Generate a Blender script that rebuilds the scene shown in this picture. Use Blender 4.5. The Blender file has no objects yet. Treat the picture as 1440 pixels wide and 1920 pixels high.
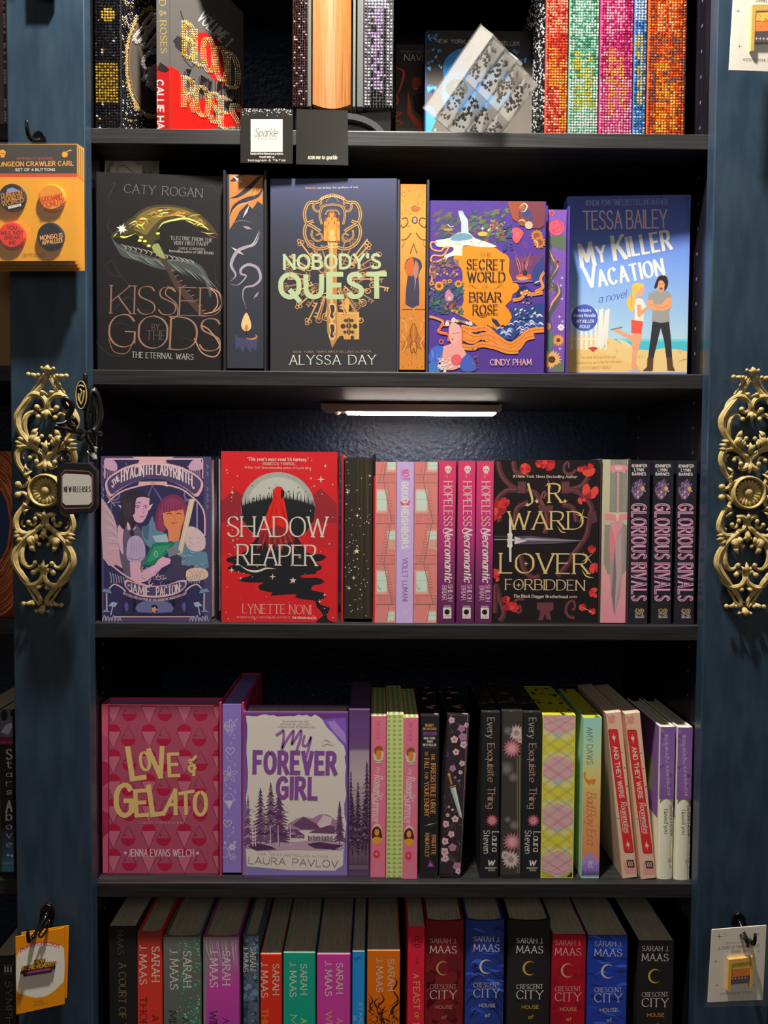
import bpy, math, random
import numpy as np
from mathutils import Matrix, Vector, Euler
R = random.Random(7)
scn = bpy.context.scene
C = scn.collection

# ------------------------------------------------------------------ camera
CX, CY, CZ, YAW, PIT, ROL = -0.026037, -0.910823, 1.375069, 0.0087165, 0.0363778, -0.0064263
F = 1360.0
def _rot():
    c, s = math.cos(YAW), math.sin(YAW); A = np.array([[c, -s, 0], [s, c, 0], [0, 0, 1]])
    c, s = math.cos(PIT), math.sin(PIT); B = np.array([[1, 0, 0], [0, c, -s], [0, s, c]])
    c, s = math.cos(ROL), math.sin(ROL); D = np.array([[c, 0, -s], [0, 1, 0], [s, 0, c]])
    return D @ B @ A            # world delta -> (right, forward, up)
RM = _rot()
EYE = np.array([CX, CY, CZ])
cd = bpy.data.cameras.new('camera'); cam = bpy.data.objects.new('camera', cd); C.objects.link(cam)
r_, f_, u_ = RM
cam.matrix_world = Matrix(((r_[0], u_[0], -f_[0], CX), (r_[1], u_[1], -f_[1], CY), (r_[2], u_[2], -f_[2], CZ), (0, 0, 0, 1)))
cd.sensor_fit = 'VERTICAL'; cd.sensor_height = 36; cd.lens = 36*F/1920
cd.clip_start = 0.02
scn.camera = cam

# ------------------------------------------------------------------ light
w = bpy.data.worlds.new('room_air'); scn.world = w; w.use_nodes = True
w.node_tree.nodes['Background'].inputs[0].default_value = (1.0, 0.86, 0.72, 1)
w.node_tree.nodes['Background'].inputs[1].default_value = 0.10
def area(name, loc, target, size, power, col, size_y=None):
    l = bpy.data.lights.new(name, 'AREA'); l.energy = power; l.color = col; l.size = size
    if size_y: l.shape = 'RECTANGLE'; l.size_y = size_y
    else: l.shape = 'DISK'
    o = bpy.data.objects.new(name, l); C.objects.link(o); o.location = loc
    o.rotation_euler = (Vector(target)-Vector(loc)).to_track_quat('-Z', 'Y').to_euler()
    return o
area('ceiling_downlight', (-0.04, -0.33, 2.66), (0, 0.0, 1.30), 0.08, 42, (1.0, 0.93, 0.84))
area('room_fill_light', (0.3, -2.4, 2.6), (0, 0, 1.2), 1.2, 7.5, (1.0, 0.92, 0.84))
scn.view_settings.view_transform = 'Standard'; scn.view_settings.look = 'None'
scn.view_settings.exposure = 0.0; scn.view_settings.gamma = 1.0; scn.view_settings.use_curve_mapping = False

# ------------------------------------------------------------------ pixel -> place
def raydir(px, py):
    d = np.array([(px-720)/F, 1.0, -(py-960)/F]); return RM.T @ d
def P(px, py, Y):
    d = raydir(px, py); t = (Y-EYE[1])/d[1]; return EYE + t*d

# ------------------------------------------------------------------ materials
def lin(c):
    return c/12.92 if c <= 0.04045 else ((c+0.055)/1.055)**2.4
def rgb(h):
    h = h.lstrip('#')
    if len(h) == 3: h = ''.join(x*2 for x in h)
    return tuple(lin(int(h[i:i+2], 16)/255) for i in (0, 2, 4))
def _mat(name):
    m = bpy.data.materials.new(name); m.use_nodes = True
    nt = m.node_tree; b = nt.nodes['Principled BSDF']; return m, nt, b
def _set(b, **k):
    for n, v in k.items(): b.inputs[n.replace('_', ' ')].default_value = v
def noise_bump(nt, b, scale, strength, dist=0.001, detail=3, src='Object', stretch=None):
    tc = nt.nodes.new('ShaderNodeTexCoord'); n = nt.nodes.new('ShaderNodeTexNoise')
    n.inputs['Scale'].default_value = scale; n.inputs['Detail'].default_value = detail
    if stretch:
        mp = nt.nodes.new('ShaderNodeMapping'); mp.inputs['Scale'].default_value = stretch
        nt.links.new(tc.outputs[src], mp.inputs[0]); nt.links.new(mp.outputs[0], n.inputs[0])
    else: nt.links.new(tc.outputs[src], n.inputs[0])
    bp = nt.nodes.new('ShaderNodeBump'); bp.inputs['Strength'].default_value = strength; bp.inputs['Distance'].default_value = dist
    nt.links.new(n.outputs[0], bp.inputs['Height']); nt.links.new(bp.outputs[0], b.inputs['Normal'])
    return n
def mix_col(nt, b, fac_out, c1, c2, lo=0.35, hi=0.65):
    r = nt.nodes.new('ShaderNodeValToRGB'); r.color_ramp.elements[0].position = lo; r.color_ramp.elements[1].position = hi
    r.color_ramp.elements[0].color = (*c1, 1); r.color_ramp.elements[1].color = (*c2, 1)
    nt.links.new(fac_out, r.inputs[0]); nt.links.new(r.outputs[0], b.inputs['Base Color'])
def attr_mat(name, rough, metal=0.0, var=0.06, spec=0.5, bump=0.05, coat=0.0):
    """flat printed colour carried by the colour attribute, with a little paper grain"""
    m, nt, b = _mat(name)
    a = nt.nodes.new('ShaderNodeAttribute'); a.attribute_name = 'Col'
    n = noise_bump(nt, b, 420, bump, 0.0004)
    mr = nt.nodes.new('ShaderNodeMapRange'); mr.inputs['To Min'].default_value = 1-var; mr.inputs['To Max'].default_value = 1+var
    nt.links.new(n.outputs[0], mr.inputs[0])
    vm = nt.nodes.new('ShaderNodeVectorMath'); vm.operation = 'SCALE'
    nt.links.new(a.outputs['Color'], vm.inputs[0]); nt.links.new(mr.outputs[0], vm.inputs['Scale'])
    nt.links.new(vm.outputs[0], b.inputs['Base Color'])
    _set(b, Roughness=rough, Metallic=metal); b.inputs['Specular IOR Level'].default_value = spec
    b.inputs['Coat Weight'].default_value = coat
    return m
PRINT = attr_mat('printed_paper', 0.55, spec=0.3)
FOIL = attr_mat('foil_print', 0.38, metal=0.08, var=0.12, spec=0.7)
GEM = attr_mat('rhinestone', 0.12, metal=0.35, var=0.0, spec=1.0, bump=0)
GLOSS = attr_mat('glossy_print', 0.22, spec=0.5)
def simple(name, col, rough=0.5, metal=0.0, scale=60, bump=0.1, dist=0.0005, c2=None, stretch=None, spec=0.5, **k):
    m, nt, b = _mat(name); c = rgb(col)
    n = noise_bump(nt, b, scale, bump, dist, stretch=stretch)
    mix_col(nt, b, n.outputs[0], c, rgb(c2) if c2 else tuple(x*1.12 for x in c))
    _set(b, Roughness=rough, Metallic=metal); b.inputs['Specular IOR Level'].default_value = spec
    for kk, v in k.items(): b.inputs[kk.replace('_', ' ')].default_value = v
    return m
SHELF = simple('black_brown_woodgrain', '#17161a', 0.52, scale=14, bump=0.5, dist=0.0006, c2='#2c2b2c', stretch=(0.6, 9, 16))
SIDE = simple('black_brown_panel', '#15141a', 0.24, scale=12, bump=0.25, dist=0.0004, c2='#22202a', stretch=(9, 9, 0.6))
NAVY = simple('navy_paint', '#273a4c', 0.34, scale=9, bump=0.35, dist=0.0006, c2='#334758', stretch=(6, 6, 1.5))
WALLM = simple('orange_peel_navy_wall', '#222f45', 0.40, scale=150, bump=0.9, dist=0.0025, c2='#26344c', spec=0.4)
GOLD = simple('gold_paint', '#ad965a', 0.52, metal=0.05, scale=160, bump=0.35, dist=0.0006, c2='#ccb679')
BLACKP = simple('black_plastic', '#0c0c0e', 0.22, scale=40, bump=0.02)
BLACKM = simple('black_iron', '#0e0e10', 0.35, scale=80, bump=0.3)
ALU = simple('brushed_aluminium', '#9a938e', 0.35, metal=0.8, scale=30, bump=0.1, stretch=(1, 20, 20))
FLOORM = simple('carpet', '#3a3634', 0.9, scale=200, bump=0.6, c2='#4a4542')
CEILM = simple('ceiling_paint', '#b9b0a4', 0.9, scale=90, bump=0.2)
def pages_mat(name, col, c2, vertical=True):
    # thin paper leaves: streaks that run along the leaves
    return simple(name, col, 0.7, scale=30, bump=0.5, dist=0.0004, c2=c2, stretch=(45, 1, 1) if vertical else (1, 1, 45), spec=0.2)
PAGES = pages_mat('cream_paper_edges', '#b9ad97', '#d8cfb8')
WHITEP = pages_mat('white_paper_edges', '#c9c6bb', '#e6e3d6')
def emit(name, col, s):
    m, nt, b = _mat(name); b.inputs['Emission Color'].default_value = (*col, 1); b.inputs['Emission Strength'].default_value = s
    b.inputs['Base Color'].default_value = (.9, .9, .9, 1); return m
def clear(name, col, rough, alpha):
    m, nt, b = _mat(name); noise_bump(nt, b, 60, 0.15, 0.001)
    _set(b, Roughness=rough); b.inputs['Base Color'].default_value = (*rgb(col), 1); b.inputs['Alpha'].default_value = alpha
    return m
POLY = clear('clear_polybag', '#cfd3d3', 0.12, 0.035)
CLEARB = clear('thin_clear_plastic', '#e4e2da', 0.25, 0.16)
CLEARP = clear('clear_plastic', '#cccbc4', 0.25, 0.42)
CLEARP.node_tree.nodes['Principled BSDF'].inputs['Transmission Weight'].default_value = 0.25

# ------------------------------------------------------------------ mesh helpers
class MB:
    def __init__(s): s.v = []; s.f = []; s.c = []
    def add(s, vs, fs, col=None):
        b = len(s.v); s.v += [tuple(map(float, p)) for p in vs]; s.f += [tuple(i+b for i in f) for f in fs]
        if col is None: col = (.5, .5, .5)
        s.c += [col]*len(vs) if not isinstance(col, list) else col
    def box(s, x0, x1, y0, y1, z0, z1, col=None):
        s.add([(x0,y0,z0),(x1,y0,z0),(x1,y1,z0),(x0,y1,z0),(x0,y0,z1),(x1,y0,z1),(x1,y1,z1),(x0,y1,z1)],
              [(0,3,2,1),(4,5,6,7),(0,1,5,4),(1,2,6,5),(2,3,7,6),(3,0,4,7)], col)
    def tube(s, pts, rad, n=8, col=None, closed=False, flat=1.0, axis=None):
        """swept tube; rad a number or a list; flat squashes along AXIS"""
        P_ = [np.array(p, float) for p in pts]; N = len(P_)
        rr = rad if hasattr(rad, '__len__') else [rad]*N
        vs = []; ref = np.array([0, 1.0, 0]) if axis is None else np.array(axis, float)
        for i in range(N):
            if closed: t = P_[(i+1) % N]-P_[i-1]
            else: t = P_[min(i+1, N-1)]-P_[max(i-1, 0)]
            t = t/(np.linalg.norm(t)+1e-12)
            a = np.cross(t, ref)
            if np.linalg.norm(a) < 1e-3: a = np.cross(t, np.array([1.0, .1, .2]))
            a /= np.linalg.norm(a); b = np.cross(a, t)
            for k in range(n):
                q = 2*math.pi*k/n; vs.append(P_[i]+rr[i]*(math.cos(q)*a+math.sin(q)*b*flat))
        fs = []
        M = N if closed else N-1
        for i in range(M):
            j = (i+1) % N
            for k in range(n): fs.append((i*n+k, i*n+(k+1) % n, j*n+(k+1) % n, j*n+k))
        if not closed: fs += [tuple(range(n))[::-1], tuple((N-1)*n+k for k in range(n))]
        s.add(vs, fs, col)
    def ball(s, c, r, n=8, m=5, sc=(1, 1, 1), col=None):
        vs = []; fs = []
        for i in range(m+1):
            th = math.pi*i/m
            for k in range(n):
                ph = 2*math.pi*k/n
                vs.append((c[0]+r*sc[0]*math.sin(th)*math.cos(ph), c[1]+r*sc[1]*math.sin(th)*math.sin(ph), c[2]+r*sc[2]*math.cos(th)))
        for i in range(m):
            for k in range(n): fs.append((i*n+k, (i+1)*n+k, (i+1)*n+(k+1) % n, i*n+(k+1) % n))
        s.add(vs, fs, col)
    def prism(s, pts, y0, y1, col=None):
        """outline in x,z extruded along y"""
        n = len(pts); vs = [(x, y0, z) for x, z in pts]+[(x, y1, z) for x, z in pts]
        s.add(vs, [tuple(range(n)), tuple(range(2*n-1, n-1, -1))]+[(i, n+i, n+(i+1) % n, (i+1) % n) for i in range(n)], col)
    def build(s, name, mat, parent=None, smooth=False, bevel=0, label=None, mw=None):
        me = bpy.data.meshes.new(name); me.from_pydata(s.v, [], s.f); me.validate(); me.update()
        if len(s.c) == len(me.vertices):
            a = me.color_attributes.new('Col', 'FLOAT_COLOR', 'POINT')
            arr = np.ones((len(s.v), 4), dtype=np.float32); arr[:, :3] = np.array(s.c, dtype=np.float32)
            a.data.foreach_set('color', arr.ravel())
        me.materials.append(mat)
        if smooth: me.polygons.foreach_set('use_smooth', [True]*len(me.polygons))
        o = bpy.data.objects.new(name, me); C.objects.link(o)
        if parent: o.parent = parent
        if bevel:
            md = o.modifiers.new('b', 'BEVEL'); md.width = bevel; md.segments = 2; md.limit_method = 'ANGLE'
        if label: o['label'] = label
        return o
def bx(name, mat, x0, x1, y0, y1, z0, z1, parent=None, bevel=0, label=None, kind=None):
    m = MB(); m.box(x0, x1, y0, y1, z0, z1); o = m.build(name, mat, parent, bevel=bevel, label=label)
    if kind: o['kind'] = kind
    return o
def thing(name, label, cat, loc=(0, 0, 0), rot=(0, 0, 0), group=None):
    o = bpy.data.objects.new(name, None); C.objects.link(o); o.empty_display_size = .02
    o.location = loc; o.rotation_euler = rot; o['label'] = label; o['category'] = cat
    if group: o['group'] = group
    return o
def dup(root, loc, rot=None, label=None):
    r = root.copy(); C.objects.link(r); r.location = loc
    if rot is not None: r.rotation_euler = rot
    if label: r['label'] = label
    for ch in list(root.children):
        c = ch.copy(); C.objects.link(c); c.parent = r
        for g in list(ch.children):
            d = g.copy(); C.objects.link(d); d.parent = c
    return r
def spl(pts, n=6, closed=False):
    """Catmull-Rom through points of any dimension"""
    Q = [np.array(p, float) for p in pts]; N = len(Q)
    if N < 3 and not closed: return Q
    out = []
    for i in range(N if closed else N-1):
        if closed: a, b, c, d = Q[i-1], Q[i], Q[(i+1) % N], Q[(i+2) % N]
        else:
            b, c = Q[i], Q[i+1]; a = Q[i-1] if i else 2*b-c; d = Q[i+2] if i+2 < N else 2*c-b
        for k in range(n):
            t = k/n; out.append(.5*((2*b)+(c-a)*t+(2*a-5*b+4*c-d)*t*t+(3*b-a-3*c+d)*t**3))
    if not closed: out.append(Q[-1])
    return out

# ------------------------------------------------------------------ stroke lettering
G = {}
_g = '''A 7|0,0 3.5,10|3.5,10 7,0|1.3,3.6 5.7,3.6
B 6|0,0 0,10|~0,10 3.4,10 5.2,9 5.2,6.5 3.4,5.3 0,5.3|~0,5.3 3.6,5.3 5.8,4.2 5.9,1.6 4,0 0,0
C 7|~6.6,8 5.3,9.6 3.6,10 1.5,9.1 .2,7 0,5 .2,3 1.5,.9 3.6,0 5.3,.4 6.6,2
D 7|0,0 0,10|~0,10 2.8,10 5.2,9.2 6.7,7.3 7,5 6.7,2.7 5.2,.8 2.8,0 0,0
E 5.4|0,0 0,10|0,10 5.2,10|0,5.2 4.4,5.2|0,0 5.4,0
F 5.2|0,0 0,10|0,10 5.2,10|0,5.1 4.3,5.1
G 7|~6.6,8 5.3,9.6 3.6,10 1.5,9.1 .2,7 0,5 .2,3 1.5,.9 3.6,0 5.6,.5 6.8,1.6|6.8,1.4 6.8,4.8|6.9,4.8 4.2,4.8
H 6.6|0,0 0,10|6.6,0 6.6,10|0,5.2 6.6,5.2
I 0|0,0 0,10
J 3.6|~3.6,10 3.6,6 3.6,2.5 2.9,.6 1.4,0 0,.6
K 6.4|0,0 0,10|6,10 .2,4.3|2.2,6.2 6.4,0
L 5|0,0 0,10|0,0 5,0
M 8|0,0 .6,10|.6,10 4,2|4,2 7.4,10|7.4,10 8,0
N 7|0,0 0,10|0,10 7,0|7,0 7,10
O 7.6|~3.8,10 6,9.2 7.4,7.2 7.6,5 7.4,2.8 6,.8 3.8,0 1.6,.8 .2,2.8 0,5 .2,7.2 1.6,9.2 3.8,10
P 5.8|0,0 0,10|~0,10 3.4,10 5.6,9 5.8,7.2 5,5.2 3.2,4.5 0,4.5
Q 7.6|~3.8,10 6,9.2 7.4,7.2 7.6,5 7.4,2.8 6,.8 3.8,0 1.6,.8 .2,2.8 0,5 .2,7.2 1.6,9.2 3.8,10|4.2,2.6 7.6,-1.6
R 6.4|0,0 0,10|~0,10 3.4,10 5.4,9.1 5.6,7.2 4.8,5.5 3.2,4.9 0,4.9|3,4.9 6.4,0
S 5.6|~5.2,8.3 4.4,9.6 2.8,10 1,9.4 .3,7.8 .9,6.2 2.8,5.2 4.8,4.1 5.5,2.5 4.8,.7 2.8,0 1,.4 0,1.9
T 6.6|3.3,0 3.3,10|0,10 6.6,10
U 6.6|~0,10 0,6 .1,3 1,.8 3.3,0 5.6,.8 6.5,3 6.6,6 6.6,10
V 7|0,10 3.5,0|3.5,0 7,10
W 10|0,10 2.6,0|2.6,0 5,9|5,9 7.4,0|7.4,0 10,10
X 6.6|0,0 6.6,10|0,10 6.6,0
Y 6.8|0,10 3.4,4.8|6.8,10 3.4,4.8|3.4,4.8 3.4,0
Z 6|0,10 6,10|6,10 0,0|0,0 6,0
a 5|~4.9,4.6 3.9,6.2 2.3,6.6 .7,5.5 0,3.3 .6,1 2.2,0 3.9,.8 4.9,2.4|4.9,6.6 4.9,0
b 5|0,0 0,10|~0,2 1,.5 2.7,0 4.4,1 5,3.3 4.4,5.6 2.7,6.6 1,6 0,4.4
c 4.6|~4.5,5.2 3.6,6.4 2.2,6.6 .6,5.5 0,3.3 .6,1.1 2.2,0 3.6,.3 4.6,1.5
d 5|5,0 5,10|~5,2 4,.5 2.3,0 .6,1 0,3.3 .6,5.6 2.3,6.6 4,6 5,4.4
e 5|~0,3.5 2.5,3.6 5,3.7 4.4,5.8 2.6,6.6 .7,5.6 0,3.3 .7,.9 2.6,0 4.8,1.2
f 3.2|~3.4,9.6 2.2,9.9 1.3,8.8 1.2,7 1.2,3 1.2,0|0,6.4 3,6.4
g 5|~4.9,4.6 3.9,6.2 2.3,6.6 .7,5.5 0,3.3 .6,1 2.2,.1 3.9,.8 4.9,2.4|~4.9,6.6 4.9,2 4.8,-1.2 3.8,-2.8 2,-3.1 .4,-2.4
h 4.8|0,0 0,10|~0,4 .8,6 2.6,6.6 4.3,5.8 4.8,3.8 4.8,0
i 0|0,0 0,6.6|0,8.3 0,9.3
j 1.6|~1.6,6.6 1.6,2 1.6,-1.4 1,-2.7 -.2,-3|1.6,8.3 1.6,9.3
k 4.6|0,0 0,10|4.3,6.6 .1,2.8|1.5,4.1 4.6,0
l 0|0,0 0,10
m 8|0,0 0,6.6|~0,4 .8,6 2.2,6.6 3.6,5.8 4,4 4,0|~4,4 4.8,6 6.2,6.6 7.6,5.8 8,4 8,0
n 4.8|0,0 0,6.6|~0,4 .8,6 2.6,6.6 4.3,5.8 4.8,3.8 4.8,0
o 5.2|~2.6,6.6 4.4,5.8 5.2,3.3 4.4,.8 2.6,0 .8,.8 0,3.3 .8,5.8 2.6,6.6
p 5|0,-3 0,6.6|~0,2 1,.5 2.7,0 4.4,1 5,3.3 4.4,5.6 2.7,6.6 1,6 0,4.4
q 5|5,-3 5,6.6|~5,2 4,.5 2.3,0 .6,1 0,3.3 .6,5.6 2.3,6.6 4,6 5,4.4
r 3|0,0 0,6.6|~0,3.6 .7,5.7 1.8,6.5 3.1,6.4
s 4|~3.8,5.3 3.2,6.4 2,6.6 .7,6 .4,4.8 1.2,3.8 2.8,3 3.8,2 3.5,.6 2,0 .6,.4 0,1.4
t 3.2|~1.2,9 1.2,5 1.2,1.6 1.8,.2 3.3,.3|0,6.4 3,6.4
u 4.8|~0,6.6 0,2.8 .6,.7 2.2,0 4,.7 4.8,2.6|4.8,6.6 4.8,0
v 5|0,6.6 2.5,0|2.5,0 5,6.6
w 7.4|0,6.6 1.9,0|1.9,0 3.7,6|3.7,6 5.5,0|5.5,0 7.4,6.6
x 4.6|0,0 4.6,6.6|0,6.6 4.6,0
y 5|0,6.6 2.6,0|~5,6.6 2.6,0 1.8,-2 .8,-3 -.3,-2.8
z 4.4|0,6.6 4.4,6.6|4.4,6.6 0,0|0,0 4.4,0
0 6|~3,10 5,8.8 6,5 5,1.2 3,0 1,1.2 0,5 1,8.8 3,10
1 2.4|2.4,0 2.4,10|2.4,10 0,8
2 5.4|~.2,7.6 1,9.5 2.8,10 4.8,9 5.1,7 3.8,4.6 1.6,2.2 0,0|0,0 5.4,0
3 5.2|~.2,8.4 1.4,9.8 3,10 4.8,8.8 4.6,6.4 2.4,5.3|~2.4,5.3 4.8,4.6 5.2,2.4 4,.5 2.2,0 .1,1.2
4 6|4.4,0 4.4,10|4.4,10 0,3|0,3 6,3
& 6.5|~6.5,0 3,5 1.5,8 2.4,9.8 4,9.6 4.4,8 3,6 .8,3.8 .2,2 1.2,.3 3,0 5,1.2 6.2,4
' 0|0,8 0,10
. 0|0,0 0,.9
, .8|.8,.9 0,-1.4
! 0|0,3 0,10|0,0 0,.9
- 3|0,4 3,4
" 1.8|0,8 0,10|1.8,8 1.8,10
# 6|1.5,0 2.4,10|4,0 4.9,10|0,3.4 6,3.4|0,6.8 6,6.8
? 4.6|~0,8 1.2,9.8 3,9.9 4.6,8.4 4,6.4 2.4,5 2.3,3|2.3,0 2.3,.9'''
for ln in _g.split('\n'):
    k, rest = ln[0], ln[2:]
    ps = rest.split('|'); G[k] = (float(ps[0]), [(p[0] == '~', [tuple(map(float, q.split(','))) for q in p.lstrip('~').split()]) for p in ps[1:]])
def strokes(txt, sp=1.0, space=4.0, xs=1.0, wt=1.0):
    """-> list of polylines in a (advance, height 0..10) frame, and the total advance"""
    out = []; x = 0.0
    for ch in txt:
        if ch == ' ': x += space*xs; continue
        wd, st = G.get(ch, G['-'])
        for cv, pts in st:
            q = [(x+a*xs, b) for a, b in pts]
            out.append((cv, [tuple(p) for p in spl(q, 3)] if cv else q, wd == 0))
        x += wd*xs+1.15*sp+wt*.95
    return out, x-1.15*sp-wt*.95

# ------------------------------------------------------------------ artwork laid on one face of a thing
class Art:
    def __init__(s, root, yoff=0.0, gain=1.0, bounds=None, ml=None):
        s.root = root; s.ml = ml; s.gain = gain; s.n = 0; s.base = 3e-5
        m = Matrix.LocRotScale(Vector(root.location), Euler(root.rotation_euler), None)
        if ml is not None: m = m @ ml
        s.m = np.array(m)
        s.mi = np.array(m.inverted()); s.yoff = yoff; s.b = bounds
        s.o = s.mi[:3, :3] @ EYE + s.mi[:3, 3]
        s.mb = {}; s.cur = 'cover_print'; s.fx, s.fy, s.fs = 0, 0, 1.0; s.warp = None
    def frame(s, x0, y0, sc): s.fx, s.fy, s.fs = x0, y0, sc; return s
    def part(s, name, mat=None): s.cur = name; s.mb.setdefault(name, (MB(), mat or PRINT)); return s
    def loc(s, x, y):
        if s.warp: x, y = s.warp(x, y)
        d = s.mi[:3, :3] @ raydir(s.fx+x/s.fs, s.fy+y/s.fs)
        t = (s.yoff-s.o[1])/d[1]; q = s.o+t*d; X, Z = q[0], q[2]
        if s.b: X = min(max(X, s.b[0]), s.b[1]); Z = min(max(Z, s.b[2]), s.b[3])
        return X, Z
    def _m(s):
        if s.cur not in s.mb: s.mb[s.cur] = (MB(), PRINT)
        return s.mb[s.cur][0]
    def col(s, c):
        if isinstance(c, str): c = rgb(c)
        k = s.gain*min(1, .88/(max(c)*s.gain+1e-6)); return tuple(x*k for x in c)
    def poly(s, pts, col, smooth=0, sub=0.0):
        if smooth: pts = spl(pts, smooth, closed=True)
        s.n += 1; y = s.yoff-s.base-s.n*7e-7-sub
        vs = []
        for p in pts:
            X, Z = s.loc(p[0], p[1]); vs.append((X, y, Z))
        c = [s.col(k) for k in col] if isinstance(col, list) else s.col(col)
        ar = sum(vs[i-1][0]*vs[i][2]-vs[i][0]*vs[i-1][2] for i in range(len(vs)))
        f = tuple(range(len(vs)))
        s._m().add(vs, [f if ar > 0 else f[::-1]], c)
    def rect(s, x0, y0, x1, y1, col): s.poly([(x0, y0), (x1, y0), (x1, y1), (x0, y1)], col)
    def vgrad(s, x0, x1, stops):
        for (ya, ca), (yb, cb) in zip(stops, stops[1:]): s.poly([(x0, ya), (x1, ya), (x1, yb), (x0, yb)], [ca, ca, cb, cb])
    def circ(s, x, y, r, col, ry=None, n=14, a0=0):
        ry = ry or r; s.poly([(x+r*math.cos(a0+2*math.pi*i/n), y+ry*math.sin(a0+2*math.pi*i/n)) for i in range(n)], col)
    def ring(s, x, y, r, wd, col, ry=None, n=18, a0=0, a1=2*math.pi):
        ry = ry or r; s.line([(x+r*math.cos(a0+(a1-a0)*i/n), y+ry*math.sin(a0+(a1-a0)*i/n)) for i in range(n+1)], wd, col)
    def line(s, pts, wd, col, smooth=0, taper=False, w2=None):
        if smooth: pts = spl(pts, smooth)
        pts = [np.array(p[:2], float) for p in pts]; N = len(pts)
        s.n += 1; y = s.yoff-s.base-s.n*7e-7; c = s.col(col); L = []; Rr = []
        for i in range(N):
            t = pts[min(i+1, N-1)]-pts[max(i-1, 0)]; l = np.hypot(*t)+1e-9; nn = np.array([-t[1], t[0]])/l
            k = i/(N-1) if N > 1 else 0
            ww = wd if w2 is None else wd+(w2-wd)*k
            if taper: ww = wd*max(.08, math.sin(math.pi*min(max(k, .02), .98)))
            a = pts[i]+nn*ww/2; b = pts[i]-nn*ww/2; L.append(s.loc(*a)); Rr.append(s.loc(*b))
        vs = [(X, y, Z) for X, Z in L]+[(X, y, Z) for X, Z in Rr]
        s._m().add(vs, [(i, i+1, N+i+1, N+i) for i in range(N-1)], c)
    def star(s, x, y, r, col, n=4, k=.28, rot=0):
        s.poly([(x+(r if i % 2 == 0 else r*k)*math.sin(rot+math.pi*i/n), y-(r if i % 2 == 0 else r*k)*math.cos(rot+math.pi*i/n)) for i in range(2*n)], col)
    def dots(s, box, n, r0, r1, col, seed=1, test=None):
        q = random.Random(seed)
        for _ in range(n):
            x = q.uniform(box[0], box[2]); y = q.uniform(box[1], box[3])
            if test is None or test(x, y): s.circ(x, y, q.uniform(r0, r1), col if not isinstance(col, (list, tuple)) else q.choice(col), n=6)
    def flower(s, x, y, r, c1, c2, n=6, core=.3, rot=0, wdt=.32):
        for i in range(n):
            a = rot+2*math.pi*i/n; ca, sa = math.cos(a), math.sin(a); b = r*wdt
            s.poly([(x, y), (x+.55*r*ca-b*sa, y+.55*r*sa+b*ca), (x+r*ca, y+r*sa), (x+.55*r*ca+b*sa, y+.55*r*sa-b*ca)], c1)
        s.circ(x, y, r*core, c2, n=8)
    def text(s, txt, x0, y0, x1, y1, h, col, wt=1.3, con=1.0, serif=False, slant=0.0, sp=1.0, nib=20, xs=1.0, space=4.0, outline=None):
        """baseline from (x0,y0) to (x1,y1); h = cap height; wt in tenths of h; con = thin/thick"""
        st, adv = strokes(txt, sp, space, xs, wt)
        if len(txt) > 1:
            we = min(3.2, max(wt*.8, wt*(h/10)/(math.hypot(x1-x0, y1-y0)/adv))); st, adv = strokes(txt, sp, space, xs, we)
        s.n += 1; y = s.yoff-s.base-s.n*7e-7; c = s.col(col)
        dx, dy = x1-x0, y1-y0; ln = math.hypot(dx, dy); ax, ay = dx/ln, dy/ln; ux, uy = ay, -ax
        adv = max(adv, .1); kx = ln/adv; ky = h/10.0
        nb = math.radians(nib); lay = 0; M = s._m()
        def put(a, b): return s.loc(x0+ax*a+ux*b, y0+ay*a+uy*b)
        def strip(pts, ext):
            nonlocal lay
            q = [np.array(((a+slant*b)*kx if slant == 0 else a*kx+slant*b*ky, b*ky)) for a, b in pts]; N = len(q)
            if ext and N == 2:
                t = (q[1]-q[0]); t = t/(np.hypot(*t)+1e-9)*wt*ky*con*.45; q[0] = q[0]-t; q[1] = q[1]+t
            L = []; Q = []; lay = (lay+1) % 5; yy = y-lay*3e-7
            for i in range(N):
                t = q[min(i+1, N-1)]-q[max(i-1, 0)]; l = np.hypot(*t)+1e-9; t = t/l
                ang = math.atan2(t[1], t[0]); ww = wt*ky*(con+(1-con)*abs(math.sin(ang-nb)))
                nn = np.array([-t[1], t[0]])*ww/2; a = q[i]+nn; b = q[i]-nn
                X, Z = put(*a); L.append((X, yy, Z)); X, Z = put(*b); Q.append((X, yy, Z))
            M.add(L+Q, [(i, i+1, N+i+1, N+i) for i in range(N-1)], c)
        for cv, pts, narrow in st:
            strip(pts, not cv)
            if serif and not cv:
                for e, o in ((pts[0], pts[1]), (pts[-1], pts[-2])):
                    if (abs(e[1]) < .05 or e[1] > 9.9 or abs(e[1]-6.6) < .05) and abs(e[1]-o[1]) > 3 and not (o[1] > e[1] and e[1] > 9.9):
                        jj = min((wt*.5+.5)*ky/max(kx, 1e-6), 1.15)
                        strip([(e[0]-jj, e[1]), (e[0]+jj, e[1])], False)
    def px(s, X, Z):
        q = s.m[:3, :3] @ np.array([X, s.yoff, Z]) + s.m[:3, 3] - EYE; r = RM @ q
        return 720+F*r[0]/r[1], 960-F*r[2]/r[1]
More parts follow.
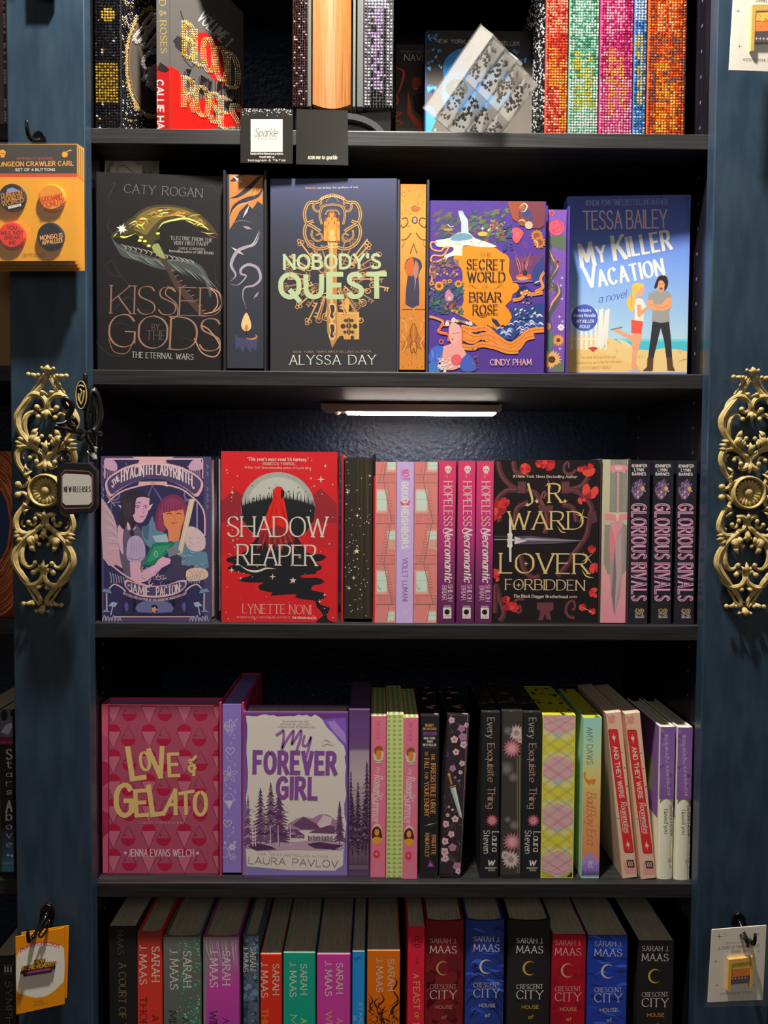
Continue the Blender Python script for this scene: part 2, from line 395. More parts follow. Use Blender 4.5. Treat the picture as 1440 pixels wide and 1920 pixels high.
    def gems(s, name, region, pitch, colf, size=.46, seed=1, label=None):
        """a grid of little faceted stones over a region of the face (local x0,x1,z0,z1)"""
        q = random.Random(seed); M = MB(); x0, x1, z0, z1 = region
        nx = max(1, round((x1-x0)/pitch)); nz = max(1, round((z1-z0)/pitch)); dx = (x1-x0)/nx; dz = (z1-z0)/nz; r = pitch*size
        for j in range(nz):
            for i in range(nx):
                X = x0+(i+.5)*dx; Z = z0+(j+.5)*dz; p_ = s.px(X, Z)
                if p_[1] < -150: continue
                c = colf(p_[0], p_[1], q)
                if c is None: continue
                X += q.uniform(-.06, .06)*pitch; Z += q.uniform(-.06, .06)*pitch
                s.stone(M, X, Z, r, s.col(c), q)
        o = M.build(name, GEM, s.root, label=label); o['kind'] = 'stuff'
        if s.ml is not None: o.matrix_local = s.ml
        return o
    def stone(s, M, X, Z, r, c, q):
        y = s.yoff-2e-5; h = r*.75; tx, tz = q.uniform(-.22, .22), q.uniform(-.22, .22); vs = []; a0 = q.random()
        for k in range(6): t = a0+k*math.pi/3; vs.append((X+r*math.cos(t), y, Z+r*math.sin(t)))
        for k in range(6):
            t = a0+(k+.5)*math.pi/3; ax, az = .55*r*math.cos(t), .55*r*math.sin(t); vs.append((X+ax, y-h-ax*tx-az*tz, Z+az))
        M.add(vs, [(k, (k+1) % 6, 6+k) for k in range(6)]+[((k+1) % 6, 6+(k+1) % 6, 6+k) for k in range(6)]+[tuple(range(6, 12))], c)
    def flush(s, label=None):
        out = {}
        for k, (mb, mat) in s.mb.items():
            if mb.v:
                out[k] = mb.build(k, mat, s.root)
                if s.ml is not None: out[k].matrix_local = s.ml
        s.mb = {}; return out
# ------------------------------------------------------------------ room shell
ZS = [1.8123, 1.5172, 1.2000, 0.8663, 0.5770]     # tops of the boards in view
HW = 0.385; DEP = 0.285; TH = 0.0195
bx('floor', FLOORM, -2.2, 2.2, -3.2, 0.5, -0.02, 0, kind='structure')
bx('ceiling', CEILM, -2.2, 2.2, -3.2, 0.5, 2.9, 2.94, kind='structure')
bx('wall_back', WALLM, -2.2, 2.2, 0.291, 0.35, 0, 2.9, kind='structure')

def bookcase(label, x0, x1, zs, holes):
    t = thing('bookcase', label, 'bookcase', ((x0+x1)/2, 0, 0))
    cx = (x0+x1)/2; hw = (x1-x0)/2
    for s_ in (-1, 1):
        a, b = (-hw-.018, -hw) if s_ < 0 else (hw, hw+.018)
        m = MB(); m.box(a, b, 0, DEP, 0.0, 2.40)
        m.build('side_panel', SIDE, t)
    for z in zs:
        m = MB(); m.box(-hw+.0003, hw-.0003, 0.0, DEP, z-TH, z)
        m.build('shelf', SHELF, t, bevel=0.0014)
    m = MB(); m.box(-hw, hw, .02, DEP, 0, .07); m.build('plinth', SHELF, t)
    m = MB()
    for s_ in (-1, 1):
        for y in (.035, .235):
            for k in range(holes[0], holes[1]):
                z = .045+k*.032
                X = s_*(hw-.0002); q = 8
                vs = [(X, y+.0022*math.cos(2*math.pi*i/q), z+.0022*math.sin(2*math.pi*i/q)) for i in range(q)]
                m.add(vs, [tuple(range(q))])
    h = m.build('shelf_pin_hole', simple('drilled_hole', '#6e6a66', .3, scale=50), t); h['kind'] = 'stuff'
    return t
AZ = [0.07, 0.33]+ZS[::-1]+[2.128, 2.40]
bookcase('black-brown bookcase holding the rows of novels between two navy posts', -HW, HW, AZ, (6, 73))
bookcase('neighbouring dark bookcase mostly hidden behind the navy post', -HW-.039-.77, -HW-.039, [z+.004 for z in AZ], (6, 20))

# navy posts (face boards in front of the cabinet sides)
PY = -0.020
def post(name, xa, xb, label):
    m = MB(); m.box(xa, xb, PY, PY+.0195, 0, 2.40); o = m.build(name, NAVY, bevel=.0015); o['kind'] = 'structure'; o['label'] = label; return o
xl1 = P(165.5, 900, PY)[0]; xl0 = P(21.5, 900, PY)[0]; xr0 = P(1325.5, 900, PY)[0]
post('trim_1', xl0, xl1, 'navy painted post beside the gold scroll ornament and sign'); post('trim_2', xr0, xr0+(xl1-xl0), 'navy painted post on the other edge of the bookcase')

# motion-sensor light bar
def light_bar():
    Y = .150
    a = P(603, 775, Y); b = P(938, 775, Y); x0, x1 = a[0], b[0]; zt = ZS[1]-TH
    t = thing('light_bar', 'slim aluminium light bar glowing under the second shelf', 'lamp', ((x0+x1)/2, Y+.018, zt))
    h = (x1-x0)/2
    m = MB(); m.box(-h+.01, h-.01, -.011, .011, -.0035, -.0002); m.build('mounting_strip', BLACKP, t)
    m = MB(); m.prism([(-h, -.0036), (h, -.0036), (h, -.0115), (h-.004, -.0150), (-h+.004, -.0150), (-h, -.0115)], -.018, .018); m.build('housing', ALU, t, bevel=.0006)
    m = MB(); m.box(-h+.036, h-.006, -.0172, .0165, -.0172, -.0125); m.build('diffuser', emit('lit_diffuser', (1.0, .90, .80), 42), t, bevel=.0006)
    m = MB(); m.ball((-h+.022, -.004, -.0150), .0052, 12, 8, (1, 1, .8)); m.build('motion_sensor', simple('sensor_dome', '#e8dcc6', .3), t, smooth=True)
    for q in (-h, h):
        m = MB(); m.box(q-.0012, q+.0012, -.0185, .0185, -.0118, -.0032); m.build('end_cap', simple('end_cap_plastic', '#77716e', .4), t)
light_bar()
# ------------------------------------------------------------------ books
CREAM = PAGES
def ribbon(mb, outer, inner, z0, z1, col):
    n = len(outer); vs = [(x, y, z) for z in (z0, z1) for x, y in outer]+[(x, y, z) for z in (z0, z1) for x, y in inner]
    O0, O1, I0, I1 = 0, n, 2*n, 3*n; fs = []
    for i in range(n-1):
        fs += [(O0+i, O0+i+1, O1+i+1, O1+i), (I0+i+1, I0+i, I1+i, I1+i+1), (O1+i, O1+i+1, I1+i+1, I1+i), (O0+i+1, O0+i, I0+i, I0+i+1)]
    fs += [(O0, O1, I1, I0), (O0+n-1, I0+n-1, I1+n-1, O1+n-1)]
    mb.add(vs, fs, col)
def rgbg(c, g): return tuple(min(.95, x*g) for x in rgb(c))
def book(label, kind, row, x0, x1, ytop, col, depth=.132, hard=False, sb=.010, yaw=0.0, lean=0.0, gain=1.0, bt=None,
         pages=None, group=None, name=None, ymid=None, bulge=0.0, z=None, H=None, edge_over=.003, pcol=None, tilt=0.0, wid=None, pivot=None):
    """kind: face (front cover out), spine (spine out), edge (fore-edge out)"""
    zb = ZS[row] if z is None else z
    ym = ymid or {0: 120, 1: 520, 2: 1010, 3: 1480, 4: 1840}[row]
    A = P(x0, ym, sb); B = P(x1, ym, sb); W = (B[0]-A[0])/max(.3, math.cos(yaw)) if wid is None else wid
    Hh = (P((x0+x1)/2, ytop, sb)[2]-zb) if H is None else H
    Hh /= max(.8, math.cos(lean))
    X = (A[0]+B[0])/2-Hh/2*math.sin(lean)
    zz = zb+.0002+W/2*abs(math.sin(lean))
    t = thing(name or ('hardcover_book' if hard else 'paperback_book'), label, 'book', (X, sb, zz), (-tilt, lean, yaw), group)
    bt = bt or (.0026 if hard else .0009); ov = edge_over if hard else .0002; c = rgbg(col, gain); D = depth; hw = W/2; m = MB()
    if kind == 'spine':
        if hard or bulge:
            bl = bulge or .004; n = 8
            arc = [(-hw+.001+(W-.002)*i/n, bl*(1-math.sin(math.pi*i/n)**.7)) for i in range(n+1)]
            outer = [(-hw, D), (-hw, bl)]+arc+[(hw, bl), (hw, D)]; k = 1-2*bt/W
            inner = [(-hw+bt, D), (-hw+bt, bl+bt)]+[(x*k, y+bt) for x, y in arc]+[(hw-bt, bl+bt), (hw-bt, D)]
            yp = bl+bt+.0006
        else:
            outer = [(-hw, D), (-hw, .0012), (-hw+.0008, 0), (hw-.0008, 0), (hw, .0012), (hw, D)]
            inner = [(-hw+bt, D), (-hw+bt, bt+.0004), (-hw+bt+.0004, bt), (hw-bt-.0004, bt), (hw-bt, bt+.0004), (hw-bt, D)]; yp = bt+.0003
        ribbon(m, outer, inner, 0, Hh, c); pb = (-hw+bt+.0002, hw-bt-.0002, yp, D-ov)
    elif kind == 'edge':
        outer = [(-hw, 0), (-hw, D), (hw, D), (hw, 0)]; inner = [(-hw+bt, 0), (-hw+bt, D-bt), (hw-bt, D-bt), (hw-bt, 0)]
        ribbon(m, outer, inner, 0, Hh, c); pb = (-hw+bt+(.0012 if hard else .0001), hw-bt-(.0012 if hard else .0001), ov, D-bt-.0004)
    else:   # face: W = cover width, depth = thickness, spine to the left
        T = D; outer = [(hw, 0), (-hw+.002, 0), (-hw+.0005, .0008), (-hw, .003), (-hw, T-.003), (-hw+.002, T), (hw, T)]
        inner = [(hw, bt), (-hw+bt+.001, bt), (-hw+bt+.0004, bt+.0004), (-hw+bt, bt+.002), (-hw+bt, T-bt-.002), (-hw+bt+.001, T-bt), (hw, T-bt)]
        ribbon(m, outer, inner, 0, Hh, c); pb = (-hw+bt+.0006, hw-ov, bt+.0002, T-bt-.0002)
    m.build('cover', PRINT, t)
    m = MB(); m.box(*pb, ov, Hh-ov, rgbg(pcol, gain) if pcol else None)
    m.build('pages', PRINT if pcol else (pages or CREAM), t)
    yoff = {'spine': 0.0, 'edge': pb[2], 'face': 0.0}[kind]
    b = (-hw+.0003, hw-.0003, .0002, Hh-.0002) if kind != 'edge' else (pb[0], pb[1], ov, Hh-ov)
    a = Art(t, yoff, gain, b); t_ = t
    a.W, a.H, a.D, a.bt, a.pb, a.ov = W, Hh, D, bt, pb, ov
    return a
RG = {0: 1.4, 1: 1.45, 2: 1.65, 3: 1.95, 4: 2.5}
LT = dict(wt=1.0, con=.35, serif=True)
# ---- black fantasy hardcover with glowing sickle
def kissed():
    a = book('black matte hardcover with a glowing green-gold sickle and copper foil title, cover out', 'face', 1, 182.5, 421, 327, '#141214', .030, True, .011, yaw=.07, gain=RG[1])
    a.frame(160, 270, 4.114)
    for pts in ([(100,1000),(200,900),(260,1000),(330,1080),(380,1200)], [(150,950),(210,1010),(300,1030)], [(1000,950),(1010,1060),(1060,1120)], [(1020,340),(1060,450),(1030,600)],
                [(900,330),(980,320),(1030,400)], [(150,350),(230,300),(180,420),(240,480)], [(200,560),(170,640),(230,720)], [(120,1200),(200,1290),(330,1180),(430,1280),(560,1270)], [(160,1430),(260,1380),(380,1420)], [(700,1480),(830,1520),(980,1620)], [(60,1500),(180,1620),(330,1640)]):
        a.line(pts, 9, '#262426', 8, taper=True)
    # feathered wing sweep
    a.poly([(200,720),(250,770),(330,800),(450,850),(600,890),(760,890),(880,930),(940,1010),(975,1130),(960,1180),(930,1080),(860,1010),(760,985),(640,975),(520,950),(400,900),(290,870),(240,800)], '#3b4140', 3)
    for i in range(17):
        x = 300+i*38; y = 830+i*9+(i/17)**3*60; a.line([(x,y-10),(x+60,y+40),(x+120,y+75+i*2)], 8, ['#6d7a76','#525c59','#2c3130'][i % 3], 3, taper=True)
    for i in range(14): a.line([(270+i*40,770+i*9),(315+i*40,795+i*9),(300+i*40,815+i*9)], 9, '#8c8a84', 2, taper=True)
    a.line([(205,725),(240,780),(360,850),(560,900),(740,900),(880,960),(950,1100),(965,1170)], 10, '#59605c', 5, taper=True)
    # handle
    a.poly([(520,800),(560,770),(590,800),(620,870),(680,1000),(760,1110),(860,1220),(930,1320),(890,1330),(800,1230),(700,1120),(640,1000),(570,880)], '#3b2c25', 2)
    for i in range(9): a.line([(660+i*30,985+i*38),(690+i*30,975+i*38)], 7, '#6b5140')
    a.poly([(510,790),(560,765),(585,810),(620,880),(590,880),(545,850)], '#7d8450', 2)
    # sickle blade
    a.poly([(210,725),(205,700),(250,660),(300,610),(370,560),(420,515),(500,480),(600,468),(700,475),(800,500),(880,540),(940,590),(990,650),(1025,712),(970,680),(900,640),(820,600),(740,590),(660,600),(590,630),(555,680),(580,730),(540,745),(510,800),(480,800),(430,760),(400,700),(350,690),(290,715)], '#3a331c', 3)
    a.poly([(400,560),(500,500),(620,485),(760,505),(870,560),(950,630),(900,610),(800,560),(700,545),(600,570),(520,640),(470,700),(420,680),(370,650)], '#645628', 3)
    q = random.Random(3)
    for i in range(46):
        t = q.random(); x = 330+620*t; y = 640-170*math.sin(math.pi*min(1, t*1.05))+q.uniform(-30, 70)*(1-t*.6)+t*50
        a.line([(x,y),(x+q.uniform(20,60),y+q.uniform(-28,20)),(x+q.uniform(60,110),y+q.uniform(-20,40))], q.uniform(5,11), q.choice(['#b8b04a','#d9d87c','#a8852f','#40361d','#7a3f1c','#c9c86a','#2a2417']), 3, taper=True)
    a.line([(560,660),(600,610),(690,585),(780,575),(870,605),(960,660)], 15, '#c9c86e', 6, taper=True); a.line([(590,560),(700,545),(800,520)], 14, '#c2702c', 4, taper=True)
    for x, y in ((430,720),(460,750),(490,785),(420,745),(560,690)): a.circ(x, y, 16, '#c9cc5c', 10, n=7)
    a.line([(215,715),(250,695),(300,720),(390,690)], 16, '#b9c25a', 5, taper=True); a.poly([(225,715),(255,680),(300,700),(270,712)], '#20200f')
    a.star(283, 655, 46, '#d8e4dc', 4, .3, .3); a.star(283, 655, 36, '#f2f6ea', 4, .4, 1.0)
    a.part('title_lettering', FOIL)
    a.text('KISSED', 195, 1305, 1052, 1330, 215, '#7d5f50', wt=.55, con=.3, serif=True, sp=.5)
    a.line([(920,1310),(1000,1290),(1048,1240),(1030,1150),(960,1110),(1010,1160),(1020,1240),(985,1290)], 8, '#b08566', 6)
    a.text('GODS', 180, 1560, 1040, 1600, 250, '#8a6753', wt=.6, con=.35, serif=True, sp=.3)
    a.line([(700,1140),(640,1110),(620,1160),(700,1230),(710,1320),(650,1360)], 7, '#8b6a58', 6); a.line([(840,1500),(900,1610),(1000,1640),(1040,1560),(960,1440),(900,1400)], 9, '#a8836a', 6)
    a.line([(180,1500),(220,1600),(320,1610),(380,1500)], 7, '#7b5a48', 6)
    a.text('BY', 515, 1440, 570, 1440, 50, '#5d4a40', wt=.8, con=.4, serif=True); a.text('THE', 470, 1510, 620, 1512, 70, '#5d4a40', wt=.8, con=.4, serif=True)
    a.part('author_lettering', FOIL); a.text('CATY ROGAN', 300, 375, 900, 412, 66, '#6b6a6a', wt=.7, con=.4, serif=True, space=6)
    a.part('small_print'); a.text('THE ETERNAL WARS', 358, 1645, 832, 1664, 42, '#9a9590', wt=1.1, con=.5, serif=True)
    a.text('"ELECTRIC FROM THE', 655, 735, 978, 755, 26, '#8d8b89', wt=1.3, con=.5, serif=True); a.text('VERY FIRST PAGE!"', 682, 775, 950, 785, 26, '#8d8b89', wt=1.3, con=.5, serif=True)
    a.text('SABLE SORENSEN,', 720, 812, 925, 822, 17, '#7d7b79', wt=1.4); a.text('bestselling author of DIRE BOUND', 648, 832, 988, 852, 18, '#8d8b89', wt=1.4)
    a.flush()
    # second copy, painted fore-edge out
    a = book('black hardcover turned fore-edge out, edge painted with candle, smoke and flames', 'edge', 1, 419, 499.5, 319, '#232126', .15, True, .005, gain=RG[1], edge_over=.004, pcol='#2c2f3a')
    a.frame(160, 270, 4.114).part('painted_edge')
    a.poly([(1110,235),(1368,245),(1368,470),(1330,440),(1290,500),(1250,460),(1190,520),(1150,600),(1112,660)], '#b0713a')
    for pts in ([(1110,420),(1180,400),(1260,340),(1340,260),(1372,250)], [(1110,560),(1150,480),(1240,430),(1330,400),(1370,340)], [(1115,290),(1160,270),(1220,240)], [(1180,640),(1230,540),(1310,520),(1370,560)]):
        a.line(pts, 34, '#2c2b3a', 6, taper=True)
    for pts in ([(1150,300),(1200,250),(1190,330),(1240,300)], [(1250,400),(1310,330),(1300,410)], [(1130,520),(1190,470),(1260,450)]): a.line(pts, 12, '#d99a52', 5, taper=True)
    for x, y, l, an in ((1180,275,55,.6),(1240,520,60,-1.1),(1175,825,60,.55),(1318,1165,36,-.9),(1250,645,40,.3)):
        ca, sa = math.cos(an), math.sin(an); a.poly([(x-l*ca,y-l*sa),(x+6*sa,y-10*ca),(x+l*ca,y+l*sa),(x-10*sa,y+14*ca)], '#b9aaa8' if y < 1200 and l > 45 else '#8d7f84')
    sm = '#8f8894'
    a.line([(1350,680),(1310,770),(1240,795),(1170,830),(1125,930),(1160,1010),(1120,1060)], 26, sm, 8, taper=True)
    a.line([(1112,1080),(1180,1085),(1240,1020),(1200,1000),(1205,960),(1260,930),(1330,960),(1350,1040),(1300,1090),(1230,1110),(1215,1180),(1243,1270)], 22, sm, 8, taper=True)
    a.line([(1120,620),(1200,590),(1300,610)], 8, '#5b5c68', 5, taper=True); a.line([(1345,660),(1300,760),(1250,790)], 8, '#b5aeb4', 5, taper=True)
    a.poly([(1242,1300),(1275,1370),(1277,1420),(1245,1445),(1210,1425),(1205,1375)], '#e9c58c', 4); a.poly([(1243,1390),(1258,1420),(1244,1442),(1228,1425)], '#b8733c', 3)
    a.line([(1243,1440),(1243,1475)], 6, '#15151c')
    a.poly([(1155,1465),(1180,1490),(1230,1500),(1290,1500),(1320,1465),(1328,1500),(1320,1600),(1290,1570),(1270,1610),(1240,1560),(1210,1610),(1190,1560),(1160,1590)], '#3d3c5e', 0)
    a.line([(1235,1495),(1280,1505),(1322,1490),(1310,1465)], 12, '#c0784a', 4, taper=True)
    for i in range(7): a.line([(1165+i*25,1500),(1162+i*25,1560+(i % 3)*20)], 6, '#6a6a95', taper=True)
    a.flush()
kissed()

def nobody():
    a = book('slate blue hardcover with a large ornate golden key and pale green title', 'face', 1, 506, 743, 335, '#34374a', .030, True, .0055, yaw=-.03, gain=RG[1])
    a.frame(490, 310, 4.5)
    a.vgrad(66, 1135, [(95, '#414767'), (500, '#323546'), (1000, '#2b2b31'), (1755, '#312f33')])
    q = random.Random(5); g1, g2, g3 = '#8b6a45', '#b98d55', '#6f4d33'
    # a halo of small keys
    for i in range(46):
        an = q.uniform(0, 2*math.pi) if i > 34 else 2*math.pi*i/34; rr = q.uniform(.62, 1.0)
        cx, cy = 600+500*rr*math.cos(an), 960+430*rr*math.sin(an)
        if cy < 560 and abs(cx-600) < 300: continue
        if cy > 1330: cy -= 60
        ca, sa = math.cos(an), math.sin(an); L = q.uniform(140, 220); c = q.choice([g1, g2, '#9b6b50'])
        bx_, by_ = cx-ca*L, cy-sa*L; a.line([(bx_,by_),(cx,cy)], 12, c)
        s_ = 1 if q.random() < .6 else -1
        hx, hy = (cx, cy) if s_ > 0 else (bx_, by_); k = q.random()
        if k < .4: a.ring(hx, hy, 24, 8, c, 20)
        elif k < .75:
            for b in range(3): a.ring(hx+17*math.cos(an+b*2.1), hy+17*math.sin(an+b*2.1), 14, 6, c, n=9)
        else: a.ring(hx, hy, 30, 7, c); a.ring(hx, hy, 14, 5, c, n=9)
        ox, oy = (bx_, by_) if s_ > 0 else (cx, cy)
        for d_ in (.08, .22): x_, y_ = ox+(ca if s_ > 0 else -ca)*L*d_, oy+(sa if s_ > 0 else -sa)*L*d_; a.line([(x_,y_),(x_-sa*30,y_+ca*30)], 11, c)
    # bow of the great key
    for wd, c in ((34, '#6d5138'), (22, '#b9925c'), (8, '#3f3428')):
        for sg in (-1, 1):
            f = lambda L_: [(600+sg*(x-600), y) for x, y in L_]
            a.line(f([(600,250),(520,275),(480,310),(400,320),(365,400),(380,480),(440,520),(500,560)]), wd, c, 6)
            a.line(f([(500,350),(500,310),(450,320),(440,360),(470,390),(505,370),(500,330)]), wd*.7, c, 5)
            a.line(f([(440,470),(380,500),(365,580),(400,660),(480,705),(560,690),(600,650)]), wd, c, 6)
            a.line(f([(430,545),(425,600),(470,640),(515,620),(500,580),(460,590)]), wd*.6, c, 5)
            a.line(f([(510,500),(495,420),(520,350),(600,330)]), wd*.7, c, 5)
            a.line(f([(540,420),(560,385),(600,380)]), wd*.5, c, 4)
    for i in range(11): a.circ(505+i*19, 285-26*math.sin(math.pi*i/10), 7, '#d8b884', n=7); a.circ(550+i*10, 305-40*math.sin(math.pi*i/10), 4, '#c7a26c', n=6)
    a.poly([(525,640),(530,470),(560,440),(575,400),(595,370),(615,400),(630,440),(660,470),(665,640)], '#b06c2f')
    for x, h_ in ((540,455),(570,420),(595,385),(620,420),(650,455)): a.poly([(x-12,h_+20),(x,h_-22),(x+12,h_+20)], '#8d4f22'); a.rect(x-11, h_+20, x+11, 630, '#c98a3c'); a.rect(x-3, h_+50, x+3, h_+80, '#6b3a1a')
    a.circ(597, 560, 34, '#d8903a', 46); a.circ(597, 570, 18, '#e8c27a', 26); a.rect(575, 600, 625, 640, '#e0b064')
    # shaft and bit
    a.poly([(568,650),(638,650),(638,1380),(640,1470),(598,1545),(555,1400),(552,1140),(575,1100)], '#9d7440'); a.poly([(580,655),(604,655),(604,1500),(585,1430)], '#c99c5a')
    for y in (665, 690): a.line([(562,y),(642,y)], 12, '#d6ac6a')
    for y0 in (1175, 1340):
        a.poly([(570,y0),(600,y0-8),(625,y0),(628,y0+60),(612,y0+80),(625,y0+110),(598,y0+135),(570,y0+105),(580,y0+60)], '#dcaf78', 3)
        a.poly([(580,y0+10),(600,y0+3),(615,y0+10),(617,y0+55),(604,y0+78),(612,y0+105),(598,y0+118),(580,y0+98),(588,y0+58)], '#33302f', 3)
    a.poly([(640,1240),(690,1240),(690,1260),(720,1260),(720,1235),(825,1235),(825,1470),(780,1470),(780,1440),(755,1440),(755,1470),(700,1470),(690,1440),(665,1440),(640,1470)], '#b98a4a')
    a.line([(650,1250),(815,1250),(815,1460)], 7, '#e0bb80')
    for cx, cy, r in ((738,1310,20),(710,1310,14),(766,1310,14),(738,1355,24),(690,1358,22),(790,1358,22),(738,1405,20),(705,1408,14),(770,1408,14)): a.circ(cx, cy, r, '#37322f', n=10)
    a.rect(730, 1290, 746, 1430, '#37322f'); a.line([(738,1300),(738,1420)], 5, '#b98a4a'); a.poly([(716,1240),(700,1150),(722,1110),(745,1150),(735,1240)], '#c2924c')
    a.part('title_lettering')
    G1 = '#a0b088'
    a.text('NOBODY\'S', 195, 872, 1000, 865, 112, G1, wt=2.1, sp=.9); a.text('QUEST', 165, 1112, 1040, 1108, 190, G1, wt=2.2, sp=.8)
    a.part('cover_print')
    a.text('NEW YORK TIMES BESTSELLING AUTHOR', 270, 1584, 928, 1580, 17, '#a08366', wt=1.3, space=5, sp=1.4)
    a.text('Nobody', 372, 200, 458, 199, 17, '#b98f78', wt=1.5, con=.6); a.text('can defeat the goddess of war.', 470, 199, 820, 192, 17, '#b5b3b8', wt=1.5, con=.6)
    a.part('author_lettering'); a.text('ALYSSA DAY', 240, 1680, 962, 1678, 76, '#d9d6d2', wt=1.0, con=.5, serif=True, space=6, sp=1.2)
    a.flush()
    a = book('grey hardcover turned fore-edge out, edge painted as a golden keyhole door', 'edge', 1, 744.5, 803.5, 337, '#3b3c49', .15, True, .005, gain=RG[1], edge_over=.004, pcol='#b0702a')
    a.frame(490, 310, 4.5).part('painted_edge')
    a.vgrad(1160, 1390, [(165, '#c07a2c'), (500, '#c99142'), (1200, '#b87330'), (1745, '#c0792a')])
    q = random.Random(2)
    for i in range(150): x = q.uniform(1170, 1380); y = q.uniform(170, 520) if i < 80 else q.uniform(1250, 1730); a.circ(x, y, q.uniform(2, 6), q.choice(['#8b5420','#e0b060','#7a4818']), n=5)
    dk = '#6b3f1c'
    a.circ(1295, 462, 26, dk, 32); a.circ(1295, 462, 14, '#8f93a5', 22)
    for sg in (-1, 1):
        f = lambda L_: [(1285+sg*x, y) for x, y in L_]
        a.line(f([(100,450),(60,445),(50,490),(90,525),(105,500)]), 9, dk, 5); a.line(f([(105,630),(60,620),(20,570)]), 8, dk, 4); a.line(f([(100,690),(80,660),(85,620)]), 6, '#94602c', 4)
        a.line(f([(30,745),(10,690),(0,660)]), 7, dk, 3); a.line(f([(100,1215),(10,1215)]), 7, dk)
        a.poly(f([(8,1340),(40,1420),(90,1500),(100,1560),(50,1540),(10,1500)]), '#a35f26', 3); a.line(f([(5,1330),(30,1400),(20,1470)]), 6, dk, 4); a.line(f([(100,1430),(60,1500),(95,1580)]), 7, '#dba862', 4)
        a.line(f([(5,1480),(25,1500),(25,1560),(10,1580),(0,1540)]), 7, dk, 4); a.line(f([(110,1300),(70,1330),(60,1400)]), 5, '#e0b46c', 4)
    a.poly([(1280,775),(1340,800),(1355,860),(1325,930),(1332,1175),(1215,1170),(1235,930),(1208,870),(1225,800)], '#3a3448', 2)
    a.poly([(1230,810),(1280,785),(1290,920),(1240,930),(1212,870)], '#b35a24', 3); a.poly([(1300,800),(1330,860),(1310,960),(1290,900)], '#a06d50', 2); a.line([(1300,830),(1290,900),(1300,980),(1290,1060)], 9, '#87809a', 4, taper=True)
    a.circ(1300, 358, 40, '#a35e26', 34); a.line([(1255,350),(1290,330),(1340,350)], 6, '#e2b36a', 4)
    a.flush()
nobody()

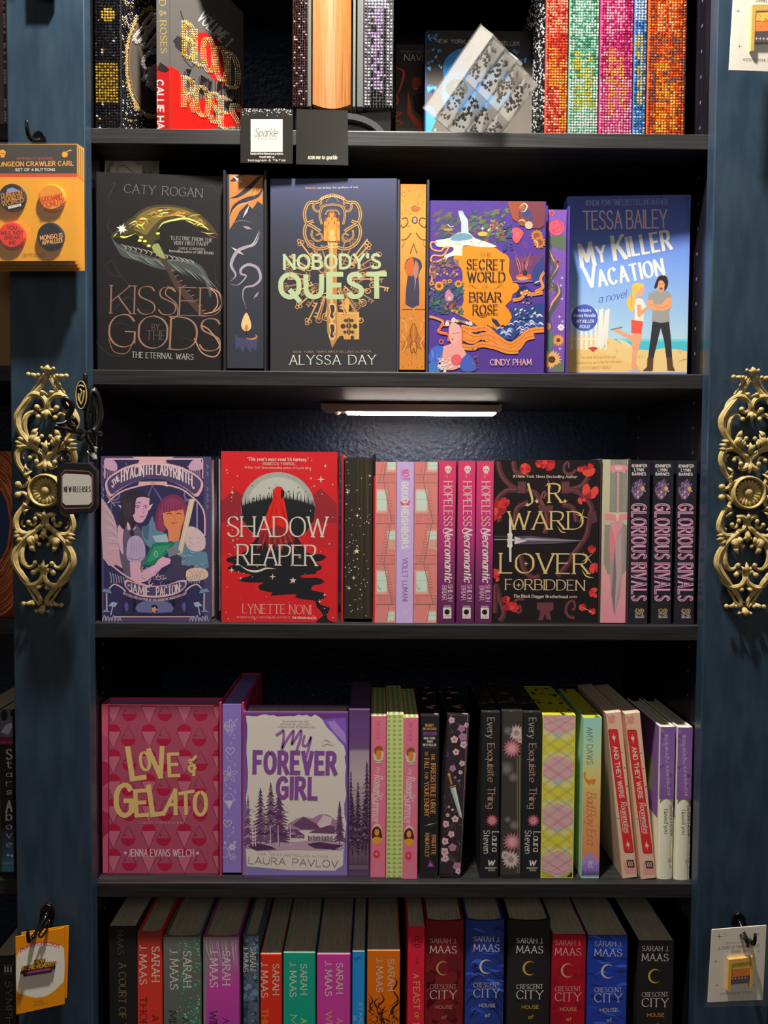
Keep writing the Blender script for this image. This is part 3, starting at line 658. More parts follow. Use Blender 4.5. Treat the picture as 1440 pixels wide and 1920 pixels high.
def briar():
    a = book('purple hardcover with orange smoke, waterfall garden and a flower-crowned sleeping woman', 'face', 1, 804.5, 1022, 377, '#4a3184', .030, True, .006, gain=RG[1])
    a.frame(790, 350, 4.966)
    q = random.Random(11)
    def blob(box, cols, n, r0, r1, seed):
        qq = random.Random(seed)
        for _ in range(n):
            x, y = qq.uniform(box[0], box[2]), qq.uniform(box[1], box[3]); r = qq.uniform(r0, r1); c = qq.choice(cols)
            a.poly([(x+r*(1 if i % 2 else .55)*math.cos(i*.785+qq.random()), y+r*(1 if i % 2 else .55)*.8*math.sin(i*.785)) for i in range(8)], c)
    blob((110,230,360,480), ['#4d4f4a','#3d4a5c','#5c4a5a','#6a5a48','#2f4450'], 60, 20, 46, 1); blob((430,220,800,520), ['#3b4f5e','#5c4a55','#47604c','#7a5040','#33405a','#5e6b3e'], 90, 18, 46, 2)
    for i in range(22): an = math.pi*i/21; a.line([(615,250),(615+90*math.cos(an),250-75*math.sin(an)+5)], 6, '#4f7a80', taper=True)
    for i in range(40): x = q.uniform(640, 780); y = q.uniform(300, 450); a.circ(x, y, q.uniform(5, 11), q.choice(['#a5563a','#c25a4a','#7d8a4a','#88a06a','#5f7f55']), n=6)
    a.poly([(345,225),(385,225),(405,270),(435,310),(440,430),(370,430),(372,330),(350,270)], '#8fa7bd')
    for i in range(7): a.line([(350+i*9,235+i*6),(372+i*9,320),(378+i*9,428)], 4, '#dfe6e8', 3)
    a.circ(250, 400, 44, '#9c8a3c', 14); a.line([(245,350),(270,375),(300,370)], 7, '#efe4da', 3); a.circ(570, 440, 46, '#c9a02f', 22); a.star(570, 390, 22, '#f0dfd0', 4, .4); a.star(628, 405, 18, '#e8d8d8', 4, .4)
    # big orange cloud
    a.poly([(380,560),(520,545),(660,560),(720,590),(760,620),(800,640),(825,700),(815,770),(840,840),(850,880),(900,910),(905,970),(850,1000),(835,1060),(780,1110),(830,1160),(845,1210),(790,1300),(700,1330),(620,1290),(560,1310),(470,1260),(380,1210),(300,1170),(240,1150),(380,1110),(390,1000),(370,930),(385,850),(370,760),(300,700),(320,600)], '#dd8a22', 2)
    # river foam
    a.poly([(140,500),(260,480),(340,430),(440,430),(500,480),(620,520),(700,560),(540,560),(420,545),(380,570),(380,640),(320,640),(250,660),(220,690),(215,640),(260,620),(300,590),(280,560),(160,560),(130,530)], '#cfcabc', 3)
    a.poly([(270,480),(340,435),(440,440),(480,480),(400,500),(300,505)], '#5f8aa0', 3); blob((250,505,600,540), ['#8aa5ae','#ece6d2','#7b96a3'], 24, 6, 14, 4)
    for o_, pts in ((10, [(150,520),(90,520),(100,580),(180,600),(210,570),(260,560)]), (9, [(260,560),(200,640),(110,640),(90,690),(140,700),(230,660)]), (9, [(110,700),(80,780),(100,860),(70,930),(120,960)])): a.line(pts, 16, '#e8863a', 6); a.line(pts, 5, '#f7d6a8', 6)
    # gardens at left
    blob((80,690,340,850), ['#5e4a55','#7a5a4a','#4d5a4a','#8a5a55','#3a3f5a'], 70, 12, 30, 5)
    for i in range(8): a.circ(120+i*30, 800+(i % 3)*14, 12, ['#b06a5a','#b09060','#7a5a7a'][i % 3], n=7)
    blob((70,900,380,1180), ['#2c4a55','#3d5f4a','#33405f','#4d6a4a','#24506a'], 95, 16, 40, 6)
    for x, y, r in ((165,925,48),(345,905,38),(215,885,24),(265,880,22),(95,900,26)): a.flower(x, y, r, '#e0913a', '#7a3a1c', 11, .45)
    a.poly([(220,1000),(250,955),(275,985),(300,1010),(290,1060),(230,1065)], '#b0708a', 2); a.circ(262, 1040, 16, '#e0b0b8', n=8); blob((210,1070,310,1140), ['#a5503a','#7a3f2c','#c46a44'], 16, 10, 22, 8)
    # top right rose tangle
    a.poly([(810,140),(980,140),(990,170),(930,230),(900,320),(850,300),(820,200)], '#8a4532', 2); a.poly([(990,140),(1145,140),(1145,360),(1060,390),(980,370),(960,300),(920,340),(900,250),(940,180)], '#6b3540', 2)
    for x, y, r in ((940,195,30),(980,250,42),(1020,300,22),(940,330,40),(1000,360,38)): a.circ(x, y, r, q.choice(['#2f3f6a','#8b5a3a','#b8a08a','#7a4a30']), n=8)
    a.line([(910,200),(950,160),(985,180),(960,230),(920,230)], 12, '#c9b39a', 5, taper=True); a.line([(890,330),(940,310),(980,340)], 12, '#c29a6a', 4, taper=True)
    a.poly([(840,420),(860,385),(910,390),(950,430),(930,480),(890,530),(850,490)], '#c8505a', 3); a.circ(890, 440, 22, '#d9656a', n=8)
    for x, y in ((1075,460),(1100,520)): a.flower(x, y, 62, '#a86a35', '#7a4528', 12, .5)
    for i in range(4): a.line([(935+i*12,510),(965+i*10,575)], 12, '#d0606a', taper=True)
    a.line([(1040,500),(1080,520),(1080,580)], 14, '#d8b09a', 4, taper=True)
    blob((780,350,850,600), ['#3b3a78','#2c3a6a','#3a5a5f'], 22, 14, 36, 9)
    # hearth and branches
    a.poly([(820,690),(1060,640),(1140,620),(1140,800),(1030,880),(860,890)], '#5c3560', 2)
    for i in range(26): x = q.uniform(850, 1060); a.line([(950+q.uniform(-40,40),820),((950+x)/2+q.uniform(-20,20),740),(x,q.uniform(600,690))], 6, q.choice(['#a35a4a','#7a3a50','#c8744a','#4a2a55']), 3, taper=True)
    a.circ(960, 840, 85, '#b8502a', 28); a.circ(940, 855, 55, '#e89a4a', 16); a.poly([(945,830),(945,790),(960,765),(985,790),(985,830)], '#2a2440')
    a.line([(850,885),(960,878),(1060,885)], 8, '#8a7ac0', 3)
    a.poly([(1020,850),(1040,760),(1090,700),(1140,650),(1140,800),(1110,900),(1060,910)], '#2c3a74', 2); a.line([(1045,905),(1080,885),(1110,880)], 12, '#c9c8dc', 3, taper=True)
    a.poly([(900,960),(960,920),(1010,960),(1060,1000),(1000,1020),(920,1040),(880,1010)], '#1f2448', 2); blob((920,960,1050,1090), ['#8a90b8','#2a2f5a','#d8a070','#c9c8d8'], 20, 8, 18, 12)
    # wave and mountains in the lower right
    a.poly([(810,1140),(870,1130),(950,1120),(1040,1110),(1060,1085),(1135,1090),(1135,1310),(1000,1340),(900,1370),(850,1430),(700,1410),(700,1330),(800,1310),(850,1230),(830,1170)], '#233a78', 1)
    for i in range(60):
        x = q.uniform(720, 1130); y = q.uniform(1140, 1420)
        if y < 1450-(x-700)*.33 and y > 1330-(x-700)*.62: a.line([(x-30,y+18),(x,y-8),(x+34,y+14)], q.uniform(8,20), q.choice(['#dfe0ea','#c3c9de','#16244f','#3a5496','#8e9cc8']), 3, taper=True)
    a.line([(845,1160),(930,1240),(1010,1220),(1050,1130)], 16, '#0f1a3a', 5, taper=True); blob((870,1130,1060,1230), ['#d0d6a8','#4a6090','#101a3c','#e6e6ee'], 30, 8, 18, 13)
    # ribbons of orange hair
    for i, pts in enumerate(([(370,1310),(480,1330),(600,1320),(700,1400),(820,1470),(920,1420),(1000,1350),(1140,1330)], [(380,1400),(470,1440),(560,1400),(660,1440),(800,1520),(900,1500),(960,1420),(1050,1390)], [(370,1490),(480,1500),(560,1470),(680,1490),(800,1530),(900,1530)],
                             [(400,1350),(500,1400),(620,1380),(700,1430)], [(850,1060),(930,1040),(960,980),(1010,1000),(1060,1000),(1130,990)], [(1140,800),(1110,860),(1130,940),(1060,980)])):
        a.line(pts, 52 if i < 4 else 26, '#e08a34', 7); a.line(pts, 38 if i < 4 else 14, '#d9792a', 7)
        for d_ in (-14, 0, 13): a.line([(x, y+d_) for x, y in pts], 4, '#f3b26a' if d_ else '#a8561f', 7)
    for i in range(30): x = q.uniform(380, 690); y = q.uniform(1270, 1440); a.line([(x,y),(x+12,y+22),(x-4,y+44)], 6, q.choice(['#f0a95a','#b9601f','#c8702a']), 3, taper=True)
    a.line([(75,1210),(150,1230),(200,1260),(180,1310),(160,1350),(240,1370)], 22, '#e5954a', 6); a.line([(240,1290),(190,1300),(170,1360),(250,1380),(250,1440)], 18, '#cc5a30', 6); a.ring(185, 1445, 18, 9, '#d96a34')
    # sleeping woman
    a.poly([(190,1500),(280,1460),(290,1400),(260,1350),(265,1300),(300,1270),(350,1290),(375,1340),(375,1440),(380,1490),(420,1560),(420,1640),(320,1700),(220,1700),(180,1600)], '#d99a92', 3)
    a.poly([(262,1290),(300,1265),(345,1290),(350,1340),(330,1400),(350,1420),(300,1465),(268,1440),(255,1380)], '#e3aaa0', 3)
    a.line([(290,1365),(305,1372),(318,1366)], 5, '#6b3038', 3); a.line([(325,1362),(338,1366),(350,1358)], 5, '#6b3038', 3); a.line([(278,1370),(272,1395),(284,1400)], 4, '#b8706a', 3); a.poly([(276,1420),(292,1413),(306,1422),(290,1430)], '#b53c48')
    a.line([(355,1300),(385,1340),(380,1420),(380,1500)], 14, '#c65c2a', 5, taper=True)
    for i in range(17): x = 230+i*15; y = 1262-26*math.sin(math.pi*i/17)+i*2; a.flower(x, y, 17, q.choice(['#e8ded8','#6a8a5a','#c8504a','#3f5f4a','#c89ad0']), '#d8b04a', 6, .3)
    for x, y in ((300,1240),(240,1280),(455,1275)): a.flower(x, y, 24, '#efe6e0', '#c9a04a', 7, .3)
    a.poly([(70,1560),(120,1490),(200,1490),(190,1570),(160,1640),(90,1640),(65,1610)], '#3a5db8', 3); a.poly([(70,1640),(160,1640),(170,1728),(70,1728)], '#3a6ab0'); a.poly([(360,1640),(400,1580),(440,1560),(500,1640),(500,1715),(380,1720)], '#3a56a8', 2)
    for i in range(14): a.line([(80+i*9,1500+i*4),(100+i*7,1560+i*5),(90+i*8,1620)], 5, q.choice(['#5a80d8','#2a408a']), 3, taper=True)
    blob((160,1600,300,1720), ['#ecd8d0','#d8b0b0','#f3e8e0'], 30, 12, 26, 14); a.circ(325, 1610, 52, '#c8404a', 50, n=12)
    for r in (42, 32, 22, 12): a.ring(322, 1608, r, 5, '#e8737a' if r % 20 else '#9a2a38', n=10)
    blob((470,1500,530,1720), ['#5a3a5a','#6a5a4a','#8a5a4a'], 16, 8, 18, 15)
    a.poly([(650,1230),(700,1240),(740,1300),(700,1290),(680,1270)], '#2c2a4c'); a.line([(660,1222),(700,1260)], 8, '#2c2a4c')
    a.part('title_lettering'); K = dict(wt=1.35, con=.35, serif=True, sp=.8)
    a.text('THE', 545, 645, 652, 648, 34, '#5a3a1c', wt=.9, con=.4, serif=True, sp=1.6)
    a.text('SECRET', 425, 766, 775, 770, 88, '#2b1d22', **K); a.text('WORLD', 432, 882, 775, 884, 88, '#2b1d22', **K); a.text('OF', 570, 946, 628, 946, 30, '#5a3a1c', wt=.9, con=.4, serif=True)
    a.text('BRIAR', 450, 1068, 742, 1068, 84, '#2b1d22', **K); a.text('ROSE', 482, 1186, 712, 1186, 84, '#2b1d22', **K); a.line([(510,1150),(540,1200),(590,1205),(610,1185)], 7, '#2b1d22', 5)
    for sg in (-1, 1): a.line([(600+sg*60,940),(600+sg*110,930),(600+sg*140,905),(600+sg*170,940)], 6, '#a8641a', 5, taper=True)
    a.part('author_lettering'); a.text('CINDY PHAM', 642, 1662, 1022, 1660, 52, '#e0b0a8', wt=1.5, con=.5, serif=True, sp=.9)
    a.flush()
    a = book('purple hardcover turned fore-edge out, edge painted with rose, vine and sunflowers', 'edge', 1, 1022.6, 1067, 386, '#4b2f88', .15, True, .016, gain=RG[1], edge_over=.0035, bt=.0022, pcol='#6a4a9a')
    a.frame(790, 350, 4.966).part('painted_edge')
    a.line([(1230,480),(1180,600),(1250,760),(1180,900),(1280,960),(1250,1080),(1180,1200),(1190,1330)], 60, '#4a4a5a', 6, taper=False)
    a.poly([(1180,500),(1260,440),(1345,470),(1345,590),(1240,560)], '#4d5f4a', 2)
    a.line([(1180,560),(1230,680),(1270,740),(1220,830)], 16, '#d8906a', 6, taper=True); a.line([(1260,880),(1285,980),(1220,1080),(1185,1170)], 18, '#e0986a', 6, taper=True)
    a.circ(1255, 380, 78, '#c8465f', 74, n=12)
    for i in range(9): a.ring(1255+q.uniform(-14,14), 378+q.uniform(-10,10), 10+i*7, 5, '#e8707f' if i % 2 else '#9a2c4a', n=11, a0=i, a1=i+4.4)
    for i in range(24): a.circ(1175+q.uniform(0,60), 850+q.uniform(0,170), 5, '#a8923a', n=5)
    for x, y in ((1310,850),(1300,920),(1310,1045),(1285,1210),(1315,1255),(1290,1510)): a.star(x, y, 20, '#d8cfe8', 4, .25)
    a.flower(1300, 1310, 36, '#e9e4e4', '#b8a860', 8, .25); a.flower(1275, 1430, 62, '#e8985a', '#5a3a28', 16, .32, wdt=.16); a.flower(1215, 1610, 96, '#eab06a', '#4a3226', 18, .36, wdt=.16)
    a.flower(1215, 245, 34, '#c8506a', '#8a2c4a', 5, .4); a.poly([(1180,1350),(1230,1380),(1220,1500),(1180,1560)], '#4a6a5a', 2); a.poly([(1240,1660),(1340,1640),(1345,1720),(1200,1725)], '#56685a')
    a.flower(1270, 700, 40, '#8a4f5a', '#5a3040', 6, .4); a.circ(1180, 1300, 26, '#d88a5a', 34)
    a.flush()
briar()

def killer():
    a = book('sky blue paperback with a couple on a beach beside a white picket fence', 'face', 1, 1063, 1289, 367, '#5878b8', .028, False, .042, yaw=-.06, gain=RG[1]*1.15)
    a.frame(1040, 340, 4.8)
    a.vgrad(108, 1215, [(120, '#3c4c98'), (430, '#4a62b0'), (800, '#6688c4'), (1150, '#86a8cc'), (1420, '#9dbccb')])
    a.rect(560, 1418, 1215, 1530, '#3f9fae'); a.rect(560, 1418, 1215, 1440, '#5ab0b8')
    a.poly([(108,1380),(300,1385),(430,1390),(520,1415),(600,1460),(740,1515),(860,1520),(1000,1500),(1120,1515),(1215,1530),(1215,1720),(108,1720)], '#d2b67c', 0)
    a.poly([(560,1420),(640,1440),(740,1515),(640,1490)], '#e6d3a0'); a.poly([(108,1500),(420,1540),(700,1640),(900,1720),(108,1720)], '#c3a266')
    for i in range(8): x = 145+i*43; sk = 0 if i < 6 else (i-5)*14; a.poly([(x+sk,1155),(x+10+sk,1140),(x+22+sk,1155),(x+22,1510),(x,1510)], '#e6e4d8')
    a.poly([(455,1158),(482,1160),(440,1500),(412,1500)], '#eeece0'); a.poly([(400,1155),(418,1155),(405,1495),(385,1495)], '#e6e4d8')
    a.line([(140,1230),(400,1225)], 14, '#dddccf'); a.line([(140,1420),(400,1418)], 14, '#d5d3c4')
    for x, y in ((450,1500),(480,1470),(560,1545),(760,1600),(790,1590),(1130,1550)):
        for i in range(5): a.line([(x,y),(x-16+i*8,y-40+abs(i-2)*8)], 3, '#a89a66')
    a.poly([(300,1500),(330,1490),(370,1490),(390,1505),(365,1520),(345,1537),(325,1520)], '#a8352c'); a.line([(1110,1630),(1160,1605),(1210,1600)], 8, '#8a7a56', 3, taper=True)
    a.circ(268, 1228, 120, '#3a4c9c', n=28)
    # couple
    sk1, sk2 = '#e0a07c', '#cf9066'
    a.poly([(520,1335),(560,1318),(610,1350),(690,1385),(720,1420),(700,1440),(640,1405),(540,1350)], sk1, 2); a.line([(505,1335),(610,1312)], 12, '#5f6a78')
    a.poly([(705,1370),(785,1370),(765,1470),(742,1560),(735,1640),(760,1695),(700,1695),(690,1640),(700,1520),(690,1430)], sk1, 2); a.line([(665,1706),(768,1706)], 10, '#7a98b8')
    a.poly([(690,1245),(795,1262),(780,1372),(688,1366)], '#d2503c', 0); a.poly([(740,1050),(790,1060),(825,1130),(800,1165),(800,1262),(718,1250),(722,1160),(712,1100)], '#ece6da', 1)
    a.poly([(740,1110),(775,1110),(780,1165),(820,1130),(835,1145),(765,1225),(745,1210)], sk2, 1)
    a.poly([(745,960),(790,930),(808,960),(800,1000),(785,1030),(760,1040),(740,1020)], sk1, 2)
    a.poly([(800,925),(760,912),(700,930),(690,1010),(650,1070),(655,1130),(705,1180),(720,1100),(735,1010),(765,970),(800,945)], '#d2ac50', 3); a.line([(700,940),(690,1040),(690,1150)], 10, '#b08834', 4, taper=True)
    a.poly([(880,1262),(1030,1262),(1045,1400),(1058,1590),(1005,1590),(985,1440),(955,1320),(925,1440),(890,1592),(840,1590),(862,1420)], '#26282c', 0)
    a.poly([(835,1588),(890,1590),(885,1680),(880,1708),(790,1708),(830,1670)], '#4a3524', 0); a.poly([(1005,1588),(1058,1585),(1065,1660),(1085,1708),(1015,1705)], '#4a3524', 0)
    a.poly([(845,1010),(905,985),(1010,985),(1050,1020),(1055,1100),(1030,1180),(1035,1262),(960,1275),(872,1258),(880,1160),(835,1080)], '#80817e', 1)
    a.poly([(830,1065),(885,1065),(890,1110),(960,1105),(1010,1050),(1055,1045),(1055,1130),(980,1165),(900,1160),(835,1140)], sk2, 1); a.line([(890,1120),(960,1140),(1020,1115)], 6, '#a86e4a', 3)
    a.poly([(925,900),(950,885),(985,895),(992,930),(980,975),(955,1000),(925,975),(918,940)], sk2, 2)
    a.poly([(912,900),(935,858),(975,845),(1010,862),(1022,910),(1010,960),(985,985),(990,920),(960,890),(935,905),(925,950),(905,965),(895,955)], '#2a1f1e', 2)
    a.line([(935,925),(950,922)], 5, '#2a1f1e'); a.line([(962,922),(978,926)], 5, '#2a1f1e'); a.poly([(938,960),(958,952),(975,962),(958,985)], '#6d4a38')
    # blood drips
    for x, y, l in ((545,500,130),(560,520,100),(825,640,30),(340,955,60),(350,950,40),(600,880,40)): a.line([(x,y),(x,y+l)], 9, '#8c2c30', taper=True)
    a.part('title_lettering'); W_ = '#e6e6e2'; K = dict(wt=1.9, con=.4, serif=True, sp=.7)
    a.text('M', 248, 770, 360, 750, 200, W_, **K); a.text('Y', 392, 728, 462, 718, 140, W_, **K)
    a.text('K', 545, 704, 640, 690, 205, W_, **K); a.text('ILLER', 672, 672, 1050, 606, 165, W_, **K)
    a.text('V', 290, 955, 380, 940, 170, W_, **K); a.text('ACATION', 405, 945, 985, 838, 140, W_, **K); a.line([(345,900),(342,960)], 16, W_, taper=True)
    a.part('author_lettering', FOIL); a.text('TESSA BAILEY', 262, 432, 1010, 415, 160, '#a08290', wt=.85, sp=.5, space=3)
    a.text('#1 NEW YORK TIMES BESTSELLING AUTHOR', 280, 220, 1018, 208, 50, '#5d6498', wt=.9, sp=.3, space=3)
    a.part('small_print'); a.text('a novel', 395, 1095, 640, 1045, 70, '#34489a', wt=.9, con=.4, slant=.35, sp=.7)
    for s_, y, x0, x1 in (('Includes', 1172, 212, 328), ('Bonus Novella', 1218, 175, 365), ('MY KILLER', 1272, 195, 350), ('ROLE!', 1320, 225, 312)): a.text(s_, x0, y, x1, y, 25, '#dfe2f0', wt=1.9, slant=.2 if y > 1250 else 0)
    a.text('The same find-you-fresh and', 230, 1595, 545, 1590, 22, '#9a7a44', wt=1.1, slant=.2); a.text('contemporary as a Netflix rom-com.', 170, 1645, 600, 1632, 22, '#9a7a44', wt=1.1, slant=.2); a.text('ENTERTAINMENT WEEKLY', 245, 1695, 510, 1685, 26, '#a08048', wt=1.2)
    a.flush()
killer()

# two card bookmarks tucked behind the black hardcover
def bookmarks():
    y = .046
    for i, (x0, x1, yt, c, lab) in enumerate(((183, 284, 284, '#3a3a6a', 'dark blue card poking up behind the silver framed bookmark'), (184.5, 287, 290, '#8f8a86', 'silver grey card with a framed scribble poking up behind the black hardcover'))):
        Y = y+.004-.004*i; a0 = P(x0, 310, Y); b0 = P(x1, 310, Y); top = P(x0, yt, Y)[2]; W = b0[0]-a0[0]
        t = thing('bookmark_card', lab, 'bookmark', ((a0[0]+b0[0])/2, Y, ZS[1]), (0, .03, 0)); H = top-ZS[1]-.001
        t.location.z += W/2*.03+.0002
        m = MB(); m.box(-W/2, W/2, 0, .0009, 0, H, rgbg(c, 1.3)); m.build('card', GLOSS, t)
        if i:
            a = Art(t, 0, 2.6, (-W/2+.0005, W/2-.0005, 0, H-.0005)).frame(160, 270, 4.114)
            a.vgrad(98, 520, [(85, '#8d8a88'), (230, '#4a4746')]); a.poly([(98,88),(200,80),(140,250),(98,250)], '#c2bfb8')
            a.poly([(220,138),(380,136),(395,160),(435,165),(438,260),(190,260),(192,180),(215,165)], '#b9b4a8'); a.line([(245,230),(250,180),(290,165),(330,190),(370,222)], 5, '#3a3a3c', 6)
            a.ring(460, 120, 25, 5, '#8c8a8a'); a.line([(430,140),(470,190),(480,230)], 5, '#77757a', 4)
            a.flush()
bookmarks()
# ------------------------------------------------------------------ third board: from the lilac fantasy novel to the three black spines
def hyacinth():
    a = book('lilac hardcover with two fantasy figures, a green book and a sword', 'face', 2, 189.5, 396, 856, '#3a3358', .034, True, .008, gain=RG[2])
    a.frame(170, 820, 5.188); q = random.Random(4)
    pk, lp, dk = '#c89aa4', '#a08cac', '#2b2a4e'
    a.rect(95, 180, 1170, 1800, '#423a60'); a.rect(130, 210, 1100, 1740, dk)
    # star windows
    for pts in ([(540,620),(600,470),(690,610)], [(690,610),(1000,620)], [(200,640),(330,620)]): a.line(pts, 18, '#5d5378')
    a.line([(200,640),(200,1000)], 14, '#57506f'); a.line([(1035,640),(1035,900)], 14, '#8a7090')
    for x in (230, 960): a.ring(x, 560, 50, 14, '#6d6482')
    a.poly([(150,215),(200,210),(250,250),(260,310),(230,330),(160,310),(130,270)], '#b08aa6', 2); a.poly([(960,320),(960,260),(1010,215),(1070,220),(1090,290),(1060,320)], '#b08aa6', 2)
    for i in range(5): a.line([(150+i*20,320),(140+i*22,400)], 9, '#8a7090', 3); a.line([(980+i*20,320),(1000+i*16,400)], 9, '#8a7090', 3)
    for x in (105, 1120):
        for y in (260, 330, 480, 540, 590, 650): a.line([(x,y),(x+22,y+24),(x+4,y+48)], 9, '#6d7a92', 3, taper=True)
    # frame lines
    a.line([(140,210),(1090,210)], 15, pk); a.line([(137,215),(137,400)], 11, pk); a.line([(1090,215),(1090,400)], 11, pk)
    a.poly([(405,190),(815,190),(730,225),(745,248),(460,248),(475,225)], '#d0a0a0')
    # figures ---------------------------------------------------- left one
    a.poly([(105,590),(150,640),(220,760),(260,880),(290,1010),(330,1150),(250,1180),(180,1240),(120,1180),(100,900)], '#a98a9a', 1)
    for i in range(11): a.line([(110+i*5,640+i*55),(180+i*10,720+i*45),(250+i*8,860+i*30)], 7, '#8a7086' if i % 2 else '#c4a4ae', 3, taper=True)
    a.poly([(150,1180),(260,1100),(330,1150),(330,1280),(250,1240),(180,1250)], '#b08898', 2)
    a.poly([(250,860),(340,800),(450,850),(530,960),(540,1180),(480,1400),(340,1380),(290,1200)], '#544d60', 1); a.poly([(260,880),(320,850),(310,1000),(320,1140),(280,1080)], '#b78fa6', 2)
    a.poly([(345,800),(380,780),(440,880),(420,900),(360,900)], '#c49aae')
    a.poly([(390,600),(420,560),(560,570),(570,640),(555,740),(510,820),(460,830),(400,780),(380,700)], '#b98fa8', 2)
    a.poly([(262,655),(300,665),(370,690),(385,735),(340,720),(300,695)], '#c49aae'); a.poly([(562,665),(608,645),(575,705),(560,712)], '#c49aae')
    a.poly([(300,700),(290,620),(340,560),(420,520),(520,530),(570,590),(520,580),(450,590),(435,660),(430,740),(410,760),(440,850),(410,900),(430,960),(380,950),(390,890),(360,820),(330,900),(280,850),(270,760)], '#2e2630', 2)
    for i in range(7): a.line([(300+i*16,560+i*4),(320+i*14,680),(340+i*10,820)], 6, '#463a44', 4, taper=True)
    for x in (455, 535): a.line([(x-22,672),(x,664),(x+22,672)], 7, '#3a2c44', 3); a.circ(x, 682, 8, '#3a2c44', n=7)
    a.line([(440,645),(470,632),(490,642)], 6, '#3a2c44', 3); a.line([(510,690),(520,725),(500,735)], 5, '#8a607c', 3); a.line([(478,770),(505,775),(525,766)], 7, '#7d3f60', 3)
    a.poly([(350,1080),(370,990),(440,955),(500,990),(530,1080),(520,1180),(430,1220),(355,1180)], '#9a8aa8', 3); a.line([(360,1170),(430,1190),(520,1170)], 6, '#6d5f7c', 4)
    for i in range(5): a.line([(390+i*28,985+i*5),(400+i*24,1060),(380+i*34,1150)], 5, '#7d6d8c', 4, taper=True)
    a.poly([(380,1210),(490,1210),(480,1320),(560,1270),(640,1230),(690,1160),(780,1180),(770,1220),(700,1260),(640,1330),(540,1400),(450,1420),(390,1370)], '#b98fa6', 1)
    # right one
    a.poly([(620,870),(640,720),(680,620),(760,560),(840,560),(920,620),(950,720),(930,860),(860,910),(760,900),(650,900)], '#6b2b4a', 2)
    a.poly([(700,740),(760,720),(900,700),(915,780),(880,880),(870,960),(850,1020),(760,1010),(750,900),(715,850)], '#d9845c', 1)
    a.poly([(650,860),(670,720),(700,640),(780,590),(880,620),(930,720),(920,760),(890,690),(830,720),(800,700),(770,730),(740,720),(700,740),(690,790),(730,900),(680,920)], '#7d3355', 2)
    for i in range(8): a.line([(690+i*26,610-abs(i-4)*2),(680+i*28,680),(690+i*26,730)], 6, '#5a2340', 3, taper=True)
    for x in (765, 860): a.line([(x-25,746),(x,738),(x+24,748)], 8, '#3f1c28', 3)
    a.line([(815,760),(822,800),(806,808)], 5, '#a8553c', 3); a.line([(785,828),(810,836),(845,824)], 7, '#8a3a2c', 3)
    a.poly([(495,880),(560,850),(600,760),(640,900),(740,940),(760,1030),(860,1000),(920,960),(1000,1080),(1130,1120),(1150,1260),(1080,1300),(900,1260),(800,1120),(600,1100),(540,1040),(500,960)], '#56748c', 1)
    a.poly([(940,880),(1000,870),(1070,910),(1115,980),(1110,1080),(1040,1110),(960,1090),(920,1010)], '#b8a0a4', 2)
    a.poly([(600,960),(740,940),(760,1020),(640,1030)], '#8aa0ac', 1); a.poly([(500,870),(570,850),(560,1000),(520,980)], '#3d5a74', 1)
    for i in range(16): x = q.uniform(870, 1130); y = q.uniform(1100, 1260); a.line([(x-30,y-10),(x,y+12),(x+34,y-6)], 7, q.choice(['#7d96a8','#3f5a72','#8a9fb2']), 3, taper=True)
    for i in range(8): x = q.uniform(950, 1100); y = q.uniform(900, 1070); a.line([(x-16,y-12),(x,y+6),(x+24,y)], 5, '#96808a', 3, taper=True)
    a.poly([(960,600),(1015,600),(890,1130),(840,1140)], '#b8a68c'); a.line([(990,605),(868,1132)], 9, '#e0cfae')
    a.poly([(600,1040),(640,1020),(830,1020),(700,1180),(600,1250),(500,1240)], '#1f6a52'); a.poly([(620,1060),(780,1045),(680,1160),(580,1210),(545,1210)], '#2f8064'); a.ring(635, 1135, 16, 5, '#8ac0a0', 26)
    a.poly([(740,1090),(820,1050),(880,1120),(760,1170)], '#6a6c7c', 1)
    a.poly([(770,1180),(840,1140),(890,1170),(880,1240),(960,1250),(1010,1240),(1000,1290),(900,1340),(920,1380),(740,1400),(700,1340),(790,1250)], '#3a3550', 1)
    a.poly([(930,1300),(1010,1270),(1110,1280),(1145,1330),(1110,1380),(950,1400)], '#c4a694', 2)
    for i in range(4): a.line([(960+i*38,1290),(1000+i*36,1340),(970+i*40,1385)], 5, '#8a6f6a', 3)
    a.poly([(660,1190),(700,1160),(780,1190),(770,1230),(690,1270),(620,1320),(560,1330)], '#c79ab0', 1)
    for i in range(26): x = q.uniform(490, 720); y = q.uniform(1270, 1430); a.ring(x, y, q.uniform(12, 22), 5, q.choice(['#c4a0b4','#8f7098','#d8b8c0']), n=9, a1=4.6)
    # arched frame
    a.line([(165,640),(250,560),(370,500),(600,455),(850,490),(1000,590),(1080,680),(1110,780),(1110,960)], 15, pk, 8); a.line([(200,1240),(330,1340),(480,1420),(600,1450),(760,1440),(860,1400)], 15, pk, 6)
    up = [(145,430),(210,360),(330,290),(470,250),(610,240),(760,255),(900,295),(1020,360),(1090,430),(1085,510),(1030,580),(940,510),(830,450),(720,415),(610,405),(500,415),(380,455),(270,520),(190,580),(150,520)]
    a.poly(up, pk, 3); a.poly([(600+(x-600)*.955, 410+(y-410)*.84) for x, y in up], '#453a60', 3)
    a.circ(215, 478, 13, pk); a.circ(1000, 490, 13, pk)
    a.poly([(470,430),(740,430),(750,480),(610,440),(460,475)], '#d0a0a0')
    for i in range(6): a.line([(150+i*14,560+i*18),(190+i*10,600+i*14)], 8, '#8a7f98', 2)
    lo = [(330,1440),(345,1385),(400,1400),(500,1435),(620,1450),(740,1435),(850,1395),(930,1390),(925,1450),(860,1510),(760,1545),(620,1560),(480,1545),(390,1505)]
    a.poly(lo, pk, 3); a.poly([(625+(x-625)*.95, 1472+(y-1472)*.78) for x, y in lo], '#453a60', 3); a.circ(370, 1440, 10, pk); a.circ(872, 1445, 10, pk)
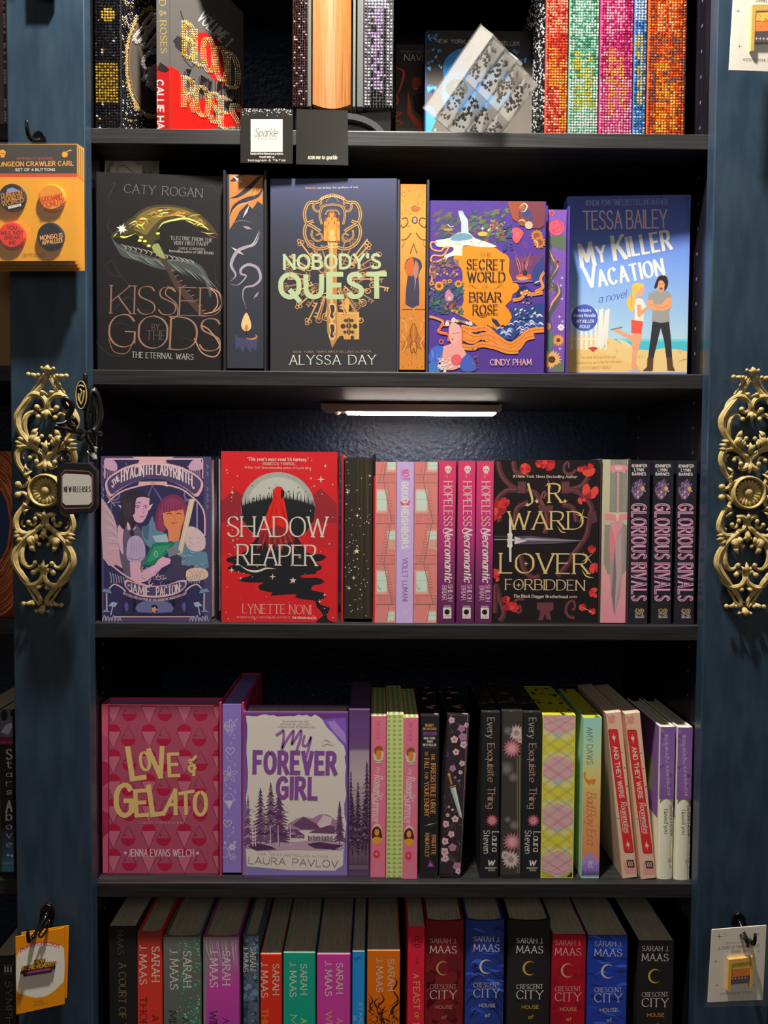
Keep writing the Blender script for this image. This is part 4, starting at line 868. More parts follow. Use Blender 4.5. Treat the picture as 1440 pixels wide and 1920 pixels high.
    # mushrooms, cave and bottom
    a.poly([(310,1500),(460,1560),(620,1580),(800,1555),(930,1500),(950,1720),(300,1720)], '#2a2540', 0)
    for x in (420, 800): a.line([(x,1540),(x+8,1620),(x-4,1710)], 26, '#161324', 3, taper=True)
    a.poly([(460,1620),(560,1590),(700,1590),(780,1620),(790,1700),(460,1700)], '#5a5f88', 2); a.poly([(590,1700),(590,1640),(620,1625),(650,1640),(650,1700)], '#141428'); a.flower(618, 1675, 34, '#d8946a', '#c07a4a', 5, .3)
    for x in (345, 905): a.poly([(x-20,1640),(x+5,1600),(x+25,1650),(x+6,1700)], '#4c4a8c', 2)
    for sg, ox in ((1, 0), (-1, 1260)):
        X = lambda v: ox+sg*v
        a.line([(X(180),1470),(X(230),1430),(X(300),1460),(X(340),1500)], 13, '#b8a0b0', 5)
        for i in range(6): a.line([(X(185+i*26),1310+i*10),(X(200+i*24),1360),(X(200+i*26),1420)], 8, '#8f88a0', 3)
        a.poly([(X(100),1500),(X(130),1470),(X(190),1480),(X(205),1520)], '#5f7a98', 1); a.line([(X(155),1515),(X(158),1680)], 13, '#a09aae')
        a.poly([(X(170),1640),(X(210),1600),(X(262),1610),(X(240),1650)], '#8a94ac', 1); a.line([(X(215),1645),(X(195),1730)], 10, '#a09aae')
        for i in range(6): a.line([(X(115+i*30),1790),(X(135+i*30),1730+(i % 3)*12),(X(150+i*30),1790)], 9, '#8e88a4', 3)
        a.poly([(X(110),1700),(X(150),1670),(X(190),1700)], '#6a7c9c', 1)
    a.line([(230,1745),(1010,1745)], 11, pk)
    for i in range(14): a.star(q.uniform(150, 1080), q.uniform(230, 420), 9, '#d8c0cc')
    # lettering on arcs
    a.part('title_lettering')
    def arc(cx, base, amp, half):
        a.warp = lambda x, y: (x, y+amp*((x-cx)/half)**2)
    arc(610, 0, 150, 430); a.text('HYACINTH', 300, 360, 600, 360, 105, '#e3ccd0', wt=1.3, con=.6, sp=.5); a.text('LABYRINTH', 640, 360, 985, 360, 105, '#e3ccd0', wt=1.3, con=.6, sp=.5)
    a.text('THE', 222, 350, 285, 330, 60, '#e3ccd0', wt=1.5, sp=.4)
    arc(625, 0, -42, 240); a.part('author_lettering'); a.text('JAMIE', 375, 1546, 575, 1546, 86, '#ddc6cc', wt=1.2, con=.6, sp=.5); a.text('PACTON', 640, 1546, 865, 1546, 86, '#ddc6cc', wt=1.2, con=.6, sp=.5)
    arc(625, 0, -70, 310); a.part('small_print'); a.text('BESTSELLING AUTHOR OF THE ABSINTHE UNDERGROUND', 318, 1594, 930, 1594, 22, '#b8a4b4', wt=1.5)
    a.warp = None; a.flush()
    a = book('plain pale-edged hardcover standing directly behind the lilac fantasy novel', 'face', 2, 201, 409.5, 855, '#2f2a44', .030, True, .050, gain=RG[2], pages=WHITEP); a.flush()
hyacinth()

def shadow():
    a = book('bright red hardcover with a hooded red-cloaked figure before a grey moon', 'face', 2, 414.5, 632, 847, '#b01c20', .032, True, .008, gain=RG[2])
    a.frame(400, 820, 4.5); q = random.Random(8)
    a.rect(60, 118, 1045, 1590, '#b81e24'); a.poly([(65,540),(180,440),(300,520),(300,800),(200,880),(65,880)], '#82222a'); a.poly([(800,520),(905,428),(1045,560),(1045,840),(900,860),(780,800)], '#82222a')
    a.poly([(65,720),(300,700),(340,900),(200,1000),(65,980)], '#a81f26'); a.poly([(780,720),(1045,720),(1045,960),(800,900)], '#a81f26')
    a.circ(545, 595, 312, '#8f938e', 302, n=44); a.circ(545, 560, 250, '#a5a8a0', 225, n=36)
    for _ in range(26):
        an = q.uniform(0, 6.28); r = q.uniform(60, 280); x, y = 545+r*math.cos(an), 520-abs(r*math.sin(an))*.8
        a.circ(x, y, q.uniform(3, 7), '#3a3a38', n=6)
    # forest
    pts = [(236,600)]
    for i in range(40):
        x = 240+i*15.6; base = 560-70*math.sin(math.pi*min(1, max(0, (x-230)/640)))+(20 if i % 2 else 0); pts += [(x-5, base+8), (x, base-q.uniform(20, 62)), (x+5, base+8)]
    pts += [(858,600),(845,700),(790,790),(700,860),(545,900),(400,860),(300,780),(245,690)]
    a.poly(pts, '#1c1d20')
    a.poly([(500,480),(505,440),(540,412),(580,420),(598,460),(590,500),(610,580),(625,680),(640,760),(700,900),(760,960),(300,960),(400,800),(440,680),(470,590),(500,530)], '#d8261f', 1)
    a.poly([(575,440),(600,455),(596,500),(575,520),(570,480)], '#2a1416', 2)
    for p_ in ([(520,500),(500,600),(470,720),(420,900)], [(560,530),(590,640),(600,780)], [(530,540),(530,680),(520,860)], [(500,450),(520,500),(560,540)], [(585,600),(610,700),(640,860)]): a.line(p_, 11, '#a01618', 5, taper=True)
    a.line([(515,470),(520,440),(545,425)], 10, '#e84a3a', 4, taper=True)
    # black river
    a.poly([(330,890),(420,800),(545,760),(660,800),(740,890),(780,960),(830,985),(900,985),(955,1010),(900,1045),(860,1050),(915,1090),(900,1120),(860,1130),(870,1150),(740,1165),(760,1185),(880,1185),(935,1215),(900,1240),(840,1250),(830,1290),(930,1310),(950,1350),(900,1370),(905,1410),(985,1440),(960,1490),(970,1540),(1025,1560),(1030,1590),(880,1590),(880,1540),(930,1500),(870,1430),(860,1380),(780,1370),(690,1350),(700,1325),(560,1330),(480,1335),(500,1310),(400,1290),(380,1250),(430,1225),(320,1225),(230,1215),(230,1190),(330,1160),(180,1130),(115,1100),(180,1070),(120,1050),(115,1020),(200,995),(270,960)], '#1b1b20', 2)
    a.poly([(400,800),(545,740),(650,790),(690,870),(600,900),(560,980),(520,880),(480,980),(440,880),(360,950)], '#7d2026', 1)
    for i in range(12): a.line([(430+i*18,800),(400+i*24,880),(380+i*30,960)], 7, '#b8332e' if i % 2 else '#4a181c', 3, taper=True)
    st = '#e3b6a8'
    a.dots((100,160,1030,1540), 95, 2.5, 6.5, st, 9, lambda x, y: (y > 860 or x > 800 or x < 240) and abs(x-545) > 60)
    for x, y, r in ((908,355,34),(160,465,22),(155,1120,26),(500,1175,28),(897,1385,18),(940,1330,18),(730,1010,18),(232,1190,14)): a.star(x, y, r, '#ecd0c0')
    a.star(672, 1208, 30, '#d8c8c0', 5, .42)
    a.circ(165, 870, 8, st); a.circ(945, 240, 9, st); a.circ(823, 347, 10, '#e08878'); a.circ(850, 412, 9, '#e08878')
    a.part('title_lettering', FOIL); K = dict(wt=.95, con=.4, serif=True); S_ = '#cdc6ba'
    a.text('SHADOW', 122, 835, 960, 838, 165, S_, sp=.55, **K); a.text('REAPER', 205, 1075, 870, 1082, 170, S_, sp=.5, **K)
    a.line([(215,1070),(290,1120),(370,1130),(450,1105),(525,1110)], 18, S_, 6, taper=True)
    a.part('author_lettering'); a.text('LYNETTE NONI', 248, 1483, 822, 1492, 76, '#e0a098', wt=.9, con=.6, serif=True, sp=.8)
    a.part('small_print')
    a.text('"This year\'s must-read YA fantasy."', 290, 196, 800, 200, 26, '#f0dcd4', wt=1.9, con=.6, serif=True); a.text('-REBECCA YARROS,', 410, 232, 690, 234, 20, '#e8c8c0', wt=1.4); a.text('#1 New York Times bestselling author of Fourth Wing', 265, 262, 822, 268, 17, '#e8c0b8', wt=1.4)
    a.text('INTERNATIONALLY BESTSELLING AUTHOR OF', 200, 1525, 650, 1527, 15, '#e0a098', wt=1.3); a.text('THE PRISON HEALER', 662, 1530, 865, 1534, 16, '#f0d8d0', wt=2.2, slant=.2)
    a.flush()
    a = book('red hardcover turned fore-edge out, black edge sprinkled with gold and white stars', 'edge', 2, 640, 703.5, 852, '#a81c22', .15, True, .010, gain=RG[2], edge_over=.004, pcol='#28251f')
    a.frame(400, 820, 4.5).part('painted_edge')
    for x in (1180, 1222, 1240, 1252, 1288, 1305): a.line([(x,162),(x+q.uniform(-4,4),1530)], q.uniform(2, 4), q.choice(['#4a3d20','#5a4826','#3a3220']))
    a.line([(1290,165),(1302,700)], 8, '#a8883c', taper=True)
    a.dots((1112,175,1322,1520), 70, 3, 6, ['#d8d4c4','#b8ae90','#e8e4d8'], 21)
    for x, y, r in ((1133,463,22),(1215,660,18),(1185,1186,20),(1145,1272,22),(1320,325,16),(1212,446,10)): a.star(x, y, r, '#e6e2d2')
    a.star(1210, 960, 26, '#ddd6bd', 5, .45)
    a.part('corner_label'); a.b = None; a.yoff = 0
    a.flush()
    m = MB(); hb = a.W/2; m.box(hb-.003, hb+.0004, -.0004, .02, a.H-.026, a.H+.0004, rgbg('#17161c', 1.5)); m.build('corner_wrap', PRINT, a.root)
shadow()

def pinkedge(f, y0=145, y1=1790):
    """brownstone windows and fire-escape stairs, one tall strip; f maps 0..200 x"""
    a, X = f
    a.poly([(X(0),y0),(X(200),y0),(X(200),y1),(X(0),y1)], '#e58a86')
    for k, y in enumerate((y0-10, 430, 850, 1265, 1680)):
        left = k % 2 == 1; xa, xb = (20, 110) if left else (125, 200)
        h_ = 235 if left else 110
        a.rect(X(xa-10), y-8, X(xb+8), min(y+h_, y1), '#e2b49c'); a.rect(X(xa), y+8, X(xb), min(y+h_-22, y1), '#bcd0c4'); a.line([(X(xa+4),y+30),(X(xb-4),y+70)], 8, '#d3ded0')
        a.line([(X(xa-4),y+h_*.42),(X(xb+4),y+h_*.42)], 4, '#a88a80')
        if not left and k == 2: a.rect(X(125), y+100, X(190), y+190, '#b5907e'); a.circ(X(190), y+185, 12, '#f0cfa0')
        if left and k == 3: a.line([(X(25),y+140),(X(40),y+190),(X(60),y+170)], 5, '#5a5a50', 3)
    for k, y in enumerate((270, 690, 1105, 1520)):
        a.line([(X(0),y),(X(200),y)], 4, '#8a5a50'); a.line([(X(0),y+88),(X(200),y+88)], 7, '#7d6058')
        for i in range(15): a.line([(X(6+i*14),y),(X(6+i*14),y+86)], 3, '#9c5f58')
        a.line([(X(8),y+88),(X(8),y+135)], 5, '#7d6058')
    for k, (ya, yb) in enumerate(((360,770),(785,1195),(1200,1600))):
        s_ = 1 if k % 2 == 0 else -1; xa, xb = (85, 165) if s_ > 0 else (150, 85)
        a.line([(X(xa),ya),(X(xb),yb)], 9, '#7a6a60'); a.line([(X(xa+36*s_),ya),(X(xb+36*s_),yb-20)], 4, '#8f7268')
        for i in range(14): t = i/14; x = xa+(xb-xa)*t; y = ya+(yb-ya)*t; a.line([(X(x),y),(X(x+32*s_),y+4)], 3, '#9a7a70')
    a.line([(X(75),150),(X(45),350)], 6, '#8f6a60'); a.line([(X(105),150),(X(75),350)], 9, '#7a6a60'); a.line([(X(140),1600),(X(110),1780)], 8, '#7a6a60')
def good():
    q = random.Random(3)
    for i, (x0, x1, lab) in enumerate(((703.6, 742.4, 'pink paperback with painted fire-escape edge, beside the black star-painted edge'), (776.6, 820, 'pink paperback with painted fire-escape edge, beside the magenta spines'))):
        a = book(lab, 'edge', 2, x0, x1, 866, '#d8807c', .134, False, .008, gain=RG[2], pcol='#e58a86', group='pink paperbacks with painted fire-escape edges')
        a.frame(680, 840, 5.485).part('painted_edge'); X = (lambda v: 128+v*1.06) if i == 0 else (lambda v: 528+v*1.19)
        pinkedge((a, X)); a.flush()
    a = book('lilac paperback spine with white slab lettering between two pink painted edges', 'spine', 2, 743, 776, 866, '#b09ac8', .134, False, .008, gain=RG[2])
    a.frame(680, 840, 5.485); a.part('title_lettering')
    a.poly([(395,240),(440,220),(470,330),(400,330)], '#b094c6'); a.ring(440, 280, 1, 2, '#c04070')
    for p_ in ([(392,230),(395,320),(470,325)], [(400,240),(480,235)]): a.line(p_, 4, '#d04a78')
    a.poly([(385,560),(400,540),(420,575),(460,520),(490,545),(470,600),(440,575),(400,600)], '#d86070', 1)
    a.text('NOT', 405, 225, 420, 330, 62, '#d04a78', wt=1.2, slant=.1)
    a.text('GOOD', 405, 352, 405, 560, 60, '#ffffff', wt=2.6, sp=.9); a.text('NEIGHBORS', 405, 600, 405, 1035, 60, '#ffffff', wt=2.6, sp=.9)
    a.part('author_lettering'); a.text('VIOLET LUMANI', 410, 1135, 410, 1575, 52, '#6f5a9a', wt=1.2, space=6)
    a.part('publisher_mark')
    for dx, dy in ((-18,-8),(18,-8),(0,16),(0,-28)): a.line([(436+dx-14,1700+dy),(436+dx,1686+dy),(436+dx+14,1700+dy),(436+dx,1714+dy),(436+dx-14,1700+dy)], 5, '#e4dcec')
    a.flush()
good()

def hopeless():
    a = book('magenta to plum paperback spine with a white skull, next to the pink painted edge', 'spine', 2, 821.4, 854, 864, '#7c2555', .134, False, .008, gain=RG[2], group='three magenta paperbacks', bulge=0)
    a.frame(680, 840, 5.485); a.vgrad(770, 970, [(125, '#c83a60'), (500, '#b83264'), (850, '#a03068'), (1250, '#6f2a5a'), (1810, '#4a2048')])
    sk = '#eee0da'
    a.circ(880, 214, 35, sk, 34); a.rect(862, 225, 898, 262, sk)
    for x in (866, 894): a.circ(x, 222, 9, '#c23a62', n=7)
    a.poly([(876,238),(884,238),(880,228)], '#c23a62')
    for x in (872, 880, 888): a.line([(x,248),(x,262)], 2.5, '#c23a62')
    a.text('A NOVEL', 862, 272, 862, 310, 14, '#d8a0a8', wt=1); a.line([(850,280),(850,300)], 2, '#d8a0a8')
    a.part('title_lettering'); a.text('HOPELESS', 836, 345, 836, 800, 84, '#e0c4b8', wt=1.25, con=.35, serif=True, sp=.7)
    a.text('Necromantic', 846, 826, 846, 1375, 78, '#f2ebe6', wt=2.0, con=.4, slant=.2, sp=.35); a.line([(846,826),(826,850),(842,880)], 8, '#f2ebe6', 4)
    a.part('author_lettering'); a.text('SHILOH', 878, 1405, 878, 1575, 44, '#d8bccc', wt=1.2, con=.5, serif=True, sp=.7); a.text('BRIAR', 818, 1418, 818, 1563, 44, '#d8bccc', wt=1.2, con=.5, serif=True, sp=.7)
    a.part('publisher_mark'); a.rect(828, 1640, 912, 1753, '#efe9e4'); a.circ(868, 1686, 28, '#17151c'); a.circ(900, 1654, 5, '#17151c'); a.text('orbit', 838, 1740, 902, 1740, 24, '#9a3a50', wt=1.3)
    a.text('FANTASY', 836, 1632, 905, 1632, 11, '#e8dce0', wt=2)
    a.flush(); r = a.root
    for x, lab in ((874, 'middle of the three magenta to plum paperback spines with white skulls'), (908.5, 'magenta to plum paperback spine touching the black gold-titled cover')):
        dup(r, (P(x, 1010, .008)[0], .008, r.location.z), label=lab)
hopeless()

def lover():
    a = book('black cover with gold foil title, silver dagger and red blooms on wrought iron', 'face', 2, 925.6, 1122, 862.5, '#221c1e', .034, True, .009, gain=RG[2])
    a.frame(910, 840, 5.487); q = random.Random(6)
    ir, ir2 = '#4f2b30', '#6d3a3e'
    a.rect(80, 125, 1165, 1790, '#181315')
    for p_ in ([(130,140),(160,260),(230,360),(330,430)], [(330,430),(220,440),(130,520),(110,640),(150,760)], [(290,140),(310,240),(400,270),(450,200)], [(870,430),(990,390),(1060,300)], [(870,430),(980,470),(1090,600),(1080,700)], [(1080,700),(1040,900),(960,1020),(880,1120)],
               [(430,430),(520,470),(570,560),(620,640)], [(300,760),(330,620),(440,560)], [(800,580),(900,620),(940,760)], [(620,640),(640,760),(610,880)], [(360,1100),(400,1250),(480,1330),(560,1320)], [(740,1320),(860,1180),(900,1100)], [(110,1400),(150,1560),(190,1700),(150,1780)], [(100,1420),(100,1700)]):
        a.line(p_, 52, ir, 7); a.line([(x-9, y-6) for x, y in p_], 12, ir2, 7); a.line([(x+16, y+8) for x, y in p_], 5, '#2f1a1e', 7)
    def sc(cx, cy, r, sg, a0=0):
        pts = [(cx+sg*r*(1-.13*i/2)*math.cos(a0+i*.55)*max(.12, 1-i/15), cy+r*math.sin(a0+i*.55)*max(.12, 1-i/15)) for i in range(15)]
        a.line(pts, 34, ir, 3, w2=16); a.line(pts, 8, ir2, 3)
    sc(850, 190, 90, 1, .4); sc(350, 1640, 95, -1, 4.2); sc(900, 1640, 110, 1, 1.4)
    for x, y in ((375,405),(825,405)): a.rect(x-42, y-58, x+42, y+62, '#553036'); a.ring(x, y, 24, 6, ir2)
    a.poly([(540,590),(700,590),(690,660),(560,660)], '#553036'); a.line([(600,590),(575,520),(600,450),(620,470),(600,520)], 20, ir2, 5)
    a.poly([(530,1590),(700,1590),(700,1660),(660,1690),(680,1770),(630,1760),(615,1700),(590,1770),(540,1770),(570,1680),(530,1660)], '#5f3238'); a.poly([(1050,670),(1140,650),(1150,760),(1060,790)], '#4f2b30')
    def bloom(x, y, r, n=6):
        for i in range(n):
            an = q.uniform(0, 6.28); a.poly([(x,y),(x+r*math.cos(an-.6),y+r*math.sin(an-.6)),(x+r*1.15*math.cos(an),y+r*1.15*math.sin(an)),(x+r*math.cos(an+.6),y+r*math.sin(an+.6))], q.choice(['#b0282a','#cc3a34','#8a2024','#d8483c']), 2)
    for x, y, r in ((410,215,52),(640,160,70),(560,160,40),(1060,225,62),(975,220,28),(1080,440,75),(990,540,36),(130,620,76),(200,560,46),(120,720,44),(1095,1040,38),(1125,1240,52),(1120,1490,48),(100,1290,44),(110,1340,34),(220,1600,66),(300,1640,44),(1000,1640,34),(1100,1680,32)): bloom(x, y, r, 9)
    a.line([(1000,1640),(1060,1670),(1100,1690)], 7, '#b88a50', 3)
    # dagger
    a.poly([(300,910),(460,905),(700,925),(1035,955),(700,985),(460,990),(310,990),(290,950)], '#4a4450'); a.poly([(300,910),(430,955),(300,990)], '#b8aeb4'); a.poly([(300,950),(1030,953),(700,940),(440,925)], '#8f8790')
    a.rect(80, 936, 225, 946, '#8f868a'); a.rect(80, 908, 225, 912, '#5a5256')
    a.poly([(243,720),(266,720),(270,870),(282,890),(275,930),(300,945),(275,965),(280,1010),(268,1030),(268,1172),(246,1172),(244,1030),(222,1010),(230,980),(222,945),(232,920),(224,890),(243,870)], '#b5b0ac', 0); a.line([(255,725),(256,1165)], 6, '#dcd8d2'); a.circ(252, 890, 22, '#c8c2bc', 18); a.circ(252, 1005, 22, '#c8c2bc', 18)
    a.part('title_lettering', FOIL); g = '#ecd08c'; K = dict(wt=1.15, con=.28, serif=True, sp=.75)
    a.text('J.', 425, 590, 535, 560, 215, g, **K); a.text('R.', 655, 560, 820, 558, 190, g, **K); a.line([(400,588),(440,592),(470,560)], 14, g, 4, taper=True)
    a.text('WARD', 240, 835, 1000, 835, 180, g, **K); a.line([(740,800),(780,860),(830,870)], 12, g, 4, taper=True)
    a.text('LOVER', 155, 1285, 1060, 1292, 200, g, **K); a.line([(990,1250),(1040,1320),(1115,1335)], 14, g, 4, taper=True)
    a.text('FORBIDDEN', 208, 1455, 1018, 1466, 105, '#dcc39a', wt=1.1, con=.3, serif=True, sp=.8)
    for x, y in ((418,1190),(342,1410),(525,545),(820,545)): a.star(x, y, 26, '#f0dca0', 4, .3)
    a.star(990, 700, 80, '#e8c860', 4, .1, .3); a.star(1050, 1130, 80, '#e8c860', 4, .1, .9); a.star(660, 372, 60, '#e8b050', 4, .1, 1.2)
    a.part('small_print'); a.text('#1 New York Times Bestselling Author', 285, 304, 940, 308, 26, '#d8c8a8', wt=1.6, con=.5, serif=True, slant=.1); a.text('The Black Dagger Brotherhood', 290, 1537, 845, 1545, 30, '#d8cbb8', wt=1.7, con=.5, serif=True); a.text('series', 860, 1542, 940, 1542, 24, '#b8a898', wt=1.2, slant=.3)
    a.flush()
    a = book('dark hardcover turned fore-edge out, edge painted with a pink-hilted sword', 'edge', 2, 1124, 1180.3, 860, '#3a2a30', .15, True, .008, gain=RG[2], edge_over=.0012, bt=.0018, pcol='#9a9478')
    a.frame(910, 840, 5.487)
    a.frame(1110, 840, 5.487).part('painted_edge')
    a.vgrad(100, 380, [(110, '#a8a488'), (500, '#a8a68a'), (1100, '#a89a84'), (1300, '#c08a88'), (1805, '#c97f90')])
    a.poly([(190,115),(365,115),(365,660),(180,660)], '#77766c'); a.poly([(130,790),(370,790),(365,1250),(300,1330),(160,1300),(120,1180)], '#7d7a70')
    for x in (208, 228, 330, 345): a.line([(x,120),(x-4,650)], 3, '#99978a')
    a.poly([(175,200),(200,178),(270,170),(345,178),(372,205),(345,235),(335,262),(310,245),(270,250),(235,245),(210,262),(200,235)], '#d88a92', 1); a.poly([(230,200),(270,185),(320,200),(300,225),(250,225)], '#f0c8c8', 1)
    a.poly([(258,255),(282,255),(278,668),(256,668)], '#b8858a'); a.line([(268,260),(266,660)], 6, '#e0b8b8')
    for i in range(20): a.line([(255,280+i*19),(282,275+i*19)], 3, '#8c5a62')
    a.poly([(130,672),(200,680),(262,690),(330,676),(370,680),(368,735),(320,742),(262,768),(200,745),(130,735)], '#d98a94', 1); a.poly([(240,680),(285,680),(262,765)], '#efd0c4')
    a.poly([(185,770),(325,760),(325,1150),(292,1500),(228,1735),(195,1500),(180,1200)], '#8e7d80'); a.poly([(188,775),(320,768),(240,965)], '#dc8f9a')
    a.poly([(182,800),(240,965),(215,1120),(185,1180)], '#c8737c'); a.poly([(240,965),(300,860),(300,1300),(232,1700)], '#a08a8c'); a.poly([(236,1000),(250,1300),(230,1730),(200,1500)], '#6d6266')
    a.flush()
lover()

def glorious():
    a = book('black paperback spine with outlined pink lettering and a crystal, beside the sword-painted edge', 'spine', 2, 1181.5, 1217.5, 863, '#1c1c24', .134, False, .008, gain=RG[2], group='three black paperbacks with pink outlined lettering')
    a.frame(1110, 840, 5.487); q = random.Random(4)
    a.part('cover_print')
    a.poly([(395,440),(420,370),(470,345),(500,312),(520,360),(545,410),(530,460),(480,530),(440,520)], '#6a5270', 0)
    for i in range(22): x = q.uniform(410, 530); y = q.uniform(330, 520); a.poly([(x,y),(x+q.uniform(10,34),y-q.uniform(0,20)),(x+q.uniform(0,24),y+q.uniform(10,30))], q.choice(['#b8a0b4','#3a2c4a','#8a6a9a','#d8c4cc','#1f1a2c','#c8a070']))
    a.poly([(500,405),(525,392),(542,418),(525,445),(505,428)], '#d8a45c'); a.line([(480,500),(575,480)], 6, '#6a3f8a', taper=True); a.line([(490,460),(580,450)], 4, '#5a3a9a', taper=True)
    a.part('author_lettering')
    for s_, y, x0, x1 in (('JENNIFER', 196, 402, 565), ('LYNN', 238, 436, 530), ('BARNES', 280, 414, 552)): a.text(s_, x0, y, x1, y, 27, '#cfc6c4', wt=2.0)
    a.part('title_lettering')
    for (s_, y0, y1) in (('GLORIOUS', 580, 1135), ('RIVALS', 1190, 1565)):
        a.text(s_, 412, y0, 412, y1, 140, '#a8648c', wt=1.9, sp=.35, con=.85, serif=False); a.text(s_, 412, y0, 412, y1, 140, '#d0a8b8', wt=1.35, sp=.35, con=.85); a.text(s_, 412, y0, 412, y1, 140, '#3a2038', wt=.6, sp=.35, con=.8)
    a.part('publisher_mark')
    for x in (464, 512): a.ring(x, 1674, 20, 5, '#c8a868'); 
    a.text('L', 458, 1684, 468, 1684, 20, '#c8a868', wt=1.5); a.text('B', 508, 1684, 518, 1684, 20, '#c8a868', wt=1.5)
    a.text('LITTLE,', 446, 1722, 534, 1722, 20, '#bdb4b0', wt=1.5); a.text('BROWN', 446, 1748, 534, 1748, 18, '#bdb4b0', wt=1.5)
    a.flush(); r = a.root
    for x, lab in ((1243.5, 'middle of the three black spines with outlined pink lettering'), (1287, 'black spine with outlined pink lettering nearest the bookcase side')):
        dup(r, (P(x, 1010, .008)[0], .008, r.location.z), label=lab)
glorious()
# ------------------------------------------------------------------ fourth board
RG3 = RG[3]
def gelato():
    a = book('raspberry pink hardcover patterned with ice cream cones and pale gold hand lettering', 'face', 3, 191, 410.5, 1321, '#a03050', .032, True, .022, gain=RG3, pcol='#7c6a9c')
    a.frame(170, 1240, 4.465)
    a.rect(92, 360, 1075, 1770, '#8a3c52'); rd, ln_ = '#8e1434', '#6c2238'
    for r_ in range(8):
        y = 405+r_*208
        for c_ in range(5):
            x = 190+c_*297; a.poly([(x-62,y-30),(x+62,y-30),(x,y+120)], '#9a5266'); a.line([(x-62,y-20),(x,y+118),(x+62,y-20)], 6, ln_)
            a.poly([(x+62*math.cos(t), y-25-62*math.sin(t)) for t in [math.pi*k/10 for k in range(11)]], rd)
            x2 = 325+c_*297-(10 if r_ % 2 else 0); y2 = y+35; a.poly([(x2+62*math.cos(t), y2+62*math.sin(t)) for t in [math.pi*k/10 for k in range(11)]], rd); a.line([(x2-55,y2),(x2,y2-110),(x2+55,y2)], 6, ln_)
            a.poly([(x+85,y+2),(x+98,y+6),(x+111,y+2),(x+98,y+18)], ln_)
    a.rect(92, 360, 150, 1770, '#a5455f'); a.line([(153,360),(150,1765)], 9, '#5c1228')
    for i in range(4): a.poly([(94,620+i*210),(148,640+i*210),(148,800+i*210),(94,850+i*210)], '#8c1c40' if i % 2 else '#9c3a58')
    a.line([(110,362),(1030,372)], 7, '#c8708c'); 
    a.part('title_lettering'); g = '#cdb070'; K = dict(wt=1.75, con=.85)
    a.text('L', 350, 985, 450, 970, 260, g, **K); a.text('O', 430, 915, 500, 905, 150, g, **K); a.text('V', 528, 975, 640, 955, 235, g, **K); a.text('E', 660, 958, 738, 955, 180, g, **K)
    a.line([(885,790),(860,820),(825,835),(850,865),(820,890),(850,925),(880,880)], 24, g, 5); a.line([(868,860),(862,960)], 24, g)
    a.text('G', 215, 1290, 345, 1290, 255, g, **K); a.text('E', 385, 1290, 475, 1285, 205, g, **K); a.text('L', 520, 1285, 610, 1272, 240, g, **K); a.text('A', 622, 1255, 712, 1275, 190, g, **K); a.line([(735,1110),(870,1085)], 28, g); a.line([(795,1105),(800,1285)], 30, g); a.text('O', 872, 1285, 965, 1285, 190, g, **K)
    a.part('author_lettering'); a.text('JENNA EVANS WELCH', 318, 1632, 862, 1632, 58, '#d8b8c4', wt=1.3, con=.7)
    for x in (290, 895): a.poly([(x-14,1602),(x-6,1592),(x,1600),(x+8,1592),(x+16,1602),(x,1622)], '#d8b8c4')
    a.part('small_print'); a.text('COLLECTOR\'S EDITION', 400, 1360, 778, 1362, 18, '#b87a8c', wt=1.6, sp=1.3)
    a.flush()
    a = book('pink hardcover turned fore-edge out, lilac edge drawn with white hearts, gelato and flowers', 'edge', 3, 411.5, 457, 1318, '#a02c50', .15, True, .016, gain=RG3, edge_over=.003, bt=.0024, pcol='#7466a6')
    a.frame(170, 1240, 4.465).part('painted_edge'); w_ = '#cfc4e0'
    def heart(x, y, s): a.line([(x,y+s),(x-s*.8,y+s*.1),(x-s*.8,y-s*.5),(x-s*.3,y-s*.7),(x,y-s*.2),(x+s*.4,y-s*.7),(x+s*.85,y-s*.4),(x+s*.7,y+s*.2),(x,y+s)], 6, w_, 4)
    a.line([(1115,545),(1165,625),(1215,540),(1115,545)], 6, w_); a.line([(1115,545),(1135,505),(1160,515),(1168,485),(1190,515),(1215,540)], 6, w_, 3)
    for i in range(5): a.line([(1128+i*17,520),(1150+i*8,590)], 4, w_)
    a.line([(1200,510),(1228,485)], 7, w_); heart(1170, 748, 38); heart(1146, 1355, 38)
    for i in range(5): an = i*1.257-1.57; a.line([(1160,945),(1160+42*math.cos(an-.3),945+42*math.sin(an-.3)),(1160+72*math.cos(an),945+72*math.sin(an)),(1160+42*math.cos(an+.3),945+42*math.sin(an+.3)),(1160,945)], 5, w_, 3)
    a.ring(1155, 1150, 42, 5, w_, 44); a.poly([(1125,1165),(1195,1165),(1160,1240)], w_)
    for p_ in ([(1200,605),(1205,640),(1180,655)], [(1180,680),(1170,705)], [(1135,790),(1160,830),(1205,850),(1210,900)], [(1125,1020),(1150,1060),(1200,1075),(1220,1120)], [(1215,1150),(1195,1190)], [(1125,1250),(1130,1290)], [(1190,1380),(1200,1420),(1160,1450),(1145,1485)]):
        for k in range(len(p_)-1): x0, y0 = p_[k]; x1, y1 = p_[k+1]; a.line([(x0,y0),(x0+(x1-x0)*.65,y0+(y1-y0)*.65)], 5, w_)
    for x, y in ((1125,1518),(1205,1515)): a.circ(x, y, 11, w_)
    a.ring(1125, 1600, 34, 5, w_, 42); a.ring(1190, 1640, 22, 5, w_); a.star(1190, 1640, 14, w_, 5, .4); a.flower(1185, 1555, 36, w_, '#8a7cb8', 6, .2); a.line([(1150,1570),(1170,1640)], 5, w_)
    a.flush()
gelato()

